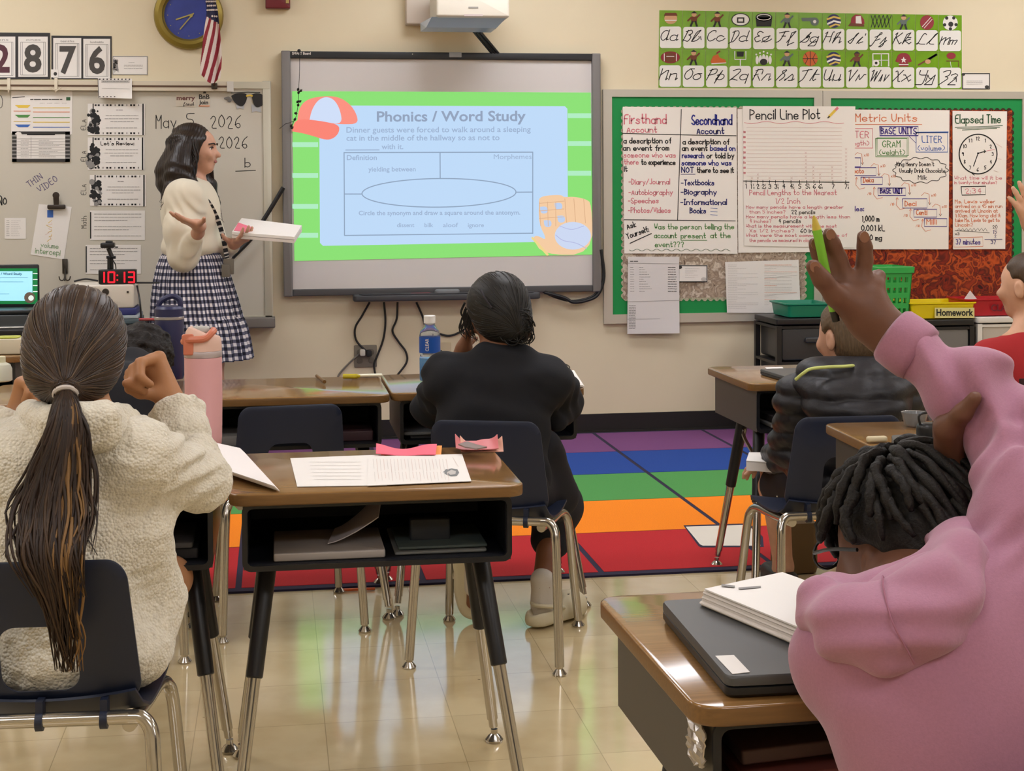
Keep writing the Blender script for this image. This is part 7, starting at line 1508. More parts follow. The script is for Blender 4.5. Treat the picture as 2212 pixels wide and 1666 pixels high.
# ---- girl in black at the far row
def black_girl():
    sk = skin('brown', '#7d5138'); bk = mat('jersey_black', '#121319', .9, bump=('noise', 300, .3, .001))
    root = empty('person', J(1060, 1085, 4.28)*[1, 1, 0]+[0, 0, .37], 'person with dark tied hair in black clothes and white clogs, seen from behind', 'person')
    H = .20; hc = J(1074, 672, 4.36); r, f, u = basis((-.30, .92, -.22)); nb = J(1080, 768, 4.34); ch = J(1068, 880, 4.32); wa = J(1062, 1000, 4.28); pe = J(1062, 1082, 4.28); pe[2] = .455
    sL, sR = J(968, 815, 4.33), J(1180, 822, 4.33); eL, wL = J(938, 880, 4.55), J(1000, 762, 4.52); eR, wR = J(1212, 862, 4.50), J(1175, 800, 4.75)
    P = head_prims(hc, r, f, u, H)+[cap(hc-u*.25*H-f*.05*H, nb, .043, .046, .03), cap(nb, sL, .04, .042, .04), cap(nb, sR, .04, .042, .04), ell(ch, (.12, .08, .13), k=.05), ell(wa, (.11, .08, .11), k=.05), ell(pe, (.125, .10, .08), k=.05)]
    P += chain([sL, eL, wL], [.04, .032, .023], .02)+chain([sR, eR, wR], [.04, .032, .023], .02)
    kR, aR = J(1205, 1080, 4.66), J(1172, 1262, 4.50); kL, aL = J(1015, 1095, 4.68), J(1030, 1235, 4.46)
    P += chain([pe+[.06, 0, 0], kR, aR], [.07, .048, .030], .03)+chain([pe+[-.06, 0, 0], kL, aL], [.07, .048, .030], .03)
    tR = J(1215, 1322, 4.58); tL = J(1022, 1300, 4.50); P += [cap(aR, aR+[0, 0, -.075], .03, .026, .02), cap(aR+[0, 0, -.075], tR, .028, .022, .02), cap(aL, tL, .028, .022, .02)]
    P += hand_prims(wL, J(1008, 730, 4.52)-wL, np.array(_rt), 1, .135, (.7, .8, .8, .9)); P += hand_prims(wR, (.0, 1, -.05), (-.2, 0, -1), -1, .135, (.3, .3, .3, .4))
    blob('body', P, sk, root, .0042); eyes(hc, r, f, u, H, root)
    T = [ell(ch+[0, 0, -.01], (.160, .11, .15), k=.07), ell(wa+[0, .02, 0], (.158, .102, .15), k=.07), ell(pe+[0, .02, .0], (.165, .105, .09), k=.06), cap(nb-[0, 0, .03], sL, .056, .064, .05), cap(nb-[0, 0, .03], sR, .058, .066, .05), cap(sL, eL, .066, .062, .04, (.006, 2, 1)), cap(eL, wL+(eL-wL)*.35, .056, .040, .03), cap(sR, eR, .068, .064, .04, (.007, 2, 2)), cap(eR, wR+(eR-wR)*.3, .055, .04, .03), cap(eR+[-.01, 0, -.01], J(1200, 905, 4.42), .05, .035, .04)]
    T += [cap(nb+[-.05, -.02, -.0], nb+[.06, -.03, -.012], .034, .034, .03)]
    blob('black_top', T, bk, root, .0048, lambda X, d: d+.005*noise3(X, 24, 2)+.004*np.sin(((X-ch)@_uu)*60+7*noise3(X, 9, 4)))
    tr = chain([pe+[.065, 0, 0], kR+[0, .01, -.02], J(1188, 1168, 4.6)], [.095, .072, .058], .04)+chain([pe+[-.065, 0, 0], kL+[0, .01, -.02], J(1020, 1165, 4.62)], [.095, .072, .058], .04)+[cap(J(1178, 960, 4.36), J(1205, 1065, 4.5), .045, .06, .05)]
    tr[2:2] = []
    blob('black_shorts', tr, mat('shorts_black', '#14131a', .85), root, .0048, lambda X, d: d+.004*noise3(X, 30, 6))
    hm = hairmat('black', '#15120f', .5); M3 = np.stack([r, f, u], 1); 
    Hp = [ell(hc+u*.10*H-f*.05*H, np.array((.44, .50, .46))*H, M3, .03), ell(hc-u*.18*H-f*.20*H, np.array((.37, .32, .32))*H, M3, .04), cut(ell(hc-u*.14*H+f*.46*H, np.array((.42, .42, .50))*H, M3, .03)), ell(J(1120, 710, 4.30), (.036, .034, .038), k=.03), ell(J(1018, 690, 4.42), (.016, .025, .032), k=.03)]
    blob('hair', Hp, hm, root, .0036, lambda X, d: d+.0004*np.sin(np.arctan2((X-hc)@r, (X-hc)@u+.05)*70)+.001*noise3(X, 60, 2), 1)
    mb = MB(); r0_ = random.Random(9); bun = J(1118, 715, 4.27)
    for i in range(130):
        a = r0_.uniform(-math.pi, math.pi); s0 = hc+H*(.42*r*math.sin(a)+u*(.48*math.cos(a)+.08)+f*r0_.uniform(-.3, .2)); t = np.linspace(0, 1, 11)[:, None]; Q_ = drape(s0*(1-t)+bun*t-f*.10*H*np.sin(t*np.pi), Hp, r0_.uniform(-.0002, .0008)); mb.tube(Q_, .0012, 5)
    mb.build('hair_strands', [hm], root, angle=180)
    mb = MB(); r_ = random.Random(3); paths = []
    for i in range(60):
        b = J(1118+r_.uniform(-22, 22), 705+r_.uniform(-25, 25), 4.28); a0 = r_.uniform(0, 6.28); paths.append(spline([b+_rr*.022*math.cos(a0+t)+_uu*.022*math.sin(a0+t)-_fw*.006*t for t in (0, .8, 1.6, 2.4, 3.2)], 4))
    strand_tubes(mb, paths, .0022, 1); mb.build('curls', [hm], root, angle=180); mb = MB(); paths = []
    for i in range(26): b = J(1012+r_.uniform(-10, 14), 660+r_.uniform(-10, 25), 4.38); paths.append(spline([b, b+_rr*r_.uniform(-.012, 0)-_uu*.03, b+_rr*r_.uniform(-.02, .006)-_uu*.055, b+_rr*r_.uniform(-.012, .014)-_uu*.075], 4))
    strand_tubes(mb, paths, .0022, 1); mb.build('curls', [hm], root, angle=180); mb = MB(); paths = []
    for i in range(16): b = J(1140+r_.uniform(-6, 4), 690+r_.uniform(-10, 20), 4.32); paths.append(spline([b, b+_rr*.010-_uu*.02, b+_rr*r_.uniform(.0, .014)-_uu*.04, b+_rr*r_.uniform(-.01, .01)-_uu*.052], 4))
    strand_tubes(mb, paths, .0022, 1); mb.build('curls', [hm], root, angle=180)
    mb = MB(); mb.tube(spline([J(1038, 625, 4.27), J(1048, 645, 4.255), J(1062, 665, 4.25)], 5), .003, 6); mb.build('hair_clip', [mat('clip_dark', '#2a2830', .3)], root)
    so = mat('sock_white', '#c9c0b4', .9, bump=('noise', 300, .4, .001)); blob('sock', chain([aR+[0, 0, .012], aR+[0, 0, -.05], aR+[.0, 0, -.085]], [.036, .031, .036], .02), so, root, .004); blob('sock', chain([aL+[0, 0, .01], aL+(tL-aL)*.5], [.038, .032], .02), so, root, .004)
    cr = mat('clog_cream', '#cdc2a4', .6)
    def clog(heel, toe, up, name='clog'):
        d_ = N3(toe-heel); up = N3(up-d_*(up@d_)); s_ = np.cross(d_, up); L_ = np.linalg.norm(toe-heel); M_ = np.stack([d_, s_, up], 1)
        q = lambda a, b, c: heel+d_*a*L_+s_*b+up*c
        pr = [cap(q(.02, 0, .018), q(.95, 0, .018), .040, .046, .02), ell(q(.72, 0, .035), (.088, .050, .042), M_, .02), cut(ell(q(.16, 0, .085), (.075, .036, .07), M_, .01)), cut(ell(q(.5, 0, -.055), (.4, .3, .058), M_, .006))]
        c_ = blob(name, pr, cr, root, .0036)
        m = MB()
        for a, b in ((.70, .02), (.82, -.01), (.72, -.03), (.86, .025), (.62, .0)): p = q(a, b, .072-.06*abs(b)-.04*abs(a-.72)); m.lathe([(0, 0), (.006, 0), (.006, .003), (0, .003)], p, 10, 0, np.stack([d_, s_, up], 1))
        m.build('vent_hole', [M_dk], c_, smooth=False); m = MB(); m.tube(spline([q(.42, .044, .045), q(.18, .046, .055), q(-.06, .0, .06), q(.18, -.046, .055), q(.42, -.044, .045)], 6), .006, 8); m.build('strap', [cr], c_)
    clog(aR*[1, 1, 0]+[-.02, -.03, .006], aR*[1, 1, 0]+[.105, .075, .006], UP); clog(J(1008, 1222, 4.44), J(1026, 1318, 4.50), _uu*.35+_fw*1.0-_rr*.1)
black_girl()

# ---- boy in the black puffer jacket
def puffer_boy():
    J = lambda u, v, d: np.array(at(u, v, d=d+.17))
    sk = skin('light', '#c99a80'); root = empty('person', J(1828, 1090, 4.18)*[1, 1, 0]+[0, 0, .37], 'boy with short brown hair in a black puffer jacket, seen from behind', 'person')
    H = .215; hc = J(1834, 726, 4.32); r, f, u = basis((-.38, .90, -.12)); nb = J(1840, 812, 4.28); ch = J(1830, 905, 4.27); wa = J(1828, 1010, 4.29); pe = J(1828, 1088, 4.30); pe[2] = .455
    sL, sR = J(1735, 862, 4.22), J(1935, 862, 4.22); eL, wL = J(1712, 965, 4.34), J(1668, 1000, 4.55); eR, wR = J(1965, 965, 4.36), J(1940, 905, 4.6)
    P = head_prims(hc, r, f, u, H)+[cap(hc-u*.25*H-f*.05*H, nb, .042, .046, .03), cap(nb, sL, .04, .042, .04), cap(nb, sR, .04, .042, .04), ell(ch, (.12, .08, .13), k=.05), ell(wa, (.11, .08, .11), k=.05), ell(pe, (.125, .10, .08), k=.05)]+chain([sL, eL, wL], [.04, .032, .023], .02)+chain([sR, eR, wR], [.04, .032, .023], .02)
    kL, aL = J(1674, 1052, 4.62), J(1692, 1225, 4.68); kR, aR = J(1930, 1075, 4.62), J(1930, 1240, 4.62)
    P += chain([pe+[-.06, 0, 0], kL, aL], [.07, .046, .030], .03)+chain([pe+[.06, 0, 0], kR, aR], [.07, .046, .030], .03)+[cap(aL, aL*[1, 1, 0]+[0, .05, .05], .03, .026, .02), cap(aR, aR*[1, 1, 0]+[0, .05, .05], .03, .026, .02)]
    P += hand_prims(wL, J(1640, 1004, 4.6)-wL, (0, 0, -1), 1, .13, (.4, .4, .4, .5))+hand_prims(wR, (0, 1, 0), (0, 0, -1), -1, .13, (.4, .4, .4, .5)); blob('body', P, sk, root, .0042); eyes(hc, r, f, u, H, root, '#4a6070')
    pf = mat('puffer_black', '#1d1b1f', .5, spec=.4, bump=('noise', 120, .25, .003))
    def quilt(X, d): z = X[:, 2]+.006*noise3(X, 30, 4); return d-.011*np.abs(np.sin((z-.4)*math.pi/.058))+.002*noise3(X, 80, 9)
    T = [ell(ch, (.155, .11, .15), k=.07), ell(wa, (.155, .108, .15), k=.07), ell(pe+[0, .0, .02], (.155, .11, .08), k=.05), cap(nb-[0, 0, .03], sL, .06, .066, .05), cap(nb-[0, 0, .03], sR, .06, .066, .05), cap(sL, eL, .068, .06, .04), cap(eL, wL+(eL-wL)*.2, .058, .044, .03), cap(sR, eR, .068, .06, .04), cap(eR, wR+(eR-wR)*.2, .058, .044, .03)]
    blob('puffer_jacket', T, pf, root, .0046, quilt, 1)
    hp = [J(1752, 830, 4.17), J(1790, 880, 4.105), J(1850, 905, 4.085), J(1910, 880, 4.10), J(1945, 830, 4.17)]; Hd = chain(hp, [.045, .052, .055, .052, .045], .03)+[cap(J(1770, 812, 4.2), J(1925, 812, 4.2), .052, .052, .04), cap(J(1800, 845, 4.13), J(1900, 845, 4.13), .05, .05, .04)]
    blob('hood', Hd, pf, root, .0046, lambda X, d: quilt(X, d), 1)
    mb = MB(); mb.tube(spline([J(1719, 820, 4.10), J(1736, 806, 4.08), J(1752, 797, 4.08), J(1790, 793, 4.10), J(1820, 792, 4.11), J(1845, 790, 4.13)], 6), [.0048]*30+[.003], 8); mb.build('lime_piping', [mat('lime', '#c7cf7a', .6)], root)
    hm = hairmat('lightbrown', '#5c4935', .55); M3 = np.stack([r, f, u], 1); Hp = [ell(hc+u*.10*H-f*.06*H, np.array((.40, .48, .455))*H, M3, .03), ell(hc-u*.14*H-f*.22*H, np.array((.34, .29, .30))*H, M3, .04), cut(ell(hc-u*.16*H+f*.40*H, np.array((.46, .42, .46))*H, M3, .03)), cut(ell(hc-u*.08*H+f*.0*H-r*.40*H, np.array((.10, .13, .20))*H, M3, .01))]
    blob('hair', Hp, hm, root, .0036, lambda X, d: d+.0014*np.sin(np.arctan2((X-hc)@r, (X-hc)@f+.0)*60)+.002*noise3(X, 60, 2), 1)
    sh = chain([pe+[-.06, 0, 0], kL+(pe-kL)*.12], [.095, .072], .04)+chain([pe+[.06, 0, 0], kR+(pe-kR)*.12], [.095, .072], .04); so = blob('black_shorts', sh, mat('shorts_black'), root, .0048, lambda X, d: d+.004*noise3(X, 30, 3))
    mb = MB(); mb.tube(spline([J(1700, 1050, 4.44), J(1692, 1064, 4.45), J(1680, 1072, 4.47)], 4), .007, 6, flat=.4); mb.build('white_stripe', [M_paper], root)
    mb = MB()
    for a in (aL, aR): mb.rbox(a*[1, 1, 0]+[0, .04, .035], (.08, .20, .07), .035, .02)
    mb.build('shoe', [mat('shoe_black', '#1c1b1d', .5)], root)
    # book on the lap, tan bag under the chair
    bk = empty('workbook', J(1662, 1000, 4.55), 'white workbook resting on the knee of the boy in the puffer jacket', 'book'); mb = MB(); q = [J(1618, 980, 4.62), J(1712, 980, 4.62), J(1690, 1004, 4.44), J(1612, 998, 4.44)]; q2 = [p-UP*.026 for p in q]; mb.loops([q2, q]); mb.build('pages', [mat('page_white')], bk, smooth=False)
    mb = MB(); mb.loops([[p+UP*.001 for p in q], [p+UP*.004 for p in q]]); mb.build('cover_page', [M_paper], bk, smooth=False)
    tb = empty('bag', J(1735, 1236, 5.0)*[1, 1, 0], 'tan bag standing on the floor under the puffer boy\'s chair', 'bag'); mb = MB(); p = np.array(at(1728, 1236, z=.012)); mb.loops([[(p[0]+x*s, p[1]+.06+y*s, z) for x, y in rrect(.14, .10, .02, 4)] for z, s in ((.004, .95), (.02, 1), (.12, 1.0), (.17, .96))]); mb.build('pouch', [mat('canvas_tan', '#6b5334', .9)], tb)
    mb = MB(); mb.tube(spline([p+[-.04, .02, .165], p+[-.03, .02, .20], p+[.03, .02, .20], p+[.04, .02, .165]]), .006); mb.build('handle', [mat('canvas_tan')], tb)
puffer_boy()

# ---- boy in red at the right edge
def red_boy():
    sk = skin('fair', '#d3a284'); root = empty('person', J(2235, 1060, 4.85)*[1, 1, 0]+[0, 0, .37], 'boy in red t-shirt at the right edge with one hand raised', 'person')
    H = .205; hc = J(2222, 618, 4.9); r, f, u = basis((-.60, .80, -.05)); nb = J(2228, 715, 4.88); ch = J(2225, 830, 4.86); wa = J(2230, 960, 4.84); pe = J(2235, 1060, 4.85); pe[2] = .455
    sL, sR = J(2140, 775, 4.84), J(2315, 775, 4.9); eL, wL = J(2112, 875, 4.80), J(2080, 900, 5.05); eR, wR = J(2330, 620, 5.0), J(2228, 490, 5.0)
    P = head_prims(hc, r, f, u, H)+[cap(hc-u*.25*H-f*.05*H, nb, .042, .046, .03), cap(nb, sL, .04, .042, .04), cap(nb, sR, .04, .042, .04), ell(ch, (.12, .08, .13), k=.05), ell(wa, (.11, .08, .11), k=.05), ell(pe, (.125, .10, .08), k=.05)]+chain([sL, eL, wL], [.04, .032, .023], .02)+chain([sR, eR, wR], [.04, .032, .023], .02)
    P += hand_prims(wR, J(2196, 385, 4.98)-wR, np.array([-.3, 1, 0]), -1, .15, (.12, .1, .12, .2), .18)+hand_prims(wL, (-.2, 1, 0), (0, 0, -1), 1, .14, (.4, .4, .4, .5))
    for kx in (-.06, .06): P += chain([pe+[kx, 0, 0], pe+[kx*1.3, .36, .0], pe+[kx*1.3, .34, -.34]], [.07, .046, .03], .03)+[cap(pe+[kx*1.3, .34, -.34], pe+[kx*1.3, .44, -.36], .028, .024, .02)]
    blob('body', P, sk, root, .0042); eyes(hc, r, f, u, H, root, '#4a3a28')
    T = [ell(ch, (.15, .10, .15), k=.07), ell(wa, (.145, .105, .15), k=.07), ell(pe+[0, 0, .02], (.15, .115, .08), k=.05), cap(nb-[0, 0, .035], sL, .050, .056, .05), cap(nb-[0, 0, .035], sR, .050, .056, .05), cap(sL, sL+(eL-sL)*.75, .058, .062, .03), cap(sR, sR+(eR-sR)*.6, .058, .058, .03)]
    ts = blob('red_t_shirt', T, mat('tee_red', '#a8272a', .9), root, .0046, lambda X, d: d+.003*noise3(X, 28, 5)); mb = MB()
    mb.rbox(J(2208, 830, 4.735), (.02, .035, .004), .004, .001, axis='y'); mb.build('print', [mat('print_shade', '#3a2020', .8)], root)
    hm = hairmat('midbrown', '#46331f', .5); M3 = np.stack([r, f, u], 1); Hp = [ell(hc+u*.11*H-f*.07*H, np.array((.385, .47, .44))*H, M3, .03), ell(hc-u*.10*H-f*.24*H, np.array((.33, .27, .27))*H, M3, .04), cut(ell(hc-u*.17*H+f*.40*H, np.array((.5, .46, .47))*H, M3, .03))]+[cut(ell(hc-u*.10*H+f*.02*H+r*s*.40*H, np.array((.12, .15, .24))*H, M3, .01)) for s in (-1, 1)]
    blob('hair', Hp, hm, root, .0036, lambda X, d: d+.002*noise3(X, 90, 2), 1)
    sh = []
    for kx in (-.06, .06): sh += chain([pe+[kx, 0, 0], pe+[kx*1.3, .34, .0]], [.09, .068], .03)
    blob('shorts', sh, mat('shorts_grey', '#33343a', .9), root, .006); return pe
_pr = red_boy()
place_chair('R', _pr[0], _pr[1]-.03, .1, 'navy school chair under the boy in red')

# ---- dark curly head resting on the far left desk
def curly_kid():
    sk = skin('brown'); root = empty('person', J(250, 1080, 4.35)*[1, 1, 0]+[0, 0, .37], 'person with dark curly hair bent low over the desk beside the navy bottle', 'person')
    H = .195; hc = J(306, 782, 4.88); r, f, u = basis((-.1, .5, -.86), (0, .9, .4)); nb = J(285, 800, 4.66); ch = J(268, 880, 4.5); wa = J(255, 1000, 4.4); pe = J(250, 1080, 4.36); pe[2] = .455
    sL, sR = J(205, 850, 4.58), J(335, 850, 4.58); eL, eR = J(160, 880, 4.78), J(372, 876, 4.80); wL, wR = J(240, 868, 4.80), J(300, 872, 4.78)
    P = head_prims(hc, r, f, u, H)+[cap(hc-u*.25*H, nb, .042, .046, .03), cap(nb, sL, .04, .042, .04), cap(nb, sR, .04, .042, .04), cap(nb, ch, .06, .08, .05), ell(ch, (.12, .09, .12), k=.05), ell(wa, (.11, .09, .11), k=.05), ell(pe, (.125, .10, .08), k=.05)]+chain([sL, eL, wL], [.04, .032, .023], .02)+chain([sR, eR, wR], [.04, .032, .023], .02)
    P += hand_prims(wL, (1, .2, 0), (0, 0, -1), 1, .13, (.3, .3, .3, .4))+hand_prims(wR, (-1, .2, 0), (0, 0, -1), -1, .13, (.3, .3, .3, .4))
    for kx in (-.06, .06): P += chain([pe+[kx, 0, 0], pe+[kx*1.3, .36, .0], pe+[kx*1.3, .34, -.34]], [.07, .046, .03], .03)+[cap(pe+[kx*1.3, .34, -.34], pe+[kx*1.3, .44, -.36], .028, .024, .02)]
    blob('body', P, sk, root, .005)
    T = [ell(ch, (.145, .11, .13), k=.07), ell(wa, (.14, .11, .14), k=.07), ell(pe+[0, 0, .02], (.145, .12, .08), k=.05), cap(nb, ch, .06, .10, .05), cap(nb, sL, .048, .056, .05), cap(nb, sR, .048, .056, .05), cap(sL, eL, .055, .046, .03), cap(sR, eR, .055, .046, .03)]
    blob('dark_shirt', T, mat('shirt_ink', '#16161c', .9), root, .006)
    hm = mat('hair_curly', '#1b1512', .6, spec=.3, bump=('noise', 120, .8, .006)); M3 = np.stack([r, f, u], 1)
    blob('hair', [ell(hc+u*.10*H-f*.10*H, np.array((.50, .52, .50))*H, M3, .03), ell(hc-u*.10*H-f*.2*H, np.array((.42, .36, .36))*H, M3, .04), cut(ell(hc-u*.12*H+f*.48*H, np.array((.42, .40, .50))*H, M3, .03))], hm, root, .0045, lambda X, d: d+.007*noise3(X, 95, 2)+.004*noise3(X, 200, 6), 0)
    tr = []
    for kx in (-.06, .06): tr += chain([pe+[kx, 0, 0], pe+[kx*1.3, .36, .0], pe+[kx*1.3, .34, -.30]], [.085, .06, .045], .03)
    blob('trousers', tr, mat('denim_dark'), root, .007); return pe
_pk = curly_kid()
place_chair('A', _pk[0], _pk[1]-.03, 0, 'navy school chair hidden behind the girl in the fleece jacket')

# ---- the teacher
def teacher():
    D = 7.3; sk = skin('rose', '#c99a82'); root = empty('person', J(425, 990, D)*[1, 1, 0], 'woman with long dark wavy hair in cream sweater and checked skirt, gesturing', 'person')
    H = .222; hc = J(424, 324, D); r, f, u = basis((.96, -.22, -.02)); nb = J(408, 398, D); ch = J(412, 460, D); wa = J(412, 545, D); pe = J(420, 610, D)
    sR, sL = J(398, 428, D-.16), J(424, 428, D+.16); eR, wR = J(396, 552, D-.22), J(428, 502, D-.32); eL, wL = J(470, 545, D+.12), J(503, 528, D-.02)
    P = head_prims(hc, r, f, u, H)+[cap(hc-u*.25*H-f*.06*H, nb, .046, .05, .03), cap(nb, sL, .05, .05, .05), cap(nb, sR, .05, .05, .05), ell(ch, (.12, .16, .17), k=.06), ell(wa, (.105, .13, .13), k=.06), ell(pe, (.125, .165, .14), k=.06)]
    P += chain([sR, eR, wR], [.05, .04, .026], .02)+chain([sL, eL, wL], [.05, .04, .026], .02)
    for s in (-1, 1): k_ = J(440+18*(s < 0), 770, D+.08*s); a_ = J(448+24*(s < 0), 965, D+.08*s); P += chain([pe+[0, .08*s, -.05], k_, (k_+a_)/2+[-.01, 0, .06], a_], [.09, .056, .052, .036], .03)+[cap(a_, a_*[1, 1, 0]+[.02, 0, .04], .036, .03, .02), cap(a_*[1, 1, 0]+[.0, 0, .04], a_*[1, 1, 0]+[.15, -.02, .03], .032, .024, .02)]
    hd_ = N3(-_rt*.75-_fw*.55+UP*.28); P += [cap(wR, J(430, 490, D-.36), .026, .026, .02)]+hand_prims(J(434, 488, D-.36), hd_, UP, 1 if np.cross(hd_, UP)@_rt > 0 else -1, .165, (.10, .10, .14, .2), .12, (.9, .1), fat=.9)
    P += hand_prims(wL, J(530, 514, D-.08)-wL, UP, 1, .165, (.3, .3, .3, .35), .08, fat=.9)
    blob('body', P, sk, root, .0042); eyes(hc, r, f, u, H, root)
    eb = MB()
    for s in (-1, 1): eb.tube(spline([hc+(r*s*.08+f*.435+u*.115)*H, hc+(r*s*.15+f*.42+u*.14)*H, hc+(r*s*.24+f*.34+u*.12)*H], 5), .0035, 6); eb.tube(spline([hc+(r*s*.09+f*.395+u*.045)*H, hc+(r*s*.15+f*.388+u*.065)*H, hc+(r*s*.21+f*.35+u*.045)*H], 5), .0026, 6)
    eb.build('eyebrow', [mat('brow_dark', '#2a1c15', .6)], root)
    lp = MB(); c = hc+f*.425*H-u*.245*H; a = np.linspace(-1.57, 1.57, 7); lp.lathe([(math.cos(t), math.sin(t)) for t in a], (0, 0, 0), 12); lp.V = [tuple(c+r*x*.085*H+f*y*.03*H+u*z*.035*H) for x, y, z in lp.V]; lp.build('lips', [mat('lip', '#9a5a54', .4)], root)
    sw = mat('sweater_cream', '#ded4bf', .95, bump=('wave', 160, .35, .002), sheen=.2)
    T = [ell(ch+[.0, 0, 0], (.142, .185, .18), k=.08), ell(J(412, 535, D), (.142, .165, .075), k=.06), cap(nb-[0, 0, .05], sL, .07, .085, .06), cap(nb-[0, 0, .05], sR, .07, .085, .06), cap(sR, J(390, 500, D-.22), .076, .070, .05, (.006, 2, 1)), cap(J(390, 500, D-.22), eR, .070, .068, .05), cap(eR, wR+(eR-wR)*.25, .066, .040, .04, (.006, 2, 0)), cap(sL, eL, .08, .065, .05), cap(eL, wL+(eL-wL)*.15, .06, .042, .03), cut(cap(nb+[0.02, 0, .0], nb+[.03, 0, .12], .052, .06, .02))]
    blob('sweater', T, sw, root, .0048, lambda X, d: d+.005*noise3(X, 18, 2))
    # gathered gingham skirt in two tiers
    g = mat('gingham', '#24243a', .85); nt = g.node_tree; N = nt.nodes; Lk = nt.links; bs = N['Principled BSDF']; uvn = N.new('ShaderNodeUVMap'); sp = N.new('ShaderNodeSeparateXYZ'); Lk.new(uvn.outputs[0], sp.inputs[0])
    def stripe(o): fr = N.new('ShaderNodeMath'); fr.operation = 'FRACT'; Lk.new(o, fr.inputs[0]); gt = N.new('ShaderNodeMath'); gt.operation = 'GREATER_THAN'; gt.inputs[1].default_value = .5; Lk.new(fr.outputs[0], gt.inputs[0]); return gt.outputs[0]
    ad = N.new('ShaderNodeMath'); ad.operation = 'ADD'; Lk.new(stripe(sp.outputs[0]), ad.inputs[0]); Lk.new(stripe(sp.outputs[1]), ad.inputs[1]); hv = N.new('ShaderNodeMath'); hv.operation = 'MULTIPLY'; hv.inputs[1].default_value = .5; Lk.new(ad.outputs[0], hv.inputs[0])
    rp = N.new('ShaderNodeValToRGB'); rp.color_ramp.interpolation = 'CONSTANT'; e = rp.color_ramp.elements; e[0].color = lin('#16172a'); e[1].position = .4; e[1].color = lin('#5c5c70'); q = e.new(.8); q.color = lin('#ded8dc'); Lk.new(hv.outputs[0], rp.inputs[0]); Lk.new(rp.outputs[0], bs.inputs['Base Color'])
    k = D/FPX; V = []; F = []; UV = []
    def tier(rows, n, plf, amp0, amp1):
        b = len(V); m_ = len(rows)
        for i, (v, cx, hw) in enumerate(rows):
            t = i/(m_-1)
            for j in range(n+1):
                a = 2*np.pi*j/n; am = amp0+(amp1-amp0)*t; rad = hw*k*(1+am*math.sin(a*plf+.5*math.sin(a*3))); c = J(cx, v, D); tilt = 0
                V.append(c+np.array([math.cos(a)*rad, math.sin(a)*rad*1.0, 0.])); UV.append((a/(2*np.pi)*62, v/14.3))
        for i in range(m_-1):
            for j in range(n): F.append((b+i*(n+1)+j, b+(i+1)*(n+1)+j, b+(i+1)*(n+1)+j+1, b+i*(n+1)+j+1))
    tier([(546, 414, 60), (553, 414, 66), (575, 415, 75), (605, 416, 82), (645, 420, 90), (688, 425, 96)], 240, 17, .012, .05); o1 = len(F)
    tier([(684, 425, 94), (690, 426, 98), (710, 429, 102), (740, 432, 105), (775, 435, 107)], 240, 26, .03, .055)
    link_mesh('gingham_skirt', V, F, [g], root, angle=180, uv=UV)
    # hair
    hm = hairmat('darkbrown', '#221813', .42); M3 = np.stack([r, f, u], 1); Q = lambda u_, v_, o=0: J(u_, v_, D+o)
    Hp = [ell(hc+u*.12*H-f*.10*H, np.array((.44, .50, .46))*H, M3, .03), cut(ell(hc-u*.14*H+f*.44*H, np.array((.40, .40, .50))*H, M3, .03))]
    for o in (-.085, .085): Hp += chain([Q(402, 320, o), Q(388, 370, o*1.25), Q(382, 410, o*1.3), Q(372, 440, o*1.2)], [.055, .062, .055, .03], .04)
    Hp += chain([Q(395, 330), Q(378, 380), Q(370, 425)], [.08, .085, .05], .05)+chain([Q(425, 365, .10), Q(445, 405, .13), Q(462, 440, .13)], [.045, .045, .03], .04)
    Hp += chain([Q(405, 380, -.10), Q(418, 420, -.135), Q(428, 455, -.15)], [.035, .034, .02], .03)
    blob('hair', Hp, hm, root, .0042, lambda X, d: d+.004*np.sin(X[:, 2]*55+6*noise3(X, 12, 1))+.0014*np.sin(((X-hc)@f)*520+8*noise3(X, 20, 4)), 1)
    mb = MB(); r_ = random.Random(8); paths = []
    for i in range(120):
        side = r_.choice((-1, -1, 1, 0)); o = side*r_.uniform(.06, .13); x0 = r_.uniform(368, 428); e_ = r_.choice((r_.uniform(345, 400), r_.uniform(405, 440))) if side <= 0 else r_.uniform(420, 480); ph = r_.uniform(0, 6.28); n = 8
        paths.append(spline([Q(x0+(e_-x0)*(t/(n-1))**1.1+5*math.sin(t*1.7+ph), 300+(r_.uniform(415, 470) if side < 0 else r_.uniform(430, 500))*0+(t/(n-1))*(r_.uniform(135, 160) if side <= 0 else r_.uniform(150, 200)), o*(1+.35*t/(n-1))-.012*side) for t in range(n)], 4))
    for i in range(24): x = r_.uniform(455, 470); ph = r_.uniform(0, 6.28); paths.append(spline([Q(452+4*math.sin(t+ph)+t*2.2, 330+t*22, .09+.01*t) for t in range(8)], 4))
    strand_tubes(mb, paths, .0035, 1); mb.build('wavy_strands', [hm], root, angle=180)
    mb = MB(); p = hc-r*.0; e_ = hc+r*.40*H-f*.0*H-u*.22*H; mb.tube([e_+UP*.012, e_-UP*.03], .003, 6); mb.build('earring', [mat('silver')], root)
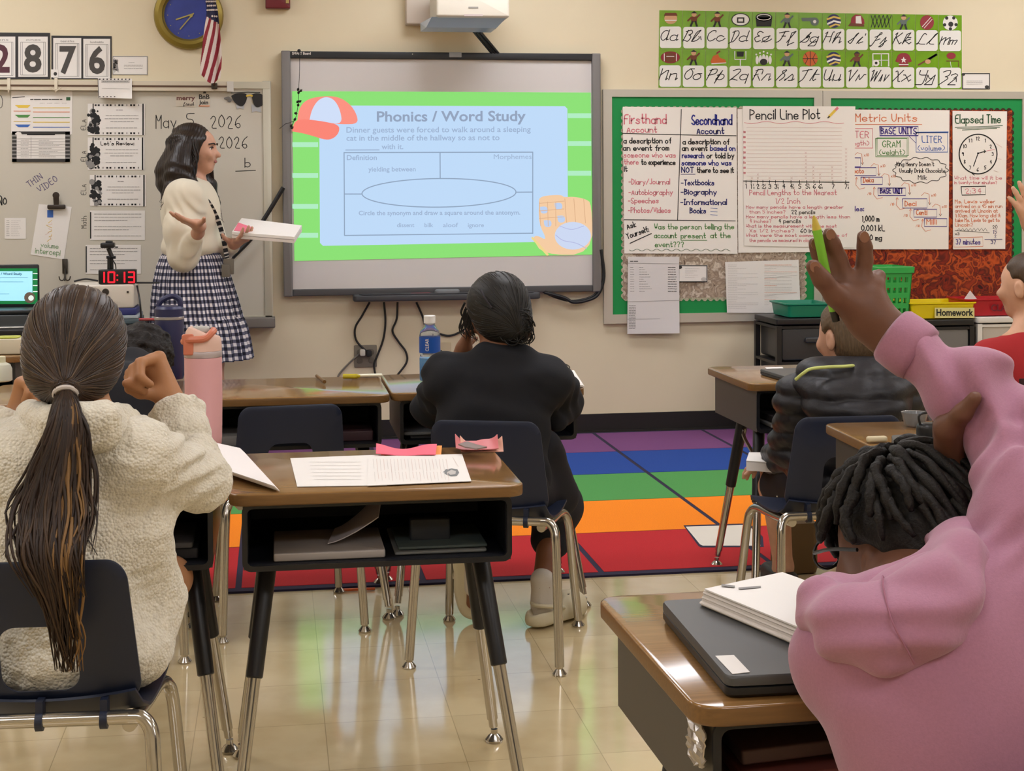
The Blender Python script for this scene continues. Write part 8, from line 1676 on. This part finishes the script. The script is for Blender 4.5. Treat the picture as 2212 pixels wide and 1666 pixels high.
    # lanyard and badges
    ly = MB(); pts = [Q(415, 400, -.09), Q(432, 418, -.13), Q(452, 440, -.12), Q(468, 470, -.08), Q(480, 505, -.05), Q(488, 545, -.04), Q(491, 562, -.06)]; S_ = spline(pts, 8); n = len(S_)
    for i in range(n-1):
        s1 = N3(np.cross(S_[i+1]-S_[i], _fw))*.011; ly.loops([[S_[i]-s1, S_[i]+s1, S_[i]+s1+_fw*.002, S_[i]-s1+_fw*.002], [S_[i+1]-s1, S_[i+1]+s1, S_[i+1]+s1+_fw*.002, S_[i+1]-s1+_fw*.002]], int(i % 3 == 1))
    ly.build('lanyard', [mat('lanyard_black', '#1b1b24', .7), mat('lanyard_white', '#c9c4c0', .7)], root, smooth=False)
    ly = MB(); ly.rbox(Q(494, 576, -.08), (.05, .075, .006), .006, .002, axis='y'); ly.rbox(Q(488, 585, -.09), (.04, .06, .006), .006, .002, axis='y'); ly.build('badge', [mat('badge_card', '#77726a', .3)], root)
    mb = MB()
    for s in (-1, 1): a_ = J(448+24*(s < 0), 965, D+.08*s); mb.rbox(a_*[1, 1, 0]+[.05, -.005, .03], (.24, .085, .06), .04, .02)
    mb.build('shoe', [mat('shoe_black')], root)
    # papers carried on the left hand
    for kk, (lab, off, c) in enumerate((('lower white packet of papers carried by the teacher', 0., mat('page_edge')), ('upper white packet of papers with a pink note carried by the teacher', .016, M_paper))):
        q = [J(522, 476, D+.06), J(652, 492, D-.0), J(636, 517, D-.16), J(501, 506, D-.10)]; q = [p+UP*(off-.018) for p in q]; t = empty('paper_packet', (q[0]+q[2])/2, lab, 'paper'); mb = MB(); mb.loops([[p for p in q], [p+UP*.013 for p in q]]); mb.build('pages', [c], t, smooth=False)
        if kk:
            f_ = lambda a, b: (q[0]*(1-a)*(1-b)+q[1]*a*(1-b)+q[2]*a*b+q[3]*(1-a)*b)+UP*.0138; mb = MB(); mb.prism([f_(.0, .35), f_(.30, .62), f_(.27, .93), f_(.02, .93)], UP*.001); mb.build('pink_note', [mat('note_pink', '#e8788e', .7)], t, smooth=False)
teacher()
